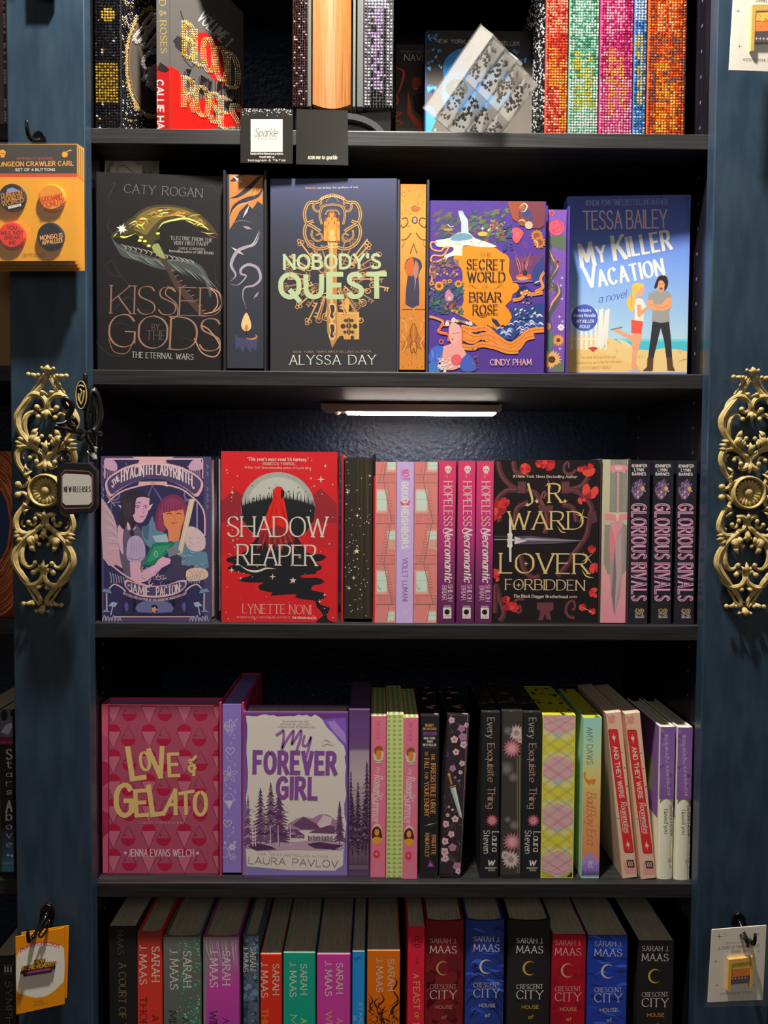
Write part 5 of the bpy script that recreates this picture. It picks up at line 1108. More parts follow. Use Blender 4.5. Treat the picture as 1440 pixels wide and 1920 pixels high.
def conifer(a, x, y0, y1, hw, c1, c2, seed, n=15):
    q = random.Random(seed); a.line([(x,y0),(x,y1)], 9, c2)
    for i in range(n):
        t = (i+.6)/n; y = y0+(y1-y0)*t*.92; w_ = hw*(.12+t)*q.uniform(.8, 1.15)
        a.poly([(x,y-(y1-y0)*.05),(x-w_*.5,y+6),(x-w_,y+q.uniform(14,34)),(x-w_*.45,y+18),(x,y+10),(x+w_*.45,y+18),(x+w_*q.uniform(.8,1.1),y+q.uniform(14,34)),(x+w_*.5,y+4)], c1 if i % 3 else c2)
def forever():
    a = book('white torn-paper cover with purple block title above pines, mountains and a lake', 'face', 3, 455, 652, 1335, '#57386e', .030, True, .014, yaw=0, gain=RG3)
    a.frame(440, 1270, 4.8); q = random.Random(12); dp = '#4a2a4c'
    a.vgrad(60, 1030, [(285, '#7a5088'), (330, '#5b3070'), (600, '#5c3f86'), (1780, '#6d6296')])
    pts = [(100,345)]; 
    for i in range(18): pts.append((130+i*37, 345+q.uniform(-12, 14)))
    pts += [(790,380),(830,450),(890,500),(930,560),(985,620),(1000,680)]
    for i in range(10): pts.append((1000+q.uniform(-12,10)-i*.5, 720+i*85))
    pts += [(985,1560),(900,1545)]
    for i in range(12): pts.append((860-i*65, 1545+q.uniform(-8, 12)))
    for i in range(14): pts.append((112+q.uniform(-12,8), 1480-i*80))
    a.poly(pts, '#c9c3bb')
    for i in range(34): x = q.uniform(140, 950); y = q.uniform(380, 1300); a.line([(x,y),(x+q.uniform(-30,30),y+q.uniform(60,160)),(x+q.uniform(-40,50),y+q.uniform(160,260))], q.uniform(4,9), q.choice(['#bab2ae','#d6d0c8','#b2aab0']), 4, taper=True)
    a.poly([(790,380),(1000,360),(1010,640),(950,580),(900,520),(840,460)], '#6a4ba0', 1); a.poly([(830,400),(900,390),(990,500),(1000,600),(900,500)], '#8f6fb0', 1)
    a.poly([(100,1540),(300,1560),(600,1545),(980,1560),(975,1690),(900,1740),(500,1735),(110,1700)], '#bdb5b0', 1)
    # mountains, lake, shore
    a.poly([(480,1320),(560,1270),(620,1252),(700,1270),(760,1235),(830,1232),(880,1260),(960,1330),(960,1400),(480,1400)], '#8a6a84', 0)
    a.poly([(520,1330),(620,1255),(740,1320),(770,1370),(600,1370)], '#5a3a58'); a.poly([(740,1320),(800,1240),(880,1265),(860,1330),(780,1360)], '#b8a8a8')
    for i in range(12): a.line([(750+i*12,1330-i*3),(790+i*9,1260+i*2)], 4, dp, taper=True); a.line([(560+i*14,1320),(610+i*10,1275+i*3)], 4, '#b8a4b0' if i % 2 else '#3f2440', taper=True)
    a.poly([(480,1390),(640,1375),(860,1405),(960,1410),(960,1480),(640,1470),(480,1450)], '#cfc8c2'); a.poly([(660,1400),(760,1360),(850,1330),(900,1340),(900,1410),(700,1402)], '#5c3c5a', 1)
    a.poly([(400,1430),(430,1390),(490,1362),(560,1370),(630,1420),(625,1450),(480,1445)], '#5c3c5c', 1)
    for i in range(40): x = q.uniform(410, 620); a.circ(x, 1445-q.uniform(0, 60)*math.sin(math.pi*(x-400)/230), q.uniform(5, 10), q.choice([dp, '#8a6a88', '#a890a4']), n=6)
    for i in range(16): conifer(a, 665+i*14, 1425+(i % 3)*5, 1468, 8, dp, dp, i, 4)
    a.poly([(110,1480),(300,1490),(480,1480),(700,1470),(980,1490),(985,1540),(800,1555),(500,1550),(300,1560),(110,1540)], '#9a7f94', 1)
    a.poly([(650,1500),(760,1480),(880,1500),(980,1510),(900,1550),(720,1540)], '#46294a', 1); a.poly([(110,1520),(200,1490),(330,1520),(380,1550),(200,1560)], '#46294a', 1)
    for i in range(14): a.line([(300+i*30,1560),(380+i*34,1500+(i % 4)*6)], 5, q.choice(['#6a4a68','#d0c4c4']), taper=True)
    conifer(a, 120, 1060, 1540, 60, '#5a3a5c', '#8a6c88', 1); conifer(a, 232, 1000, 1520, 100, '#5f4062', dp, 2); conifer(a, 325, 950, 1510, 105, '#6a4c6c', '#3f2242', 3, 18); conifer(a, 400, 1010, 1520, 120, '#553558', dp, 4, 18); conifer(a, 945, 1115, 1500, 62, '#553658', dp, 5)
    for x in (160, 185, 320, 390, 500): a.line([(x,1330),(x+4,1520)], 8, '#b8a0b0')
    for i in range(60): x = q.uniform(130, 480); y = q.uniform(1150, 1420); a.line([(x-16,y+8),(x,y-4),(x+18,y+8)], 5, q.choice(['#c4b4bc','#3f2442','#8f7490']), taper=True)
    a.line([(785,580),(820,562),(845,572),(880,590)], 5, '#6a5a6a', 4, taper=True); a.line([(770,615),(800,612),(840,598),(870,612),(905,605)], 5, '#6a5a6a', 4, taper=True)
    a.part('title_lettering'); t_ = '#6d3f80'; K = dict(wt=2.1, sp=.8)
    a.text('FOREVER', 178, 852, 905, 862, 180, t_, **K); a.text('GIRL', 388, 1080, 730, 1088, 175, t_, **K)
    a.line([(372,520),(420,490),(440,480),(440,560),(425,640),(470,560),(530,480),(520,560),(515,600),(560,530),(600,475),(590,560),(560,650),(572,662)], 22, '#7d5090', 5); a.line([(630,520),(612,600),(650,610),(688,535),(670,620),(640,720),(625,700)], 20, '#7d5090', 5)
    a.part('author_lettering'); a.text('LAURA PAVLOV', 125, 1672, 928, 1708, 60, '#57504f', wt=.75, sp=1.2, space=6)
    a.part('small_print'); a.text('USA TODAY BESTSELLING AUTHOR', 215, 1592, 840, 1620, 18, '#8a8086', wt=1.3, sp=1.5, space=6)
    for i, (s_, x0, x1) in enumerate((('"No one blends heart, heat,', 430, 672), ('and humor like Laura Pavlov."', 412, 688), ('-Catherine Cowles, #1 bestselling author', 385, 730))): a.text(s_, x0, 400+i*25, x1, 402+i*25, 14, '#5d5550', wt=1.1)
    a.flush()
    a = book('purple paperback turned fore-edge out, edge painted with a misty pine forest', 'edge', 3, 653.5, 693, 1331, '#4a3060', .134, False, .016, gain=RG3, pcol='#4c3a58')
    a.frame(440, 1270, 4.8).part('painted_edge')
    a.vgrad(1015, 1225, [(290, '#4f3460'), (500, '#57386c'), (640, '#5a4064'), (670, '#8a7888'), (900, '#9a8a92'), (1300, '#7a6a76'), (1720, '#3a2c3c')])
    for x, y0, hw, s_ in ((1046,850,60,1),(1190,770,90,2),(1110,950,70,3),(1060,1080,80,4),(1170,1100,80,6)): conifer(a, x, y0, 1600, hw, '#3f2c42', '#2c1c30', s_, 20)
    q = random.Random(77)
    for i in range(110): x = q.uniform(1025, 1210); y = q.uniform(950, 1560); a.line([(x-14,y+8),(x,y-4),(x+16,y+7)], 5, q.choice(['#7d6a7c','#a594a0','#2c1e30']), taper=True)
    for x in (1045, 1085, 1130, 1165, 1195): a.line([(x,1500),(x,1680)], 8, '#5f4e60')
    a.rect(1015, 1690, 1215, 1730, '#5c4c5c'); a.flush()
forever()

def roman():
    def top_check(a, c):
        pass
    def spine(x0, x1, ytop, lab, lean=0):
        a = book(lab, 'spine', 3, x0, x1, ytop, '#c8607a', .134, False, .014, gain=RG3, lean=lean, group='pink paperbacks with oval portraits', pages=GING)
        return a
    a = spine(695, 724, 1343, 'pink paperback spine with two oval portraits, beside the purple forest edge', 0)
    a.frame(680, 1270, 4.8)
    a.part('author_lettering'); a.text('DE LUCA', 128, 398, 125, 555, 26, '#98405e', wt=1.2, space=7, sp=1.6)
    a.part('portrait')
    a.circ(142, 690, 46, '#e9d9c4', 72, n=20); a.poly([(118,690),(118,650),(150,630),(170,650),(168,710),(150,740),(128,735)], '#c87f3a', 2); a.poly([(103,680),(108,640),(140,615),(175,630),(180,665),(160,655),(125,660),(118,700)], '#7a4420', 2); a.poly([(128,710),(160,715),(160,745),(130,742)], '#b87030')
    for i in range(4): a.line([(102+i*4,738+i*11),(145,746+i*11),(186-i*6,738+i*11)], 6, '#e6e0da' if i % 2 == 0 else '#5a7a6a', 3)
    a.flush(); a.part('portrait')
    a.circ(128, 1408, 48, '#e6cfc0', 94, n=20); a.poly([(82,1430),(88,1370),(128,1340),(165,1370),(175,1440),(150,1450),(100,1460)], '#43200f', 2); a.circ(128, 1395, 22, '#d08f4a', 32); a.poly([(90,1450),(128,1435),(168,1450),(150,1498),(105,1498)], '#dca52c', 2)
    a.part('title_lettering'); pw = '#ffe8e4'
    a.text('my', 120, 810, 120, 862, 44, pw, wt=1.1, slant=.2)
    a.text('Roman', 104, 880, 96, 1048, 76, pw, wt=1.35, con=.6, slant=.15, sp=.6); a.text('Summer', 92, 1058, 84, 1300, 76, pw, wt=1.35, con=.6, slant=.15, sp=.5); a.line([(170,1040),(180,1055),(150,1070),(90,1090),(85,1050),(110,1045)], 7, pw, 5)
    a.part('publisher_mark'); a.circ(125, 1592, 30, '#b02c40', 38); a.star(125, 1590, 20, '#e0908a', 5, .5); a.text('VIKING', 118, 1655, 116, 1745, 26, '#e8a4a4', wt=1.2)
    a.flush(); r = a.root
    X = P(769.5, 1480, .014)[0]; d = dup(r, (X, .010, r.location.z), label='pink paperback spine with two oval portraits, between the green gingham edge and black spine')
    d.scale = (.97, 1, .998)
    # gingham fore-edge
    a = book('paperback turned fore-edge out with green gingham painted edges', 'edge', 3, 725.2, 755.6, 1340, '#c0c890', .134, False, .012, gain=RG3, pages=GING, pcol=None)
    a.frame(680, 1270, 4.8).part('painted_edge')
    a.rect(205, 340, 375, 1775, '#cdd096')
    for x in (235, 285, 335): a.rect(x-12, 340, x+13, 1775, '#a3b46c')
    for i in range(36): y = 345+i*41; a.rect(205, y, 375, y+20, '#a3b46c'); [a.rect(x-12, y, x+13, y+20, '#7f974c') for x in (235, 285, 335)]
    a.flush()
# green gingham sprayed on the page edges
def gingham():
    m, nt, b = _mat('gingham_edge'); tc = nt.nodes.new('ShaderNodeTexCoord'); sp = nt.nodes.new('ShaderNodeSeparateXYZ'); nt.links.new(tc.outputs['Object'], sp.inputs[0])
    outs = []
    for ax, per in ((0, .0068), (1, .0085)):
        d = nt.nodes.new('ShaderNodeMath'); d.operation = 'DIVIDE'; d.inputs[1].default_value = per; nt.links.new(sp.outputs[ax], d.inputs[0])
        f = nt.nodes.new('ShaderNodeMath'); f.operation = 'FRACT'; nt.links.new(d.outputs[0], f.inputs[0])
        g = nt.nodes.new('ShaderNodeMath'); g.operation = 'GREATER_THAN'; g.inputs[1].default_value = .5; nt.links.new(f.outputs[0], g.inputs[0]); outs.append(g)
    s = nt.nodes.new('ShaderNodeMath'); s.operation = 'ADD'; nt.links.new(outs[0].outputs[0], s.inputs[0]); nt.links.new(outs[1].outputs[0], s.inputs[1])
    h = nt.nodes.new('ShaderNodeMath'); h.operation = 'MULTIPLY'; h.inputs[1].default_value = .5; nt.links.new(s.outputs[0], h.inputs[0])
    mix_col(nt, b, h.outputs[0], rgb('#e4e6ac'), rgb('#7c9448'), .1, .9); _set(b, Roughness=.6); return m
GING = gingham()
roman()

def spotted(name, c1, c2, scale, lo=.55, hi=.6):
    m, nt, b = _mat(name); tc = nt.nodes.new('ShaderNodeTexCoord'); n = nt.nodes.new('ShaderNodeTexNoise'); n.inputs['Scale'].default_value = scale; n.inputs['Detail'].default_value = 1
    nt.links.new(tc.outputs['Object'], n.inputs[0]); mix_col(nt, b, n.outputs[0], rgb(c1), rgb(c2), lo, hi); _set(b, Roughness=.55); return m
DFLOR = spotted('dark_floral_edge', '#241c24', '#c0a4b0', 70, .6, .64); YELB = spotted('yellow_star_edge', '#c8c42c', '#2f3218', 95, .62, .66); DGREY = spotted('dark_bloom_edge', '#2c2a2a', '#6a5f5f', 60, .55, .7)
def urge():
    a = book('black paperback spine with orange serif lettering and a purple publisher triangle', 'spine', 3, 788, 823, 1343, '#1f1e20', .134, False, .012, gain=RG3*.9, pages=DFLOR)
    a.frame(680, 1270, 4.8); a.part('title_lettering'); o_ = '#c8864a'
    a.text('DEARLY', 565, 442, 640, 442, 22, o_, wt=2, con=.6, serif=True, sp=.7); a.text('BELOATHED', 545, 473, 662, 473, 20, o_, wt=2, con=.6, serif=True, sp=.7)
    a.rect(545, 490, 665, 523, '#6a3f72'); a.text('BOOK 1', 568, 515, 640, 515, 16, '#2a1c2c', wt=1.8)
    for s_, y, x0, x1 in (('NEW YORK', 557, 552, 652), ('TIMES', 586, 577, 630), ('BESTSELLER', 617, 545, 662)): a.text(s_, x0, y, x1, y, 18, '#cbc0b8', wt=2)
    a.line([(545,634),(665,634)], 4, '#6a3f72')
    K = dict(wt=1.7, con=.45, serif=True, sp=.6)
    a.text('THE', 618, 688, 618, 748, 28, o_, **K); a.text('IRRESISTIBLE URGE', 616, 775, 612, 1228, 40, o_, **K)
    a.text('TO', 560, 668, 560, 702, 28, o_, **K); a.text('FALL', 556, 732, 556, 825, 40, o_, **K); a.text('FOR', 560, 856, 560, 914, 26, o_, **K); a.text('YOUR ENEMY', 556, 942, 556, 1250, 40, o_, **K)
    a.line([(558,1338),(600,1325),(665,1308)], 9, '#8a97a0', taper=True)
    a.part('author_lettering'); a.text('BRIGITTE', 624, 1420, 620, 1595, 34, o_, **K); a.text('KNIGHTLEY', 565, 1404, 562, 1616, 34, o_, **K)
    a.part('publisher_mark'); a.poly([(610,1640),(645,1708),(578,1708)], '#6c2f74'); a.ring(611, 1688, 9, 4, '#c090c0')
    a.flush()
    a = book('paperback turned fore-edge out, black edge painted with pink blossoms and a gold-hilted dagger', 'edge', 3, 832, 872.5, 1343, '#2c2428', .134, False, .012, lean=.045, gain=RG3*.9, pages=DFLOR, pcol=None, yaw=.03)
    a.frame(680, 1270, 4.8).part('painted_edge'); q = random.Random(31)
    a.poly([(740,340),(950,340),(880,1765),(700,1765)], '#2b2428')
    for i in range(34):
        y = q.uniform(370, 1740); x = 745+q.uniform(0, 150)-(y-340)*.035; a.line([(x,y),(x+q.uniform(20,50),y+q.uniform(10,40)),(x+q.uniform(-20,60),y+q.uniform(50,90))], 6, q.choice(['#5a4250','#6d4f62','#4a3844']), 4, taper=True)
    for x, y, r in ((890,460,38),(935,430,26),(825,560,38),(900,535,42),(910,605,38),(840,672,34),(895,775,30),(810,820,34),(880,855,22),(833,900,13),(868,930,12),(775,1165,12),(808,1192,13),(765,1240,20),(832,1275,36),(748,1320,36),(797,1412,34),(740,1475,38),(808,1530,40),(735,1570,44),(745,1630,36),(850,1700,44),(860,1745,30),(800,385,34),(720,1640,20)):
        a.flower(x, y, r, '#c6a2ac' if q.random() < .8 else '#9a6a8c', '#8f5f74', 5, .28, q.random(), .5)
    a.line([(778,875),(802,965)], 16, '#a8743c'); a.circ(777, 875, 13, '#b8864a'); a.line([(782,990),(840,972)], 10, '#a8743c')
    a.poly([(788,1000),(835,985),(890,1230),(892,1268),(870,1250)], '#8fa0a2'); a.poly([(810,995),(835,985),(890,1230),(884,1245)], '#b4c2c0')
    a.line([(945,345),(885,1765)], 8, '#7a6c58')
    a.flush()
urge()

def exquisite():
    a = book('black paperback spine with thin serif lettering and a pink dahlia, standing apart beside the gap', 'spine', 3, 901.5, 937, 1336, '#1d1c1e', .134, False, .012, gain=RG3*.9, pages=DGREY, group='black dahlia paperbacks')
    a.frame(860, 1270, 4.8); a.part('title_lettering'); K = dict(wt=1.05, con=.35, serif=True, sp=.7)
    a.text('Every', 260, 365, 258, 545, 62, '#a08f84', **K); a.text('Exquisite', 260, 598, 262, 942, 62, '#a88a78', **K); a.text('Thing', 264, 990, 262, 1180, 62, '#a88a78', **K)
    a.part('cover_print'); q = random.Random(9)
    for i in range(3): a.flower(300, 1288, 58-i*16, ['#8c4d5c','#b06a78','#c98a90'][i], '#8a4050', 13, .25, i*.3, .2)
    a.part('author_lettering'); a.text('Laura', 302, 1390, 300, 1565, 58, '#cac4c2', wt=1.1, con=.5, serif=True, sp=.7); a.text('Steven', 225, 1378, 225, 1582, 56, '#cac4c2', wt=1.1, con=.5, serif=True, sp=.7)
    a.part('publisher_mark'); a.text('W', 264, 1690, 318, 1690, 40, '#d8d4d0', wt=2.8, slant=.15); a.text('WEDNESDAY', 240, 1722, 340, 1722, 12, '#b8b0ac', wt=2); a.text('BOOKS', 268, 1742, 325, 1742, 11, '#b8b0ac', wt=2)
    a.flush(); r = a.root
    dup(r, (P(997, 1480, .012)[0], .012, r.location.z), label='black paperback spine with thin serif lettering, between the dahlia edge and the plaid edge')
    a = book('paperback turned fore-edge out, charcoal edge painted with pale and pink dahlias', 'edge', 3, 940, 978.5, 1334, '#2a2828', .134, False, .012, gain=RG3*.9, pages=DGREY)
    a.frame(860, 1270, 4.8).part('painted_edge'); a.rect(380, 290, 575, 1775, '#35322f')
    def mum(x, y, r, cs, n=15):
        for i in range(3): a.flower(x, y, r*(1-i*.28), cs[i % len(cs)], cs[-1], n-i*2, .15, i*.2, .16)
    pale, pink, dim = ['#a08c88','#c2aca6','#8a7472'], ['#8c5560','#b87482','#d8a4a8'], ['#4a4644','#5c5653','#6a6260']
    for x, y, r, c in ((520,500,80,pale),(440,480,50,dim),(430,820,80,dim),(490,900,60,dim),(480,640,92,pink),(480,1480,92,pink),(470,1640,90,pale),(420,1600,50,pale),(500,1330,60,dim),(440,1280,40,dim),(555,560,40,pale)): mum(x, y, r, c)
    for x in (527, 545, 553): a.line([(x,700),(x,1760)], 3, '#8f8068')
    a.flush()
exquisite()

def plaid():
    a = book('thick paperback turned fore-edge out with pink, yellow and blue plaid painted edges', 'edge', 3, 1016.5, 1077, 1341, '#c8bf50', .134, False, .012, gain=RG3, pages=YELB)
    a.frame(860, 1270, 4.8).part('painted_edge'); a.b = (a.pb[0], a.pb[1], a.ov, a.H-a.ov)
    L, Rr = 740, 1045; xs = (Rr-L)
    a.rect(L, 335, Rr, 1745, '#b8b478')
    def dia(cy, hh, c): a.poly([(L,cy),((L+Rr)/2,cy-hh),(Rr,cy),((L+Rr)/2,cy+hh)], c)
    for i in range(-1, 8):
        cy = 400+i*214; c = '#c0909a' if i % 2 == 0 else '#cfc22a'
        if i % 2 == 0: a.poly([(L,cy-60),(L+xs*.5,cy-130),(Rr,cy-60),(Rr,cy+60),(L+xs*.5,cy+130),(L,cy+60)], '#b98f94')
        else: a.poly([(L,cy-100),(L+xs*.5,cy),(L,cy+100)], '#c2b840'); a.poly([(Rr,cy-100),(L+xs*.5,cy),(Rr,cy+100)], '#c2b840'); dia(cy, 80, '#cac23c'); a.poly([(L+xs*.38,cy-95),(L+xs*.5,cy-118),(L+xs*.62,cy-95),(L+xs*.5,cy-72)], '#86a09c'); a.poly([(L+xs*.38,cy+108),(L+xs*.5,cy+85),(L+xs*.62,cy+108),(L+xs*.5,cy+131)], '#86a09c')
    for i in range(-3, 20):
        y = 335+i*107
        for d_, c in ((0, '#6b6a5c'), (18, '#7f8f9a' if i % 2 else '#6b5f62')):
            a.line([(L,y+d_),(Rr,y+d_+196)], 3.6, c); a.line([(L,y+196+d_),(Rr,y+d_)], 3.6, c)
    a.flush()
    # ombre mountain spine, turned a little so its side shows
    a = book('pastel paperback spine fading from mint to orange above purple mountains', 'spine', 3, 1092.5, 1126.5, 1346, '#86a898', .134, False, .012, gain=RG3, pages=YELB, yaw=-.0)
    a.frame(860, 1270, 4.8); a.vgrad(1080, 1290, [(360, '#7fb0a8'), (650, '#9ab890'), (900, '#cfc070'), (1150, '#dfae68'), (1600, '#e0905c'), (1780, '#b87a80')])
    a.poly([(1098,1650),(1140,1600),(1190,1575),(1220,1610),(1290,1660),(1290,1790),(1098,1790)], '#8a74ac', 0); a.poly([(1098,1700),(1150,1670),(1230,1690),(1290,1670),(1290,1790),(1098,1790)], '#7a64a0', 0)
    for i in range(16): x = 1100+i*12; a.poly([(x-6,1780),(x,1735-(i % 3)*12),(x+6,1780)], '#3f3c66')
    a.poly([(1120,860),(1145,850),(1140,900),(1170,925),(1200,915),(1240,920),(1215,970),(1195,950),(1175,970),(1150,950),(1128,905)], '#c8743a', 1)
    a.part('author_lettering'); a.text('AMY DAWS', 1152, 452, 1156, 783, 52, '#3f5c64', wt=1.0)
    a.part('title_lettering'); a.text('Bad', 1155, 1035, 1155, 1160, 78, '#b04a4c', wt=1.1, con=.5, slant=.25, sp=.35); a.text('Boy', 1155, 1188, 1155, 1330, 78, '#b04a4c', wt=1.1, con=.5, slant=.25, sp=.35); a.text('Era', 1155, 1365, 1155, 1500, 78, '#b04a4c', wt=1.1, con=.5, slant=.25, sp=.35)
    a.part('publisher_mark'); 
    for x in (1170, 1184, 1198): a.line([(x-5,1695),(x+5,1650)], 7, '#d8cfe0')
    a.rect(1160, 1702, 1212, 1710, '#c8bcd8')
    a.flush()
plaid()

def roommates():
    a = book('red-panelled paperback spine with playing-card hearts leaning left, nearer the pastel mountain spine', 'spine', 3, 1152, 1180.5, 1338, '#c09a84', .134, False, .012, lean=-.115, gain=RG3, group='leaning red playing-card paperbacks')
    a.frame(1040, 1270, 4.8)
    import types
    a.part('cover_print'); q = random.Random(2)
    def S(x, y):   # a sheared frame that follows the leaning spine: x -70..70 across, y 0..1 down
        return 505+x+y*190, 330+y*1440
    def pl(pts, c, sm=0): a.poly([S(*p) for p in pts], c, sm)
    pl([(-35,.0),(-10,.02),(18,.0),(40,.02),(20,.045),(0,.06),(-25,.045)], '#d08a84', 1); pl([(-62,.93),(0,.91),(62,.93),(62,1),(-62,1)], '#d09890')
    for i in range(12): x, y = q.choice([-60, 60])+q.uniform(-8, 8), q.uniform(.05, .95); a.circ(*S(x, y), 7, '#7a2c30', n=5)
    pl([(-50,.1),(-38,.088),(38,.088),(50,.1),(50,.86),(38,.875),(-38,.875),(-50,.86)], '#c9a88c'); pl([(-44,.104),(-34,.095),(34,.095),(44,.104),(44,.856),(34,.868),(-34,.868),(-44,.856)], '#5a1c20'); pl([(-41,.107),(-32,.099),(32,.099),(41,.107),(41,.853),(32,.864),(-32,.864),(-41,.853)], '#b02428')
    for y, up in ((.15, 1), (.815, -1)): pl([(0,y+.02*up),(-14,y),(-14,y-.01*up),(-6,y-.014*up),(0,y-.006*up),(6,y-.014*up),(14,y-.01*up),(14,y)], '#ecdccc', 1); a.line([S(0,y-.028),S(0,y+.03)], 3, '#ecdccc')
    a.text('POWART', *S(-40,.062), *S(44,.052), 16, '#b06a5c', wt=1.2)
    a.part('title_lettering'); a.text('AND THEY WERE', *S(-17,.205), *S(-17,.525), 36, '#efe2d6', wt=2.2, sp=.8); a.text('Roommates', *S(-16,.552), *S(-16,.742), 50, '#efe2d6', wt=1.5, con=.5, slant=.2, sp=.3); a.line([S(-28,.60),S(-28,.735)], 5, '#efe2d6')
    a.part('publisher_mark'); x, y = S(0, .935); 
    pl([(-33,.912),(33,.912),(33,.96),(-33,.96)], '#241c1c')
    for dx in (-16, 0, 16): a.line([(x+dx-10,y-24),(x+dx+8,y+26)], 5, '#d8c0ac'); a.line([(x+dx+8,y-24),(x+dx-8,y+26)], 3, '#d8c0ac')
    a.flush(); r = a.root
    dup(r, (r.location.x+P(1200.5, 1480, .012)[0]-P(1166.2, 1480, .012)[0], .010, r.location.z), label='red-panelled playing-card paperback spine leaning left, resting against the white and purple book')
roommates()

def beforei():
    a = book('slim hardcover, purple above and cream below, first of two beside the leaning red spines', 'spine', 3, 1236, 1264, 1363, '#c0b9a6', .125, True, .010, gain=RG3, group='purple and cream slim hardcovers', bulge=.002, z=ZS[3], pages=WHITEP)
    a.frame(1040, 1270, 4.8); a.part('cover_print')
    a.vgrad(900, 1110, [(440, '#6c4c84'), (800, '#74528a'), (1095, '#6a4880')])
    q = random.Random(6)
    for i in range(20): x = q.uniform(930, 1060); y = q.uniform(470, 1080); a.circ(x, y, q.uniform(6, 20), q.choice(['#7d5c94','#5d4074']), n=7)
    a.part('author_lettering'); a.text('TOSHIKAZU', 990, 515, 1000, 765, 24, '#dccfe4', wt=1.3, sp=1.4); a.text('KAWAGUCHI', 1002, 800, 1014, 1058, 24, '#dccfe4', wt=1.3, sp=1.4)
    a.part('title_lettering'); a.text('Before I knew', 1035, 1152, 1042, 1425, 32, '#3a302e', wt=1.2, con=.5, serif=True, sp=.6); a.text('I loved you', 985, 1188, 990, 1405, 32, '#3a302e', wt=1.2, con=.5, serif=True, sp=.6)
    a.text('a novel', 1030, 1460, 1034, 1570, 18, '#b0925a', wt=1.3); 
    a.part('publisher_mark')
    for dx, dy in ((-10,-6),(10,-6),(0,10)): a.ring(1042+dx, 1645+dy, 12, 4, '#6a5f5c', n=8)
    a.text('HANOVER', 1030, 1675, 1034, 1720, 12, '#8a807a', wt=1.2); a.flush(); r = a.root
    # cover side of the nearer copy
    m = MB(); m.box(-.0003, 0, .022, .055, .105, .150, rgbg('#5c6440', RG3)); o = m.build('cover_picture', PRINT, r); o.location.x = -a.W/2-.00015
    m = MB(); m.box(-.0002, 0, .004, .121, .080, a.H-.001, rgbg('#6a4a82', RG3)); o = m.build('side_print', PRINT, r); o.location.x = -a.W/2-.00008
    dup(r, (P(1281.5, 1480, .010)[0], .008, r.location.z), label='slim hardcover, purple above and cream below, nearest the bookcase side')
beforei()
# ------------------------------------------------------------------ top board in view: rhinestone-covered books
def textmask(items, r):
    """items: (txt, x0, y0, x1, y1, h) in photo pixels -> test whether a stone belongs to the lettering"""
    segs = []
    for txt, x0, y0, x1, y1, h in items:
        st, adv = strokes(txt, .8); ln = math.hypot(x1-x0, y1-y0); ax, ay = (x1-x0)/ln, (y1-y0)/ln; ux, uy = ay, -ax; kx = ln/adv; ky = h/10
        for cv, pts, _ in st:
            q = [(x0+ax*a*kx+ux*b*ky, y0+ay*a*kx+uy*b*ky) for a, b in pts]; segs += list(zip(q, q[1:]))
    S = np.array([[a[0], a[1], b[0], b[1]] for a, b in segs])
    def f(x, y):
        d = S[:, 2:]-S[:, :2]; t = ((x-S[:, 0])*d[:, 0]+(y-S[:, 1])*d[:, 1])/((d**2).sum(1)+1e-9); t = np.clip(t, 0, 1)
        return np.min(np.hypot(S[:, 0]+t*d[:, 0]-x, S[:, 1]+t*d[:, 1]-y)) < r
    return f
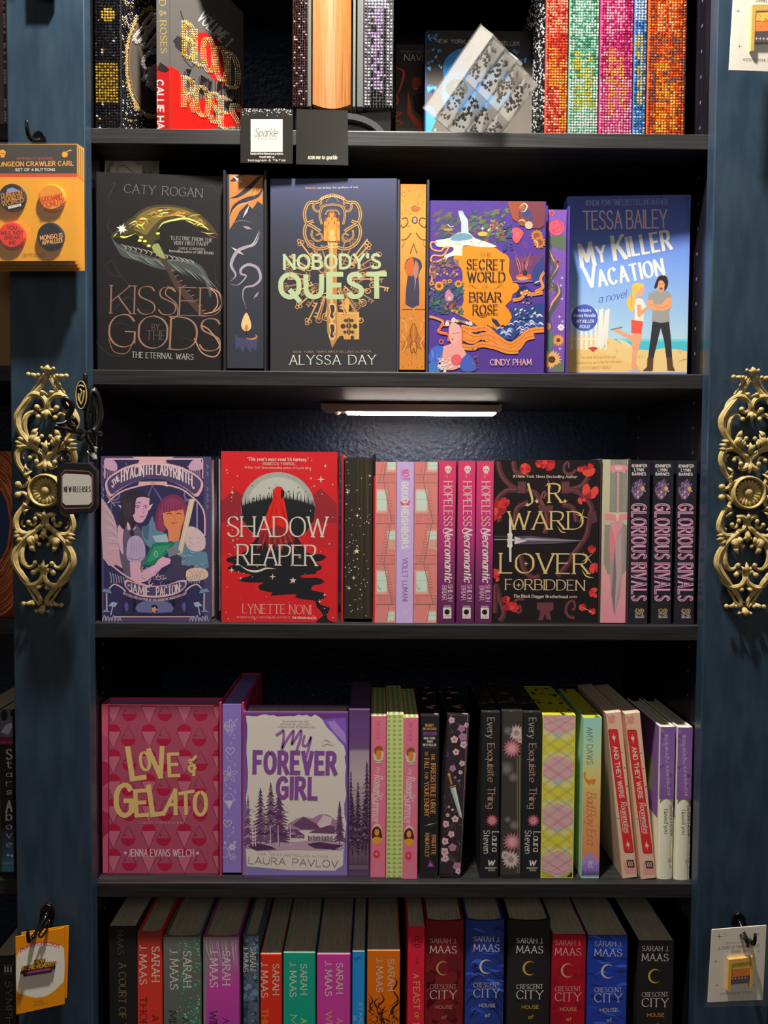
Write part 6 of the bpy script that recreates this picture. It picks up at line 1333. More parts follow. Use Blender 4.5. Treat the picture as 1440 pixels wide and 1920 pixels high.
def gem_spines():
    specs = [
     (1023, 1065, 'red and orange rhinestone spine with gold-stone lettering, beside the clear storage box', ['#c03a2a','#d8602e','#a8281e','#e8b080'], ['#e8b84a','#d89a2a'], 52, [('THORNS', 1031, 90, 1031, 162, 13), ('A COURT', 1050, 118, 1050, 205, 12), ('AND', 1050, 215, 1050, 240, 12)], [('SARAH', 1050, -30, 1050, 62, 11), ('J. MAAS', 1034, -25, 1034, 64, 10)], '#e0a890'),
     (1066.5, 1123, 'pale green and white rhinestone spine with faint gold-stone lettering', ['#5a9a84','#9ac8b0','#c8dccc','#3f7f68','#dce8dc'], ['#d8c860','#c8b040'], 60, [('MIST AND', 1077, 100, 1077, 205, 15), ('A COURT', 1099, 105, 1099, 205, 12)], [('SARAH', 1100, -30, 1100, 60, 12), ('MAAS', 1080, 0, 1080, 66, 12)], '#b8d0c4'),
     (1124.5, 1187, 'magenta rhinestone spine with pink and gold-stone lettering', ['#b82c6c','#d85a92','#9a1f58','#e890b4'], ['#e0b468','#d8a050'], 60, [('WINGS RUIN', 1140, 92, 1140, 216, 12), ('A COURT OF', 1160, 106, 1160, 203, 11)], [('SARAH', 1156, -32, 1156, 58, 13), ('MAAS', 1138, 12, 1138, 64, 14)], '#f0b8cc'),
     (1188, 1212.5, 'narrow blue rhinestone spine with silver stones above gold-stone lettering', ['#3a6ea8','#5a90c8','#2c5484','#a8c0d8'], ['#d8c060','#c8a83a'], 34, [('FROST AND STAR', 1194, 70, 1194, 195, 9)], [('MAAS', 1194, -20, 1194, 40, 12)], '#c8d0dc'),
     (1214, 1285, 'bright orange rhinestone spine with gold-stone lettering, nearest the bookcase side', ['#d85a18','#b8400f','#e88a3a','#6a4a4a'], ['#e8a82a','#e0b850'], 70, [('SILVER', 1233, 118, 1233, 185, 15), ('FLAMES', 1233, 192, 1233, 248, 14), ('A COURT OF', 1256, 155, 1256, 245, 10)], [('SARAH', 1255, -30, 1255, 56, 12), ('MAAS', 1234, 10, 1234, 60, 12)], '#f0b878')]
    for i, (x0, x1, lab, cs, gold, tp, g_, s_, tc) in enumerate(specs):
        a = book(lab, 'spine', 0, x0, x1, -100, cs[0], .155, True, .030, gain=.9, bulge=.0012, H=.236, name='rhinestone_book')
        a.yoff = -.0002
        mg = textmask(g_, 2.6); ms = textmask(s_, 2.4)
        def cf(x, y, q, cs=cs, gold=gold, mg=mg, ms=ms, tc=tc, i=i):
            if mg(x, y): return q.choice(gold)
            if ms(x, y): return tc
            if i == 0 and 60 < y < 110: return q.choice(cs[:3])
            if i == 0 and y > 120: return q.choice(cs+['#e8a890','#f0c8a0'])
            if i == 3 and y < 40: return '#c0c8d0'
            if i == 4 and 70 < y < 190 and q.random() < .3: return '#5f5564'
            if y > 150 and i in (1, 2): return q.choice([cs[-1], '#f0ece8' if i == 1 else '#f0c0d4', cs[1]])
            return q.choice(cs)
        a.gain = 1.3
        a.gems('rhinestones', (-a.W/2+.0006, a.W/2-.0006, .001, a.H-.001), .0035, cf, seed=i+3)
        if i in (0, 4):
            sg = -1 if i == 0 else 1
            ml = Matrix.Translation((sg*(a.W/2+.0001), a.D/2, 0)) @ Matrix.Rotation(sg*math.pi/2, 4, 'Z')
            b = Art(a.root, 0, 1.3, None, ml)
            cc = (lambda x, y, q: '#e8e4e0' if q.random() < .28 and x < 1021 else '#17161c') if i == 0 else (lambda x, y, q: '#d8c8b0')
            b.gems('side_rhinestones', (-a.D/2+.003, a.D/2-.003, .001, a.H-.001) if i == 0 else (-a.D/2, -a.D/2+.004, .001, a.H-.001), .0040 if i == 0 else .003, cc, seed=9)
gem_spines()
def gem_books():
    # black star-scattered spine at the far end
    a = book('black rhinestone spine scattered with gold-stone stars and a gold crest, beside the far post', 'spine', 0, 177.5, 228, -100, '#141216', .15, True, .014, gain=1, bulge=.0012, H=.238, name='rhinestone_book')
    a.yoff = -.0002; a.gain = 1.25
    def cf(x, y, q):
        if math.hypot(x-201, y-28) < 14: return '#c8a83a'
        if 180 < x < 222 and 118 < y < 196: return '#b8962c' if (int(x/4)+int(y/5)) % 3 else '#6d5818'
        if math.hypot(x-240, y-230) < 9: return '#d8b040'
        return q.choice(['#17151c', '#1c1a22', '#1a181e', '#24222a', '#15141a', '#e0dce4' if q.random() < .35 else '#1a1820', '#caa040' if q.random() < .16 else '#16151a'])
    a.gems('rhinestones', (-a.W/2+.0006, a.W/2-.0006, .001, a.H-.001), .0035, cf, seed=31)
    ml = Matrix.Translation((a.W/2+.0002, a.D/2, 0)) @ Matrix.Rotation(math.pi/2, 4, 'Z')
    b = Art(a.root, 0, 1.25, None, ml); b.part('oval_print'); b.frame(0, 0, 3)
    b.circ(860, 350, 150, '#3c3a3a', 300, n=36); b.circ(860, 350, 138, '#57504a', 285, n=36)
    for i in range(5): b.line([(760+i*18, 120+i*14), (830+i*10, 200), (870, 130+i*30)], 4, '#8a8078', 4)
    b.ring(860, 350, 150, 7, '#b0863a', 300, n=40); b.ring(860, 350, 132, 4, '#8a5f3a', 276, n=40)
    b.flush(); b.gain = 1.3
    oval = lambda x, y: ((x-287)/48)**2+((y-117)/98)**2 < 1
    mw = textmask([('BOOK', 250, 75, 305, 112, 60), ('OF', 262, 120, 300, 150, 40), ('NIGHT', 268, 150, 312, 190, 30)], 3.2)
    def cs_(x, y, q):
        if oval(x, y): return '#d8d0cc' if mw(x, y) else None
        if abs(((x-287)/50)**2+((y-117)/100)**2-1) < .14: return '#d0b070'
        return q.choice(['#17151c', '#201e26', '#dcd8e0' if q.random() < .3 else '#17161c', '#c0983a' if q.random() < .2 else '#19181e'])
    b.gems('side_rhinestones', (-a.D/2+.002, a.D/2-.002, .001, a.H-.001), .0033, cs_, seed=5)
    # grey and red book turned three-quarter
    ph = math.radians(65); W = .155; T = .0215; c0 = P(318.5, 120, .012)
    t = thing('hardcover_book', 'grey and blood-red hardcover turned sideways, roses and gold-stone title on its cover', 'book', (c0[0]+W/2*math.cos(ph), .012+W/2*math.sin(ph), ZS[0]+.0002), (0, 0, ph))
    hw = W/2; bt = .0026; m = MB()
    outer = [(hw, 0), (-hw+.002, 0), (-hw+.0005, .0008), (-hw, .003), (-hw, T-.003), (-hw+.002, T), (hw, T)]
    inner = [(hw, bt), (-hw+bt+.001, bt), (-hw+bt+.0004, bt+.0004), (-hw+bt, bt+.002), (-hw+bt, T-bt-.002), (-hw+bt+.001, T-bt), (hw, T-bt)]
    H = .236; ribbon(m, outer, inner, 0, H, rgbg('#5a5654', 1.2)); m.build('cover', GLOSS, t); m = MB(); m.box(-hw+bt+.0006, hw-.003, bt+.0002, T-bt-.0002, .003, H-.003); m.build('pages', PAGES, t)
    a = Art(t, 0, 1.3, (-hw+.0003, hw-.0003, .0002, H-.0002)).frame(0, 0, 3); q = random.Random(8)
    a.part('cover_print', GLOSS)
    a.poly([(955,-60),(1430,-60),(1430,740),(955,740)], '#55524f')
    a.poly([(955,370),(1010,400),(1040,520),(1100,560),(1200,540),(1260,640),(1330,600),(1440,640),(1440,760),(955,760)], '#c01c16', 1)
    a.poly([(1090,190),(1150,180),(1230,230),(1250,320),(1290,420),(1260,490),(1190,440),(1130,330)], '#a81c1a', 1); a.poly([(1130,420),(1190,460),(1180,560),(1120,520)], '#1c1a1c', 1)
    for x, y, r in ((1140,470,40),(1060,440,36),(1290,560,40),(1230,640,30),(1010,240,30),(1250,500,34)):
        for i in range(6): an = q.uniform(0, 6.28); a.poly([(x,y),(x+r*math.cos(an-.5),y+1.6*r*math.sin(an-.5)),(x+r*math.cos(an+.5),y+1.6*r*math.sin(an+.5))], q.choice(['#242226','#38353a','#19181b']), 1)
    a.poly([(972,230),(1000,200),(1040,230),(1045,300),(1010,290)], '#2a2a2c', 1); a.line([(1015,60),(1040,160),(1060,330)], 7, '#2c2b2d', 4); a.line([(1030,330),(1080,380),(1100,330)], 6, '#2c2b2d', 4)
    for i in range(16): x = 1120+i*18; a.line([(x,430+i*4),(x,560+i*8)], 4, '#2a1416')
    a.part('volume_lettering', GLOSS); a.text('VOLUME 1', 1108, 108, 1270, 262, 62, '#b8b4b4', wt=1.3, con=.5, serif=True, sp=.5)
    a.flush()
    # stones along the gothic title
    M = MB(); gq = random.Random(4)
    for txt, x0, y0, x1, y1, h in (('BLOOD', 1035, 310, 1335, 520, 190), ('ROSES', 1030, 600, 1350, 770, 170)):
        st, adv = strokes(txt, .5, wt=.6); ln = math.hypot(x1-x0, y1-y0); dx, dy = (x1-x0)/ln, (y1-y0)/ln; k = ln/adv
        for cv, pts, _ in st:
            P2 = [(x0+dx*p[0]*k, y0+dy*p[0]*k-p[1]*h/10) for p in pts]
            for e in (-9, 3, 15):
                acc = 0
                for (ax, ay), (bx_, by_) in zip(P2, P2[1:]):
                    L = math.hypot(bx_-ax, by_-ay); 
                    while acc < L:
                        u = acc/L; X, Z = a.loc(ax+(bx_-ax)*u+e, ay+(by_-ay)*u); a.stone(M, X, Z, .0014, a.col(gq.choice(['#d8b45a','#b88a34','#f0dca0','#c8c0b4'])), gq); acc += 13
                    acc -= L
    o = M.build('title_rhinestones', GEM, t); o['kind'] = 'stuff'
    ml = Matrix.Translation((-hw, T/2, 0)) @ Matrix.Rotation(-math.pi/2, 4, 'Z')
    a = Art(t, -.00005, 1.3, (-T/2+.0006, T/2-.0006, 0, H), ml).frame(0, 0, 3)
    a.part('spine_print', GLOSS); a.rect(865, -80, 960, 390, '#6a6664'); a.rect(865, 372, 960, 760, '#bb1c18'); a.poly([(868,400),(900,350),(930,370),(955,395),(930,410)], '#2a2628', 1)
    a.part('spine_lettering', GLOSS); a.text('BLOOD & ROSES', 893, -160, 905, 298, 34, '#b09a4a', wt=1.7, con=.4, serif=True); a.text('CALLIE HART', 880, 452, 884, 800, 38, '#d8d0cc', wt=2.0, sp=.7)
    a.flush()
gem_books()
def stand_group():
    Y = .03; zb = P(640, 200, Y)[2]
    xa, xb = P(552, 200, Y)[0], P(733, 200, Y)[0]; xc = (xa+xb)/2; h = zb-ZS[0]
    t = thing('book_stand', 'black curved acrylic stand carrying the rhinestone books above the blank black card', 'stand', (xc, Y, ZS[0]+.0002)); w_ = (xb-xa)/2
    m = MB(); n = 18
    arc = [(w_*.92*math.cos(math.pi*i/n), h*.78*math.sin(math.pi*i/n)) for i in range(n+1)]; inn = [(x*.86, z*.78) for x, z in arc[::-1]]
    m.prism(arc+inn, -.004, .012); m.build('arch_support', simple('grey_acrylic', '#4a4a4e', .2, scale=10), t)
    m = MB(); m.prism([(x, z) for x, z in inn], .004, .007); m.build('smoked_panel', simple('smoked_acrylic', '#2a2c2e', .15, scale=10), t)
    for sg in (-1, 1):
        m = MB(); m.prism([(sg*x, z) for x, z in ([(.0, h*.86), (w_, h*.35), (w_*1.0, h*.96), (w_*.5, h*.92)] if sg > 0 else [(.0, h*.86), (w_*.5, h*.92), (w_*1.0, h*.96), (w_, h*.35)])][::sg], .008, .06); m.build('cradle_wing', BLACKP, t)
    z0 = zb+.0004
    # middle book: concave fore-edge out
    x0, x1 = P(578, 100, Y)[0], P(681, 100, Y)[0]; H = .236; W = x1-x0; hw = W/2; D = .15
    b = thing('hardcover_book', 'thick hardcover on the stand showing its warm orange wood-toned page edges', 'book', ((x0+x1)/2, Y, z0)); bt = .0034
    m = MB(); ribbon(m, [(-hw, 0), (-hw, D), (hw, D), (hw, 0)], [(-hw+bt, 0), (-hw+bt, D-bt), (hw-bt-.004, D-bt), (hw-bt-.004, 0)], 0, H, rgbg('#4c4e4c', 1.2)); m.build('cover', PRINT, b)
    n = 12; x0_, x1_ = -hw+bt+.002, hw-bt-.0125; fr = [(x0_+(x1_-x0_)*i/n, .003+.011*math.sin(math.pi*i/n)) for i in range(n+1)]
    m = MB(); pts = fr+[(x1_, D-.01), (x0_, D-.01)]; N = len(pts); vs = [(x, y, .004) for x, y in pts]+[(x, y, H-.004) for x, y in pts]
    m.add(vs, [tuple(range(N-1, -1, -1)), tuple(range(N, 2*N))]+[(i, (i+1) % N, N+(i+1) % N, N+i) for i in range(N)])
    m.build('pages', simple('orange_page_edges', '#96591f', .6, scale=22, bump=.4, c2='#b87a38', stretch=(40, 1, .6)), b)
    m = MB(); m.box(x1_+.003, x1_+.006, .002, D-.01, .001, H-.001, rgbg('#5a6460', 1.2)); m.build('endpaper', PRINT, b)
    # right book: black stones with a lilac title
    for (pa, pb, lab, cols, dens, nm) in ((682, 737, 'black rhinestone spine with lilac-stone lettering on the stand', ['#2a282c','#1c1a1e','#3f3d42','#8a8890'], .0040, 1), (549, 577, 'narrow dark red rhinestone spine with scattered bright stones on the stand', ['#2c1014','#3a161a','#220c10','#c8a0a0'], .0032, 2)):
        a = book(lab, 'spine', 0, pa, pb, -100, cols[0], .15, True, Y+.002, gain=1, bulge=.0012, H=.236, z=z0, name='rhinestone_book'); a.yoff = -.0002; a.gain = 1.4
        mk = textmask([('SHADOW', 700, 22, 700, 170, 17)], 4.2) if nm == 1 else None
        def cf(x, y, q, cols=cols, mk=mk, nm=nm):
            if nm == 1:
                if 690 < x < 728 and y < 18: return '#d8d4e4'
                if mk(x, y) : return q.choice(['#b49cc8','#c8b8d8'])
                return q.choice(['#8c8a90','#b8b8c0','#6a686e','#d8d8de']) if (x < 697 or x > 722) else q.choice(cols[:3])
            return cols[3] if q.random() < .12 else q.choice(cols[:3])
        a.gems('rhinestones', (-a.W/2+.0006, a.W/2-.0006, .001, a.H-.001), dens, cf, seed=nm)
stand_group()
def back_books():
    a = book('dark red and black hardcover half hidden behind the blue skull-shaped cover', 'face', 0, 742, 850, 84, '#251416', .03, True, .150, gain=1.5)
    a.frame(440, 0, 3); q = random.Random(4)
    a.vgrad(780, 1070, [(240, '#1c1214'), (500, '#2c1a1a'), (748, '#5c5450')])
    for p_ in ([(900,380),(950,400),(940,470),(905,560)], [(890,520),(920,560),(900,600)], [(975,510),(985,640),(1040,700),(1050,745)], [(1000,450),(1010,500),(1040,490)], [(880,640),(940,630),(890,670),(950,690),(880,715)], [(1000,690),(1030,740)]): a.line(p_, 12, '#b8442a', 3, taper=True)
    a.poly([(1000,440),(1045,430),(1050,480),(1000,500)], '#7a2c1c'); a.poly([(975,510),(1000,640),(1050,690),(1050,745),(1010,700),(970,640)], '#b8462c'); a.poly([(1000,540),(1060,520),(1060,660),(1010,620)], '#0c0a0c')
    a.part('title_lettering'); a.text('NAVES', 955, 338, 1105, 345, 32, '#b8b0ac', wt=1.1, con=.5, serif=True); a.text('#1 NEW YORK', 935, 296, 1060, 302, 14, '#6a605e', wt=1.2); a.flush()
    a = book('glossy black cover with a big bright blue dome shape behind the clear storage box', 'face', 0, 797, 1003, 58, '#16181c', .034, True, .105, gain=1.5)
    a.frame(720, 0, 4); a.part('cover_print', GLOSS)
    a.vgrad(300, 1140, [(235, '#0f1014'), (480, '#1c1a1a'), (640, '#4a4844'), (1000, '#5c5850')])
    bl = '#1f6cae'
    a.poly([(450,600),(440,500),(480,420),(560,370),(680,352),(800,370),(900,430),(945,520),(945,700),(900,800),(520,840),(450,790),(425,700)], bl, 2)
    a.poly([(450,600),(470,560),(600,540),(800,560),(930,600),(920,760),(500,800),(440,700)], '#2f86c8', 2)
    for i in range(60):
        x, y = q.choice([(q.uniform(315,430), q.uniform(370,520)), (q.uniform(315,400), q.uniform(790,990)), (q.uniform(960,1080), q.uniform(380,470)), (q.uniform(320,380), q.uniform(240,300)), (q.uniform(320,380), q.uniform(640,700))])
        a.poly([(x,y),(x+q.uniform(8,30),y-14),(x+q.uniform(5,25),y+18)], q.choice(['#3f74b4','#5a9ad8','#2a4a7c','#1c2c50']))
    a.rect(303, 240, 316, 1000, '#1a4c9c'); a.poly([(320,650),(380,655),(330,690)], '#58a8e0'); a.poly([(315,790),(370,800),(400,880),(350,990),(315,990)], '#3f84c0', 1)
    a.circ(545, 660, 85, '#08090c', 68, n=18); a.circ(860, 660, 75, '#08090c', 68, n=18)
    a.part('title_lettering', GLOSS); a.text('NEW YORK TIMES BESTSELLER', 390, 318, 1015, 342, 26, '#8f8a88', wt=1.4, sp=1.2, space=6)
    for s_, y, x0, x1 in (('ISN\'T SIMPLE', 472, 600, 790), ('AND MISS BUTCHER', 505, 520, 860), ('SPIRIT', 550, 565, 660)): a.text(s_, x0, y, x1, y+6, 20, '#123c6c', wt=1.4)
    a.flush(); M = MB(); gq = random.Random(2)
    for i in range(70):
        an, rr = gq.uniform(0, 6.28), math.sqrt(gq.random()); x, y = 545+78*rr*math.cos(an), 660+60*rr*math.sin(an)
        if x > 660: continue
        X, Z = a.loc(x, y); a.stone(M, X, Z, .0017, rgb('#35c0d0') if abs(abs(x-555)-abs(y-670)) < 14 and abs(x-555) < 40 else rgb('#1c1c20'), gq)
    o = M.build('eye_rhinestones', GEM, a.root); o['kind'] = 'stuff'
back_books()
def clear_box():
    u3 = np.array([-.027, .0313, .042])*.5; uL = np.array([-.065, .0447, -.075]); uR = np.array([.093, .105, -.018])
    uR = uR*.76; NT = P(900, 131, -.030); NB = NT-u3
    lowest = min((NB+uL)[2], (NB+uL+uR)[2], NB[2]); 
    lift = max(0, ZS[0]+.001-lowest); NB = NB+np.array([0, 0, lift])
    ex = uR/np.linalg.norm(uR); ey = uL/np.linalg.norm(uL); ey = ey-ex*ex.dot(ey); ey /= np.linalg.norm(ey); ez = np.cross(ex, ey); 
    if ez.dot(u3) < 0: ez = -ez
    LX, LY, LZ = np.linalg.norm(uR), np.linalg.norm(uL), np.linalg.norm(u3)
    M_ = Matrix(((ex[0], ey[0], ez[0], NB[0]), (ex[1], ey[1], ez[1], NB[1]), (ex[2], ey[2], ez[2], NB[2]), (0, 0, 0, 1)))
    t = thing('storage_box', 'clear plastic compartment box of loose rhinestones tilted over the shelf edge', 'box'); t.matrix_world = M_
    bx('tray', CLEARB, 0, LX, 0, LY, 0, .0012, t); th = .0011
    m = MB()
    for q in ((0, LX, 0, th), (0, LX, LY-th, LY), (0, th, th, LY-th), (LX-th, LX, th, LY-th)): m.box(*q, .0013, LZ-.0014)
    m.build('tray_wall', CLEARP, t)['kind'] = 'stuff'
    m = MB(); m.box(-.001, LX+.001, -.001, LY+.001, LZ-.0013, LZ); m.build('lid', CLEARB, t, bevel=.0008)
    for i in range(1, 4): bx('divider', CLEARP, LX*i/4-.0005, LX*i/4+.0005, th, LY-th, .0013, LZ-.003, t)
    bx('divider', CLEARP, th, LX-th, LY/2-.0005, LY/2+.0005, .0013, LZ-.003, t)
    bx('latch', CLEARP, LX*.55, LX*.66, -.0032, -.0002, LZ*.25, LZ*.9, t, bevel=.0008)
    q = random.Random(6); M = MB()
    for i in range(4):
        for j in range(2):
            c = q.choice(['#b8b8bc','#8a8c92','#d0ccc8','#c86a7a' if (i, j) == (3, 0) else '#a8a8b0'])
            for k in range(46): M.ball((LX*(i+q.uniform(.15,.85))/4, LY*(j+q.uniform(.15,.85))/2, q.uniform(.003, .008)), q.uniform(.0015, .0024), 5, 3, col=rgb(c))
    M.build('loose_rhinestones', GEM, t)['kind'] = 'stuff'
clear_box()

# ------------------------------------------------------------------ cards, hooks and packs
def card(name, label, cat, anchor, Y, yaw, outline, th, col, mat=None, gain=1.5, tilt=0.0, roll=0.0):
    c = P(anchor[0], anchor[1], Y); t = thing(name, label, cat, tuple(c), (tilt, roll, yaw)); a = Art(t, 0, gain)
    pts = [a.loc(*p) for p in outline]
    ar = sum(pts[i-1][0]*pts[i][1]-pts[i][0]*pts[i-1][1] for i in range(len(pts)))
    if ar < 0: pts = pts[::-1]
    m = MB(); m.prism(pts, 0, th, a.col(col)); m.build('card', mat or PRINT, t); a.outline = pts
    return a
a = card('business_card', 'black card with a white square of script lettering and a glitter border', 'card', (500, 255), -.0016, 0, [(451,203),(549.5,205),(549,307),(451,305)], .0012, '#242220', GLOSS)
a.frame(440, 0, 3); a.rect(90, 670, 270, 855, '#b0aca6'); q = random.Random(2)
for i in range(90): x = q.uniform(36, 326); a.star(x, 612+abs(q.gauss(0, 16)), q.uniform(1.5, 4), q.choice(['#d8d8e0','#b8c0d0','#e8e4d8']), 4, .6)
a.part('lettering'); a.text('Sparkle', 112, 768, 240, 768, 46, '#57524e', wt=.8, con=.4, slant=.2, sp=.5); a.text('MAKE IT SPARKLE', 145, 784, 240, 784, 8, '#7d7872', wt=1.2)
for i, (s_, x0, x1) in enumerate((('handcrafted rhinestone projects', 90, 272), ('travel with us', 140, 222), ('Instagram & TikTok', 76, 286))): a.text(s_, x0, 869+i*19, x1, 869+i*19, 11, '#c8c4ba', wt=1.6)
a.flush()
a = card('business_card', 'plain black card with a small line of white script, below the stand', 'card', (604, 257), -.0016, 0, [(556,204.5),(652,207),(653,310),(555,308)], .0012, '#242220', GLOSS)
a.frame(440, 0, 3).part('lettering'); a.text('scan me to sparkle', 412, 894, 575, 896, 22, '#d0c8b0', wt=1.3, slant=.15, sp=.6); a.flush()

def hook(x, y, lab, reach=.03, Yw=PY):
    c = P(x, y, Yw); t = thing('adhesive_hook', lab, 'hook', tuple(c))
    m = MB(); m.prism([(math.cos(i*.5236)*.009, math.sin(i*.5236)*.013) for i in range(12)], -.0035, -.0001); m.build('plate', BLACKP, t, bevel=.0006)
    pts = spl([(0, -.003, .002), (0, -.012, -.003), (0, -reach, -.006), (0, -reach-.006, .001), (0, -reach-.007, .010)], 5)
    m = MB(); m.tube(pts, [.0034-.0016*i/(len(pts)-1) for i in range(len(pts))], 8); m.build('prong', BLACKP, t, smooth=True)
    return t
hook(84, -110, 'black hook out of view on the post, added to hold the shadow-casting card', .022)  # unseen hook, added along with the shadow-casting card below
a = card('pin_card', 'unseen dark card added above the yellow button packs to shadow the post', 'pin card', (84, -50), -.033, 0, [(62,-96),(108,-96),(106,-14),(64,-14)], .006, '#1c1a20'); a.flush()  # out of view; placed and sized so its shadow falls on the post
hook(75, 268, 'black hook holding the yellow button packs', .026); hook(90, 1712, 'black hook holding the orange pin cards', .045); hook(1384, 1728, 'black hook holding the white sparkle-print pin card', .034)

def link(name, pts3, r, mat, parent=None, closed=True, n=6):
    m = MB(); m.tube(spl(pts3, 4, closed), r, n, closed=closed); return m.build(name, mat, parent, smooth=True)
def button_packs():
    for k in range(4):
        Y = -.052+k*.0060; dx, dy = k*3.6, k*6.2
        lab = ['yellow card of four round buttons, frontmost of its stack', 'second yellow button card, just behind the frontmost one', 'third yellow button card in the hanging stack', 'rearmost yellow button card, nearest the navy post'][k]
        a = card('button_pack', lab, 'button pack', (62+dx, 380+dy), Y, 0, [(-24+dx,271+dy*.4),(146.5+dx,270+dy*.4),(147.5+dx,489+dy),(-26+dx,490+dy)], .0008, '#d8930c', PRINT, gain=1.35)
        a.root['group'] = 'stack of yellow button packs'
        a.frame(0, 240, 6.4); a.frame(dx, 240+dy*.5, 6.4)
        a.rect(-150, 200, 925, 545, '#2c2820'); a.rect(-150, 545, 930, 588, '#c03a10')
        o = a.outline; xs = [p[0] for p in o]; zs = [p[1] for p in o]
        m = MB(); m.box(min(xs)-.0015, max(xs)+.002, -.0052, -.0049, min(zs)-.001, max(zs)-.001); m.build('polybag', POLY, a.root)
        if k == 0:
            for x0 in (470, -110): pass
            a.part('lettering'); a.text('OFFICIALLY LICENSED', 200, 378, 630, 376, 24, '#b83a30', wt=1.5, serif=True); a.text('DUNGEON CRAWLER CARL', -62, 460, 880, 448, 50, '#d8901c', wt=2.2, con=.8, sp=.7); a.text('SET OF 4 BUTTONS', 185, 516, 660, 514, 30, '#c8c4bc', wt=2.0, sp=.8)
            a.part('bomb_icon'); a.circ(778, 318, 36, '#d8902a'); a.line([(800,290),(830,268),(852,272)], 12, '#d8902a', 3); a.star(848, 268, 14, '#d8902a', 5, .5)
            a.part('skull_icon'); a.circ(30, 298, 40, '#d8902a', 38); a.rect(8, 315, 52, 354, '#d8902a'); a.circ(18, 305, 8, '#2c2820'); a.circ(44, 305, 8, '#2c2820')
            a.part('maker_mark'); a.text('CRYPTOCRATS', 270, 1555, 550, 1550, 44, '#7a5210', wt=1.3, con=.5, serif=True, sp=.5)
            a.flush()
            for cx, cy, c, lb in ((162, 843, '#1d1c22', 'black button with crowded orange lettering'), (634, 846, '#dd8a1c', 'orange button with red lettering'), (158, 1300, '#d2301e', 'red button with black lettering'), (620, 1308, '#17171b', 'black button with pale orange lettering')):
                r = 160/6.4/F*(Y+.911)*1.0
                X, Z = a.loc(cx, cy); m = MB(); n = 28; th = .0042
                for (rr, y) in ((1, 0),): pass
                vs = []; prof = [(1, -.0002), (1.0, -.0022), (.95, -.0036), (.86, -.0042)]
                for rr, y in prof:
                    for i in range(n): vs.append((X+r*rr*math.cos(2*math.pi*i/n), y, Z+r*rr*math.sin(2*math.pi*i/n)))
                fs = [(j*n+i, j*n+(i+1) % n, (j+1)*n+(i+1) % n, (j+1)*n+i) for j in range(3) for i in range(n)]+[tuple(3*n+i for i in range(n))]
                m.add(vs, fs, a.col(c)); o = m.build('button', GLOSS, a.root, label=lb)
                b = Art(a.root, -.0042, 1.35, None); b.root = o; b.frame(0, 240, 6.4); b.part('button_print', GLOSS)
                if (cx, cy) == (162, 843):
                    b.poly([(70,790),(90,730),(150,712),(210,740),(240,760),(150,770)], '#7a86b8', 1)
                    for s_, x0, y0, x1, y1, h in (('DUNGEON', 20, 838, 265, 795, 60), ('CRAWLER', 25, 890, 275, 850, 60), ('WORLD', 30, 940, 290, 878, 55)): b.text(s_, x0, y0, x1, y1, h*.85, '#c07a1c', wt=1.7, sp=.5)
                    b.poly([(92,940),(250,905),(255,935),(100,972)], '#d0ccc4'); b.text('LIMITED', 108, 958, 240, 928, 16, '#2c2a30', wt=2)
                elif cx == 634: b.text('GODDAMMIT,', 485, 892, 765, 845, 58, '#b8251c', wt=1.7, sp=.5); b.text('DONUT!', 525, 962, 755, 915, 60, '#b8251c', wt=1.9, sp=.5)
                elif cx == 158:
                    for s_, y, x0, x1 in (('YOU', 1222, 85, 200), ('WILL NOT', 1280, 8, 285), ('BREAK', 1338, 55, 238), ('ME', 1400, 112, 190)): b.text(s_, x0, y, x1, y-4, 42, '#3c1310', wt=1.6)
                else: b.text('MONGO IS', 486, 1345, 750, 1312, 50, '#e0a468', wt=1.9, sp=.6); b.text('APPALLED!', 510, 1402, 748, 1368, 44, '#e0a468', wt=1.9, sp=.6)
                b.flush()
        else: a.flush()
button_packs()
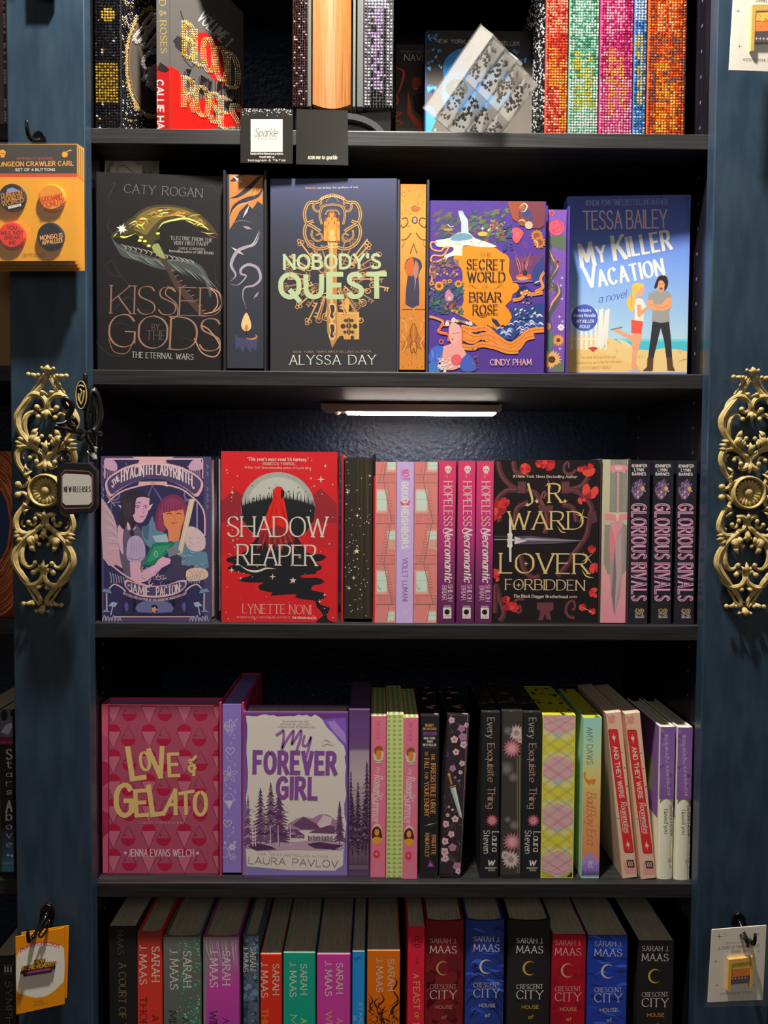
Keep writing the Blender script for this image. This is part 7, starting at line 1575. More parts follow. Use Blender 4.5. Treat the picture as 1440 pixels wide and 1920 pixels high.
def loot_cards():
    yw = .33
    o1 = [(198,800),(820,682),(832,1662),(210,1797)]; fr = lambda L_: [(x/6.855, 1640+y/6.855) for x, y in L_]
    a = card('pin_card', 'orange card behind the front one on the lower hook', 'pin card', (85, 1800), -.040, yw, fr([(275,745),(888,655),(862,1582),(285,1700)]), .001, '#c87c08', gain=2.6); a.flush()
    a = card('pin_card', 'orange card with a white disc and black lettered pin, frontmost on its hook', 'pin card', (75, 1820), -.052, yw, fr(o1), .001, '#c87c08', gain=2.6)
    a.frame(0, 1640, 6.855)
    a.poly([(515+320*math.cos(t), 1230-18*math.cos(t)+345*math.sin(t)) for t in [2*math.pi*k/36 for k in range(36)] ][:0] or [(x, y) for x, y in [(214,1045),(300,960),(400,905),(520,880),(640,885),(740,910),(822,950),(826,1330),(790,1400),(700,1490),(600,1555),(480,1580),(380,1568),(280,1530),(214,1490)]], '#aca89e', 2)
    a.part('lettering'); a.warp = lambda x, y: (x, y+95*((x-560)/300)**2); a.text('DUNGEON LOOT', 262, 905, 770, 905, 46, '#8a2448', wt=1.9, sp=.7); a.warp = None
    a.text('Lively', 440, 1660, 560, 1640, 46, '#6a4408', wt=.9, slant=.2); a.text('Creations', 425, 1695, 620, 1662, 30, '#6a4408', wt=1.1)
    a.flush()
    # the enamel pin
    m = MB(); pts = [a.loc(*p) for p in [(265,1245),(290,1175),(425,1150),(440,1095),(585,1075),(580,1125),(725,1108),(705,1185),(680,1195),(665,1230),(310,1285),(300,1250)]]
    ar = sum(pts[i-1][0]*pts[i][1]-pts[i][0]*pts[i-1][1] for i in range(len(pts))); pts = pts if ar > 0 else pts[::-1]
    m.prism(pts, -.004, -.0002, a.col('#201c1c')); o = m.build('enamel_pin', GLOSS, a.root)
    b = Art(a.root, -.004, 2.6, None).frame(0, 1640, 6.855); b.root = o; b.part('pin_lettering', GLOSS)
    b.text('NEW', 440, 1146, 572, 1122, 40, '#b8860c', wt=2.2, sp=.6); b.text('ACHIEVEMENT!', 290, 1232, 712, 1164, 46, '#b8860c', wt=2.2, sp=.5); b.poly([(312,1258),(662,1200),(650,1228),(318,1280)], '#6a1c48'); b.text('ACHIEVEMENT POINT', 325, 1270, 648, 1216, 18, '#a03a6c', wt=1.6); b.flush()
    hc = [P(85, 1735, -.06), P(73, 1752, -.062), P(78, 1757, -.055), P(90, 1738, -.055), P(92, 1722, -.05)]
    link('hanging_tie', [tuple(h-P(75, 1820, -.052)) for h in hc], .0012, BLACKP); o = bpy.data.objects['hanging_tie']; o.location = tuple(P(75, 1820, -.052)); o['label'] = 'black tie looped through the orange pin card'; o['category'] = 'cord'
loot_cards()
def pin_cards():
    def body(a, S, gain, second):
        """S maps card units (0..100 across, 0..140 down) to photo pixels"""
        q = random.Random(5)
        for x, y, r in ((14,14,7),(85,15,4),(10,62,4),(88,48,4),(15,108,4),(82,112,4),(92,104,3),(30,44,2.5),(22,10,2.5),(26,12,2)): X, Y_ = S(x, y); a.star(X, Y_, r*1.0*a.k, '#4a4454', 4, .16)
        a.part('lettering')
        def tx(s_, x0, y, x1, h, wt=1.4): p0, p1 = S(x0, y), S(x1, y); a.text(s_, *p0, *p1, h*a.k, '#6b665e', wt=wt, sp=.6)
        tx('OFFICIALLY LICENSED', 26, 30, 78, 3.2); tx('A COURT OF THORNS & ROSES' if second else 'A COURT OF THORNS', 14, 40, 90, 6); tx('ENAMEL PIN', 38, 49, 66, 6); tx('MADISON BENNE DESIGNS', 22, 127, 80, 3.8)
        a.flush()
        P_ = lambda x, y: a.loc(*S(x, y))
        def slab(name, pts, y0, y1, col, parent):
            q_ = [P_(*p) for p in pts]; ar = sum(q_[i-1][0]*q_[i][1]-q_[i][0]*q_[i-1][1] for i in range(len(q_))); q_ = q_ if ar > 0 else q_[::-1]
            m = MB(); m.prism(q_, y0, y1, a.col(col)); o = m.build(name, GLOSS, parent); return o
        p = slab('enamel_pin', [(30,56),(76,54),(76,60),(75,112),(71,112),(71,62),(36,64),(36,116),(31,116)], -.0042, -.0002, '#b08a3c', a.root)
        for n_, y0, y1, c in (('yellow_shelf', 63, 76, '#c09a2c'), ('orange_shelf', 77, 90, '#c86a1c'), ('dark_shelf', 91, 104, '#3c3038')): slab(n_, [(37,y0+.4),(70,y0-1),(70,y1-1),(37,y1+.4)], -.0036, -.0002, c, p)
        b = Art(a.root, -.0036, gain, None).frame(a.fx, a.fy, a.fs); b.root = p; b.part('shelf_pattern', GLOSS); b.k = a.k
        for i in range(26): x, y = q.uniform(39, 69), q.uniform(64, 75); b.circ(*S(x, y), .8*a.k, q.choice(['#7a5a14','#e8cc6a']), n=5)
        for i in range(26): x, y = q.uniform(39, 69), q.uniform(78, 88); b.circ(*S(x, y), .8*a.k, q.choice(['#b83a1c','#e8a040']), n=5)
        for i in range(5): b.star(*S(42+i*6, 97), 2.6*a.k, '#b8b0a8', 4, .3)
        b.flush()
    f2 = lambda L_: [(1300+x/6.857, 1640+y/6.857) for x, y in L_]
    a = card('pin_card', 'white sparkle-print card with gold bookshelf pin, hanging whole from the lower hook', 'pin card', (1380, 1810), -.05, .12, f2([(242,708),(940,652),(895,1608),(188,1640)]), .0012, '#a8a49a', gain=2.3)
    a.k = 6.8; a.frame(1300, 1640, 6.857); S = lambda x, y: (242-54*y/140+x/100*(698+8*y/140), 708+y/140*932-x/100*(56-21*y/140)); body(a, S, 2.3, True)
    o = [a.loc(*p) for p in [(200,680),(950,645),(930,1640),(120,1660)]]
    m = MB(); m.prism(o[::-1] if sum(o[i-1][0]*o[i][1]-o[i][0]*o[i-1][1] for i in range(4)) < 0 else o, -.0055, -.0052); m.build('polybag', POLY, a.root)
    m = MB(); m.tube([(*[a.loc(600, 760)[0]], -.0008, a.loc(600, 760)[1]), (a.loc(650, 830)[0], -.007, a.loc(650, 830)[1]), (a.loc(670, 900)[0], -.005, a.loc(670, 900)[1]), (a.loc(660, 780)[0], -.004, a.loc(660, 780)[1]), (a.loc(640, 700)[0], .003, a.loc(640, 700)[1])], .0016, 6); m.build('tie', BLACKP, a.root, smooth=True)
    a = card('pin_card', 'white card with gold bookshelf pin, partly out of the picture at its top', 'pin card', (1420, 60), -.06, .0, [(1377,-40),(1470,-42),(1468,135),(1367,131)], .0012, '#b8b4aa', gain=1.5)
    a.k = 1.12*1.2; a.frame(0, 0, 1); S = lambda x, y: (1377-10*y/140+x*1.15, -68+y/140*200+(x/100)*4); body(a, S, 1.5, False)
    m = MB(); o = [a.loc(*p) for p in [(1372,-40),(1480,-40),(1478,137),(1361,134)]]; m.prism(o if sum(o[i-1][0]*o[i][1]-o[i][0]*o[i-1][1] for i in range(4)) > 0 else o[::-1], -.0075, -.0072); m.build('polybag', POLY, a.root)
    hook(1424, -50, 'black hook above the cut-off white pin card', .045)
pin_cards()
# ------------------------------------------------------------------ lowest board in view
def bottom_row():
    g = RG[4]; w1, w2 = '#b8b0a8', '#c8c0b8'
    def put(lab, x0, x1, yt, col, hard, bulge=0, sb=.012, **k): return book(lab, 'spine', 4, x0, x1, yt, col, k.pop('depth', .15 if hard else .134), hard, sb, gain=g, bulge=bulge, **k)
    a = put('almost black paperback spine with dull gold lettering, first along the row', 204, 256, 1737, '#141414', False, group=None); a.frame(180, 1650, 4.235).part('title_lettering')
    a.text('MAAS', 168, 400, 172, 590, 48, '#3c3a36', wt=1.2, con=.5, serif=True); a.text('A COURT OF THORNS', 182, 660, 182, 1420, 56, '#544a30', wt=1.3, con=.5, serif=True, sp=.6); a.flush()
    a = put('deep red mottled hardcover spine with white lettering, second along from the almost black one', 257.5, 303, 1749, '#a82c20', True, .0035); a.frame(180, 1650, 4.235)
    q = random.Random(1)
    a.vgrad(330, 530, [(415, '#6a2420'), (600, '#94281e'), (800, '#b02e20'), (1200, '#a02a20')])
    for i in range(40): x, y = q.uniform(335, 525), q.uniform(420, 1140); a.line([(x,y),(x+q.uniform(10,40),y-q.uniform(10,50))], q.uniform(4, 12), q.choice(['#8a241c','#bc3a28','#7a2420']), taper=True)
    a.part('title_lettering'); K = dict(wt=1.5, con=.55, serif=True, sp=.7)
    a.text('SARAH', 445, 530, 445, 805, 58, w1, **K); a.text('J. MAAS', 348, 515, 348, 828, 54, w1, **K); a.text('THORNS', 352, 928, 352, 1300, 50, '#3c1410', **K); a.text('A COURT', 446, 1078, 446, 1400, 46, '#3c1410', **K); a.flush()
    a = put('grey hardcover spine spattered with green, beside the deep red one', 306.5, 376, 1757, '#4c4e4a', True, .0035); a.frame(180, 1650, 4.235)
    a.vgrad(535, 830, [(440, '#4e504c'), (1200, '#444a46')])
    for i in range(200):
        y = q.uniform(450, 1160); x = 830-abs(q.gauss(0, 100)); 
        if x > 545: a.circ(x, y, q.uniform(3, 10), q.choice(['#2f8a6a','#1f6a50','#5aa888','#3a7a64']), n=5)
    a.part('title_lettering'); a.text('SARAH', 695, 565, 695, 850, 60, w1, **K); a.text('J. MAAS', 590, 548, 590, 868, 60, w1, **K); a.text('MIST', 580, 1040, 580, 1260, 58, '#262824', **K); a.text('A COURT', 690, 1095, 690, 1400, 46, '#262824', **K); a.flush()
    a = put('magenta and grey hardcover spine with flowing hair strands at its top', 381, 448, 1757, '#7c3a6a', True, .0035); a.frame(180, 1650, 4.235)
    a.vgrad(850, 1145, [(440, '#6a5a62'), (650, '#7a4a72'), (850, '#962f7c'), (1200, '#86307a')]); 
    a.poly([(850,470),(920,480),(900,600),(880,800),(870,1150),(850,1150)], '#665c62', 1)
    for i in range(16): x = 860+i*18; a.line([(x,462),(x+q.uniform(-10,20),560),(x+(20-i)*3,680+q.uniform(0,80))], 4, q.choice(['#9a8a90','#574a52','#b0a0a4']), 5, taper=True)
    a.part('title_lettering'); a.text('SARAH', 1006, 565, 1006, 832, 58, w1, **K); a.text('J. MAAS', 906, 548, 906, 850, 60, w1, **K); a.text('WINGS', 903, 1042, 903, 1300, 56, '#381830', **K); a.text('A COURT', 1010, 1100, 1010, 1400, 46, '#381830', **K); a.flush()
    a = put('slim slate blue hardcover spine clouded with grey', 456, 485, 1755, '#3c4a58', True, .0025); a.frame(180, 1650, 4.235)
    for i in range(60): x, y = q.uniform(1172, 1288), q.uniform(450, 1150); a.circ(x, y, q.uniform(8, 26), q.choice(['#34465a','#4a5a6a','#3f4448','#54687c']), n=8)
    a.part('title_lettering'); a.text('SARAH', 1228, 535, 1228, 715, 38, w1, **K); a.text('J. MAAS', 1170, 528, 1170, 728, 38, w1, **K); a.text('FROST', 1168, 1000, 1168, 1220, 34, '#1c2228', **K); a.flush()
    for x0, x1, yt, col, lab, ya, cols in ((488, 528, 1790, '#b82414', 'plain vermilion paperback spine beside the teal one', (190, 272), '#c8901c'), (531, 591, 1787, '#0f7a66', 'plain teal paperback spine with white lettering', (393, 470), '#a8c070'), (594, 657, 1790, '#98307a', 'plain magenta paperback spine beside the narrow blue one', (645, 725), '#c8a070')):
        a = put(lab, x0, x1, yt, col, False); a.frame(440, 1650, 3.789).part('title_lettering')
        y1 = {190: 598, 393: 598, 645: 592}[ya[0]]; e = {190: 815, 393: 812, 645: 805}[ya[0]]
        a.text('SARAH', ya[1], y1, ya[1], e, 42, w2, **K); a.text('J. MAAS', ya[0], y1-14, ya[0], e+18, 44, w2, **K)
        a.text({190: 'THORNS', 393: 'MIST', 645: 'WINGS'}[ya[0]], ya[0]+4, {190: 915, 393: 958, 645: 935}[ya[0]], ya[0]+4, 1200, 42, cols, **K)
        if ya[0] != 190: a.text('A COURT', ya[1]+2, 985, ya[1]+2, 1250, 38, cols, **K)
        a.flush()
    a = put('narrow bright blue paperback spine between magenta and orange', 660.5, 684, 1785, '#1a6ca8', False); a.frame(440, 1650, 3.789)
    a.line([(845,545),(860,565),(900,545)], 5, '#12406c', 3); a.line([(860,580),(880,540),(895,570)], 4, '#12406c'); a.part('title_lettering'); a.text('STARLIGHT', 884, 870, 884, 1160, 22, '#9ab8cc', wt=1.6); a.text('OF', 845, 965, 845, 1000, 16, '#c8c080', wt=1.4); a.flush()
    a = put('orange paperback spine with black curling flame drawing', 688, 750, 1783, '#b05208', False); a.frame(440, 1650, 3.789)
    for i in range(22):
        x = q.uniform(945, 1175); y = q.uniform(880, 1130); a.line([(x,y+60),(x+q.uniform(-40,40),y),(x+q.uniform(-50,50),y-50),(x+q.uniform(-20,60),y-q.uniform(60,130))], q.uniform(5, 14), '#241208', 6, taper=True)
    for p_ in ([(950,800),(980,860),(960,900),(1010,950)], [(1170,700),(1130,780),(1160,850),(1100,900)], [(1140,690),(1150,740),(1110,800)], [(1030,790),(1060,850),(1020,900),(1080,940)]): a.line(p_, 11, '#241208', 6, taper=True)
    for x, y in ((985,990),(1150,1000)): a.ring(x, y, 40, 9, '#c85a08', 50); a.ring(x, y, 22, 6, '#c85a08', 28)
    a.part('title_lettering'); a.text('SARAH', 1090, 565, 1090, 785, 42, '#c0aa9c', **K); a.text('J. MAAS', 1008, 556, 1008, 795, 44, '#c0aa9c', **K); a.flush()
    a = put('thin scarlet spine with a round stamp and gold lettering, beside the dark red hardcover', 764, 796, 1738, '#b0182c', False, depth=.14); a.frame(740, 1650, 4.5)
    a.ring(187, 523, 44, 6, '#4c0c14', 46); 
    for i in range(6): a.circ(187+22*math.cos(i*1.05), 523+24*math.sin(i*1.05), 9, '#4c0c14')
    a.part('title_lettering'); a.text('COSE', 182, 642, 182, 712, 16, '#4c0c14', wt=1.5); a.text('A', 160, 795, 160, 825, 42, '#c8a04c', **K); a.text('FEAST', 160, 862, 160, 1088, 50, '#c8a04c', **K); a.text('OF', 170, 1118, 170, 1170, 32, '#c8a04c', **K); a.text('THORNS', 158, 1200, 158, 1420, 44, '#c8a04c', **K); a.flush()
    lst = [(797.5, 869, 1728, '#5a1418', True, 300, 520, (475, 530), 'dark red hardcover spine with a crescent moon, beside the thin scarlet spine', '#8a6a68', '#a89490', '#8a6a50', 0, (740, 4.5)),
           (873, 945, 1727, '#1c2c6a', True, 668, 882, (472, 516), 'blue marbled hardcover spine with a crescent moon', '#9a94ac', '#a8a4b8', '#a09a94', 0, (740, 4.5)),
           (952, 1032, 1727, '#1a181a', True, 1030, 1250, (484, 530), 'black hardcover spine with a bright gold crescent moon', '#a8a4a4', '#b0acac', '#b8942c', 0, (740, 4.5)),
           (1035, 1098, 1752, '#7c0c18', False, 185, 400, (508, 548), 'dark red paperback spine with a crescent moon', '#9a6c70', '#b08488', '#a87a60', 1, (1000, 4.5)),
           (1101, 1176, 1754, '#182c7c', False, 518, 745, (508, 556), 'bright blue paperback spine with a crescent moon', '#9aa0b4', '#a4a8bc', '#a89c88', 1, (1000, 4.5)),
           (1196, 1263, 1764, '#161414', False, 918, 1138, (554, 596), 'black paperback spine with a crescent moon, nearest the bookcase side', '#8c8482', '#98908c', '#9a7428', 1, (1000, 4.5))]
    for x0, x1, yt, col, hard, ta, tb, (ty0, ty1), lab, c1, c2, mc, pb, (fx, fs) in lst:
        a = put(lab, x0, x1, yt, col, hard, .004 if hard else 0); a.frame(fx, 1650, fs); dy = ty0-475
        if 'blue' in lab:
            for i in range(26): x = ta-40+q.uniform(0, tb-ta+80); y = ty0+q.uniform(-80, 700); a.line([(x-60,y),(x,y+q.uniform(-30,30)),(x+70,y+q.uniform(-20,60))], q.uniform(10, 30), q.choice(['#22388a','#162050','#2c4aa0','#141c48']), 4, taper=True)
        if 'red' in lab:
            for i in range(16): x = ta-30+q.uniform(0, tb-ta+60); y = ty0+q.uniform(200, 700); a.circ(x, y, q.uniform(20, 60), q.choice(['#5c1418','#4a1014','#681a1c']) if hard else q.choice(['#6c0c18','#7a101c']), n=9)
        K2 = dict(wt=1.15, con=.4, serif=True)
        a.part('title_lettering'); m_ = (ta+tb)/2
        a.text('SARAH J.', ta, ty1, tb, ty1+4, 40, c1, **K2); a.text('MAAS', ta, ty1+84, tb, ty1+88, 58, c2, **K2)
        a.text('CRESCENT', ta, ty1+390, tb, ty1+388, 38, c1, **K2); a.text('CITY', ta, ty1+472, tb, ty1+474, 70, c2, **K2)
        a.text('HOUSE', ta+45, ty1+556, tb-35, ty1+556, 28, mc, wt=1.3, sp=1.1); a.text('of', m_-12, ty1+640, m_+26, ty1+640, 30, mc, wt=1.3, slant=.1)
        a.part('moon'); cx, cy = m_+2, ty1+215; a.line([(cx+54*math.cos(math.radians(50+k*260/18)), cy-56*math.sin(math.radians(50+k*260/18))) for k in range(19)], 17, mc, taper=True); a.flush()
bottom_row()

# ------------------------------------------------------------------ the neighbouring bookcase beyond the post
def neighbours():
    def nb(lab, kind, row, x0, x1, yt, col, **k): return book(lab, kind, row, x0, x1, yt, col, k.pop('depth', .13), k.pop('hard', True), k.pop('sb', .015), z=ZS[row]+.004, gain=RG[row]*k.pop('g', 1), **k)
    a = nb('mauve hardcover with a rhinestone border, cut by the photo edge', 'face', 0, -110, 13, -80, '#6a4a50', depth=.03, H=.236); a.gain = 1.3
    a.gems('rhinestones', (a.W/2-.0045, a.W/2-.0005, .001, a.H-.001), .0036, lambda x, y, q: '#d8d0d4' if q.random() < .5 else '#5a4046', seed=2)
    a.frame(0, 0, 7.678); a.poly([(-200,-200),(50,-200),(50,100),(20,180),(-200,160)], '#8a6268'); a.poly([(-200,160),(20,180),(45,600),(50,1840),(-200,1840)], '#6a5f5a'); a.flush()
    a = nb('tan hardcover below the yellow button packs, cut by the photo edge', 'face', 1, -120, 19.5, 380, '#7a5c3c', depth=.03); a.flush()
    a = nb('hardcover with swirling copper strands around a blue oval, beside the gold scroll ornament', 'face', 2, -120, 24, 846, '#4a2218', depth=.034)
    a.frame(0, 660, 3.55); q = random.Random(3)
    a.rect(-400, 640, 90, 1820, '#5a2416'); a.circ(-60, 1150, 120, '#1c3058', 260, n=24)
    for i in range(60):
        r = 1+i*.022; c = q.choice(['#8a4022','#a85a2c','#6a2a18','#c07a44','#4a1c14','#b86a3a'])
        a.line([(-60+(130*r)*math.cos(t)+q.uniform(-4,4), 1150+(270*r)*math.sin(t)) for t in [-1.6+k*.2+q.uniform(0,.02) for k in range(17)]], q.uniform(5, 14), c, 2, taper=True)
    a.flush()
    a = nb('black spine with stacked gothic lettering and a teal foot, beyond the post', 'spine', 3, 1, 25.5, 1331, '#1c1a1e', hard=False, depth=.134)
    a.frame(0, 1180, 3.84); a.rect(0, 580, 98, 775, '#4a4c60'); a.circ(30, 620, 26, '#16161c', 40); a.circ(88, 600, 16, '#16161c', 30); a.poly([(5,740),(40,690),(80,670),(96,700),(60,760)], '#8a8a98', 1); a.rect(0, 775, 98, 830, '#5a1830'); a.vgrad(5, 100, [(1430, '#22222c'), (1600, '#2c4a64'), (1745, '#3a6e88')])
    a.part('title_lettering'); y = 935
    for ch, h in zip('Stars', (70, 56, 40, 40, 40)): a.text(ch, 46, y, 84, y, h, '#9a9490', wt=1.8, con=.4, serif=True); y += 63 
    y = 1310
    for ch, h in zip('Above', (76, 60, 44, 44, 44)): a.text(ch, 46, y, 84, y, h, '#9a9490', wt=1.8, con=.4, serif=True); y += 64
    a.text('MEYER', 5, 822, 90, 820, 14, '#a05a70', wt=1.4); a.part('publisher_mark'); a.star(58, 1625, 14, '#c8d0d8', 4, .5); a.star(84, 1630, 14, '#c8d0d8', 4, .5); a.text('FEIWEL', 25, 1690, 98, 1690, 12, '#a8c0cc', wt=1.3); a.flush()
    a = nb('pale-topped book cut by the photo edge, beside the gothic-lettered spine', 'spine', 3, -50, 0, 1331, '#4a4230', hard=False, depth=.15); a.flush()
    a = nb('black hardcover spine with three silver bars and tall pale lettering', 'spine', 4, -20, 27.5, 1795, '#1c1c1e', hard=True, depth=.15, bulge=.002)
    a.frame(0, 1640, 6.855); a.part('title_lettering')
    for x in (66, 102, 140): a.line([(x,1182),(x,1255)], 20, '#8a8680')
    a.line([(45,1165),(165,1165)], 5, '#6a6660'); a.line([(50,1278),(165,1278)], 5, '#6a6660'); a.text('SYMPHONY', 70, 1370, 90, 2300, 78, '#5a5450', wt=1.4, con=.4, serif=True); a.flush()
neighbours()

# ------------------------------------------------------------------ gold scroll ornaments
QS = [  # strokes of the upper left quarter: (distance from the axis, height above the rosette centre, radius), crop units of 1/3.69 px
 [(18,790,16),(34,740,13),(70,690,17),(120,625,22),(170,560,27),(196,510,31),(200,470,30),(188,420,27),(150,360,23),(100,310,20),(50,270,18),(18,235,14),(6,215,8)],
 [(68,572,19),(48,552,15),(16,560,17),(6,592,20),(22,630,21),(60,655,21),(105,655,20),(150,620,17),(175,580,12)],
 [(58,505,15),(78,528,12),(110,532,17),(142,500,21),(152,440,20),(140,380,16),(115,340,10)],
 [(60,265,9),(100,295,17),(150,300,21),(185,275,24),(198,230,24),(188,180,21),(160,130,18),(128,90,16),(112,52,15)],
 [(60,270,18),(25,250,20),(10,215,18),(18,180,20),(45,165,19),(72,172,12)],
 [(118,55,16),(140,30,14),(168,22,15),(188,32,17),(186,50,13)],
 [(10,770,14),(40,715,11),(70,672,10),(95,660,6)], [(26,800,11),(60,760,10),(85,720,9),(120,670,6)],
 [(110,215,14),(100,240,11),(72,240,12),(62,215,10)], [(140,260,9),(160,240,8),(158,210,7)]]
LEAF = [  # (start, mid, end, half width)
 [(115,300),(90,350),(60,400),26],[(110,320),(75,340),(34,368),20],[(95,340),(80,395),(58,425),18],[(70,300),(50,330),(40,360),16],
 [(135,318),(165,345),(200,358),14],[(135,305),(180,320),(216,330),14],[(140,292),(180,296),(214,300),13],[(6,655),(28,672),(50,682),13],[(0,575),(0,530),(0,480),18],[(0,560),(22,530),(34,510),11],
 [(0,250),(0,300),(0,345),20],[(0,300),(18,315),(34,330),11],[(0,215),(0,170),(0,132),15],[(0,790),(0,830),(0,862),24],[(0,800),(18,828),(30,838),10],[(60,765),(90,785),(128,792),15],[(105,130),(130,105),(150,88),11],[(150,180),(130,150),(105,130),10]]
def ornament(label, axis_top, axis_bot, s):
    """two-way mirrored carved scroll panel lying on the post"""
    y0, y1 = axis_top, axis_bot; c = P((y0[0]+y1[0])/2, (y0[1]+y1[1])/2, PY); tp = P(*y0, PY); bt = P(*y1, PY)
    L = np.linalg.norm(tp-bt); k = L/1724.0; ang = math.atan2(tp[0]-bt[0], tp[2]-bt[2])
    t = thing('scroll_ornament', label, 'ornament', tuple(c), (0, ang, 0)); m = MB(); lf = MB(); kb = MB(); q = random.Random(2)
    for sx in (-1, 1):
        for sz in (-1, 1):
            for st in QS:
                pts = spl([(sx*d*k, -.0085-(.002 if r > 18 else 0), sz*z*k, r*k) for d, z, r in st], 5)
                m.tube([p[:3] for p in pts], [p[3]*.92 for p in pts], 10, flat=.55, axis=(0, 1, 0))
                # raised back rib
                m.tube([(p[0], p[1]-p[3]*.50, p[2]) for p in pts], [p[3]*.22 for p in pts], 5, axis=(0, 1, 0))
            for a_, b_, e_, w_ in LEAF:
                if a_[0] == 0 and b_[0] == 0 and sx > 0: continue
                P3 = spl([(sx*a_[0]*k, -.006, sz*a_[1]*k), (sx*b_[0]*k, -.013, sz*b_[1]*k), (sx*e_[0]*k, -.0105, sz*e_[1]*k)], 5); n = len(P3)
                lf.tube(P3, [w_*k*max(.12, math.sin(math.pi*(.12+.84*i/(n-1))))*1.05 for i in range(n)], 6, flat=.5, axis=(0, 1, 0))
            for d, z, r in ((68,570,19),(58,503,17),(30,372,15),(62,198,17),(186,36,22),(130,790,17),(108,222,15),(64,790,14),(40,838,12)):
                kb.ball((sx*d*k, -.011, sz*z*k), r*k, 10, 7, (1, .8, 1))
    m.build('scrollwork', GOLD, t, smooth=True); o = lf.build('acanthus_leaves', GOLD, t, smooth=True); o['kind'] = 'stuff'; o = kb.build('curl_knobs', GOLD, t, smooth=True); o['kind'] = 'stuff'
    m = MB(); R0 = 108*k; n = 40
    prof = [(1.08, -.002), (1.10, -.009), (1.04, -.0145), (.95, -.0150), (.90, -.011), (.86, -.0075), (.0, -.0070)]
    vs = [(R0*a*math.cos(2*math.pi*i/n), y, R0*a*math.sin(2*math.pi*i/n)) for a, y in prof for i in range(n)]
    m.add(vs, [(j*n+i, j*n+(i+1) % n, (j+1)*n+(i+1) % n, (j+1)*n+i) for j in range(len(prof)-1) for i in range(n)])
    ro = m.build('rosette', GOLD, t, smooth=True)
    m = MB(); m.ball((0, -.010, 0), 30*k, 16, 10, (1, .6, 1)); m.build('hub', GOLD, ro, smooth=True)
    m = MB(); m.tube([(0, -.0085, 26*k), (0, -.0095, 55*k), (0, -.0105, 78*k), (0, -.0095, 93*k)], [5*k, 9*k, 13.5*k, 6*k], 8, flat=.6, axis=(0, 1, 0)); p0 = m.build('petal', GOLD, ro, smooth=True)
    for i in range(1, 19):
        o = p0.copy(); C.objects.link(o); o.parent = ro; o.rotation_euler = (0, i*2*math.pi/19, 0)
ornament('gold scroll ornament on the post partly behind the hanging sign', (97, 688), (87, 1151), 1)
ornament('gold scroll ornament on the other post, unobstructed, cut by the photo edge', (1403, 692), (1388, 1155), 1)

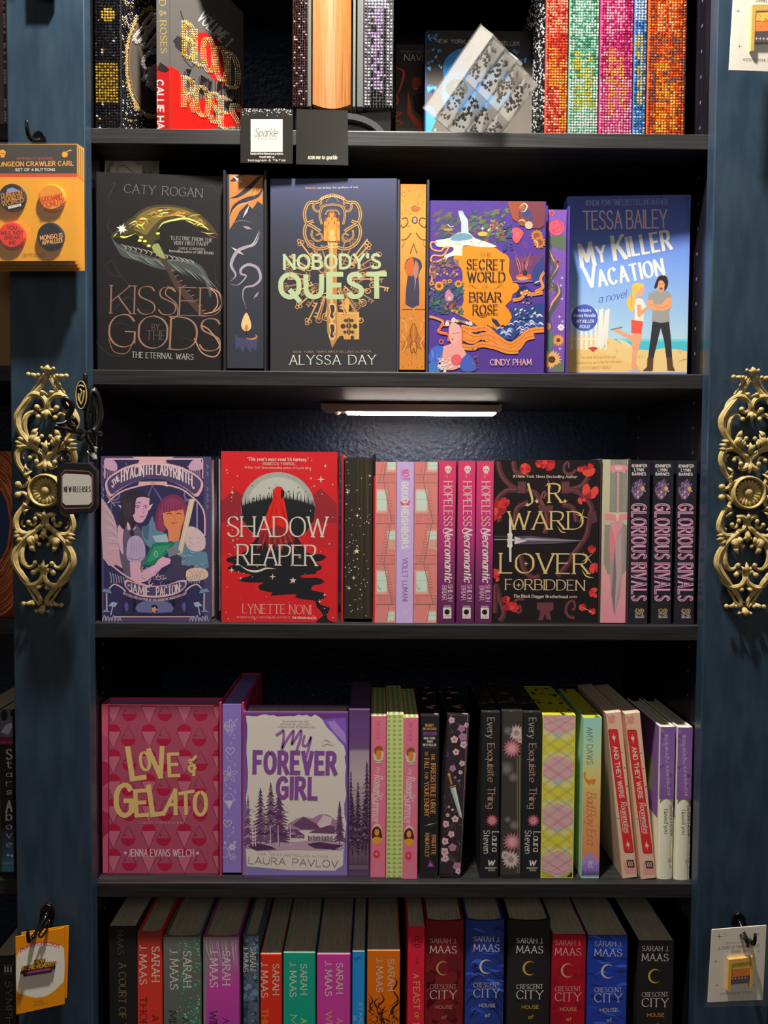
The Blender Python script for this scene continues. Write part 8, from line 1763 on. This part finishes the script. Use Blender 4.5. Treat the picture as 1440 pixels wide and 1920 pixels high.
# ------------------------------------------------------------------ iron bracket and its sign
def sign():
    f = lambda x, y, Y: np.array(P(100+x/6.617, 690+y/6.617, Y)); o = f(520, 800, -.022)
    t = thing('sign_bracket', 'black iron scroll bracket with an oval emblem, reaching over the gold ornament', 'bracket', tuple(o))
    def tb(name, pts, r, mat=BLACKM, n=7, r2=None, smooth=True, kind=None):
        m = MB()
        for pp in (pts if isinstance(pts[0], list) else [pts]):
            q_ = [tuple(p) for p in spl([f(*p)-o for p in pp], 5)]; N = len(q_); m.tube(q_, [r+((r2 or r)-r)*i/(N-1) for i in range(N)], n)
        o_ = m.build(name, mat, t, smooth=smooth)
        if kind: o_['kind'] = kind
        return o_
    tb('wall_plate', [(505,250,-.0255),(508,600,-.0255),(500,1160,-.0255)], .0042); tb('arm', [(600,810,-.030),(400,800,-.045),(200,770,-.062),(0,720,-.075)], .0034)
    tb('large_curl', [(430,560,-.04),(440,380,-.04),(480,290,-.038),(540,330,-.036),(580,480,-.034),(585,620,-.034),(540,730,-.036),(490,790,-.04)], .0036)
    tb('top_finial', [(395,75,-.055),(398,160,-.055),(400,300,-.052),(410,760,-.045)], .0026, r2=.003)
    tb('leaf_curl', [(170,500,-.062),(130,450,-.066),(120,400,-.068),(160,380,-.068),(220,430,-.066),(230,520,-.064),(180,600,-.064),(200,700,-.062),(280,740,-.058)], .0032)
    tb('leaf_curl', [(250,460,-.06),(200,560,-.062),(170,650,-.064),(110,690,-.07),(20,690,-.075)], .0028, r2=.0016)
    tb('leaf_curl', [(240,620,-.062),(290,680,-.058),(270,740,-.058)], .0030, r2=.0014)
    tb('lower_curl', [(380,800,-.047),(350,870,-.05),(320,880,-.05),(330,840,-.05)], .0028); tb('lower_curl', [(400,800,-.045),(430,900,-.042),(470,960,-.038),(520,1100,-.032),(505,1150,-.030)], .0030)
    tb('clip', [(520,975,-.034),(500,1050,-.034),(510,1140,-.034)], .0034, simple('clear_clip', '#9aa29c', .2, scale=20)); tb('wire', [(415,1030,-.045),(490,1120,-.04)], .0007, ALU)
    def oval(rx, rz, r, Y, mat, name, fill):
        m = MB(); n = 26; pts = [f(345+rx*math.cos(2*math.pi*i/n), 335+rz*math.sin(2*math.pi*i/n), Y)-o for i in range(n)]
        if fill:
            vs = [tuple(p) for p in pts]+[(p[0], p[1]+.006, p[2]) for p in pts]; m.add(vs, [tuple(range(n)), tuple(range(2*n-1, n-1, -1))]+[(i, (i+1) % n, n+(i+1) % n, n+i) for i in range(n)])
        else: m.tube([tuple(p) for p in pts], r, 6, closed=True)
        return m.build(name, mat, t)
    oval(78, 190, 0, -.060, BLACKM, 'medallion', True); oval(66, 172, .0007, -.0605, GOLD, 'medallion_rim', False)
    tb('emblem', [[(310,230,-.061),(345,215,-.061),(380,240,-.061)], [(330,260,-.061),(350,300,-.061),(325,400,-.061),(345,450,-.061)], [(380,280,-.061),(370,380,-.061),(345,460,-.061)], [(315,320,-.061),(310,380,-.061),(335,430,-.061)]], .0009, GOLD, 5)
    for i, (x, y) in enumerate(((135, 800), (110, 860))): tb('chain_link', [(x-14,y-35,-.067),(x+12,y-20,-.067),(x+14,y+30,-.067),(x-10,y+34,-.067),(x-16,y,-.067)], .0013)
    # board
    c = np.array(P(143, 918, -.068)); s = thing('hanging_sign', 'small black octagonal sign reading new releases, hanging from the iron bracket', 'sign', tuple(c), (0, 0, .03)); a = Art(s, 0, 1.3).frame(100, 690, 6.617)
    def slab(pts, y0, y1, mat, name, bev=0):
        q_ = [a.loc(*p) for p in pts]; ar = sum(q_[i-1][0]*q_[i][1]-q_[i][0]*q_[i-1][1] for i in range(len(q_))); q_ = q_ if ar > 0 else q_[::-1]
        m = MB(); m.prism(q_, y0, y1, a.col('#16151a')); return m.build(name, mat, s, bevel=bev)
    slab([(40,1270),(130,1170),(455,1180),(540,1270),(545,1710),(470,1800),(130,1820),(42,1720)], 0, .008, simple('dark_wood_frame', '#141216', .45, scale=30), 'board', .001)
    a.poly([(95,1320),(140,1262),(440,1278),(492,1330),(495,1680),(455,1738),(140,1748),(95,1690)], '#8a5a58'); a.poly([(101,1324),(143,1271),(437,1287),(484,1334),(487,1676),(450,1729),(144,1738),(102,1686)], '#221418')
    a.poly([(112,1340),(145,1310),(440,1325),(475,1360),(478,1660),(440,1695),(150,1700),(112,1665)], '#b8b4ac'); a.part('lettering'); a.text('NEW RELEASES', 134, 1540, 460, 1538, 68, '#2c2a2a', wt=1.6, con=.3, serif=True, sp=.5); a.flush()
    m = MB(); g2 = lambda x, y, Y: tuple(np.array(P(100+x/6.617, 690+y/6.617, Y))-c)
    for pp in ([(120,880,-.067),(80,960,-.067),(70,1010,-.067),(100,1080,-.067),(160,1180,-.067)], [(120,880,-.067),(155,940,-.067),(150,1020,-.067),(100,1080,-.067),(70,1190,-.067)]): m.tube(spl([g2(*p) for p in pp], 4), .0009, 6)
    m.build('hanging_wire', BLACKM, s, smooth=True)['kind'] = 'stuff'
sign()
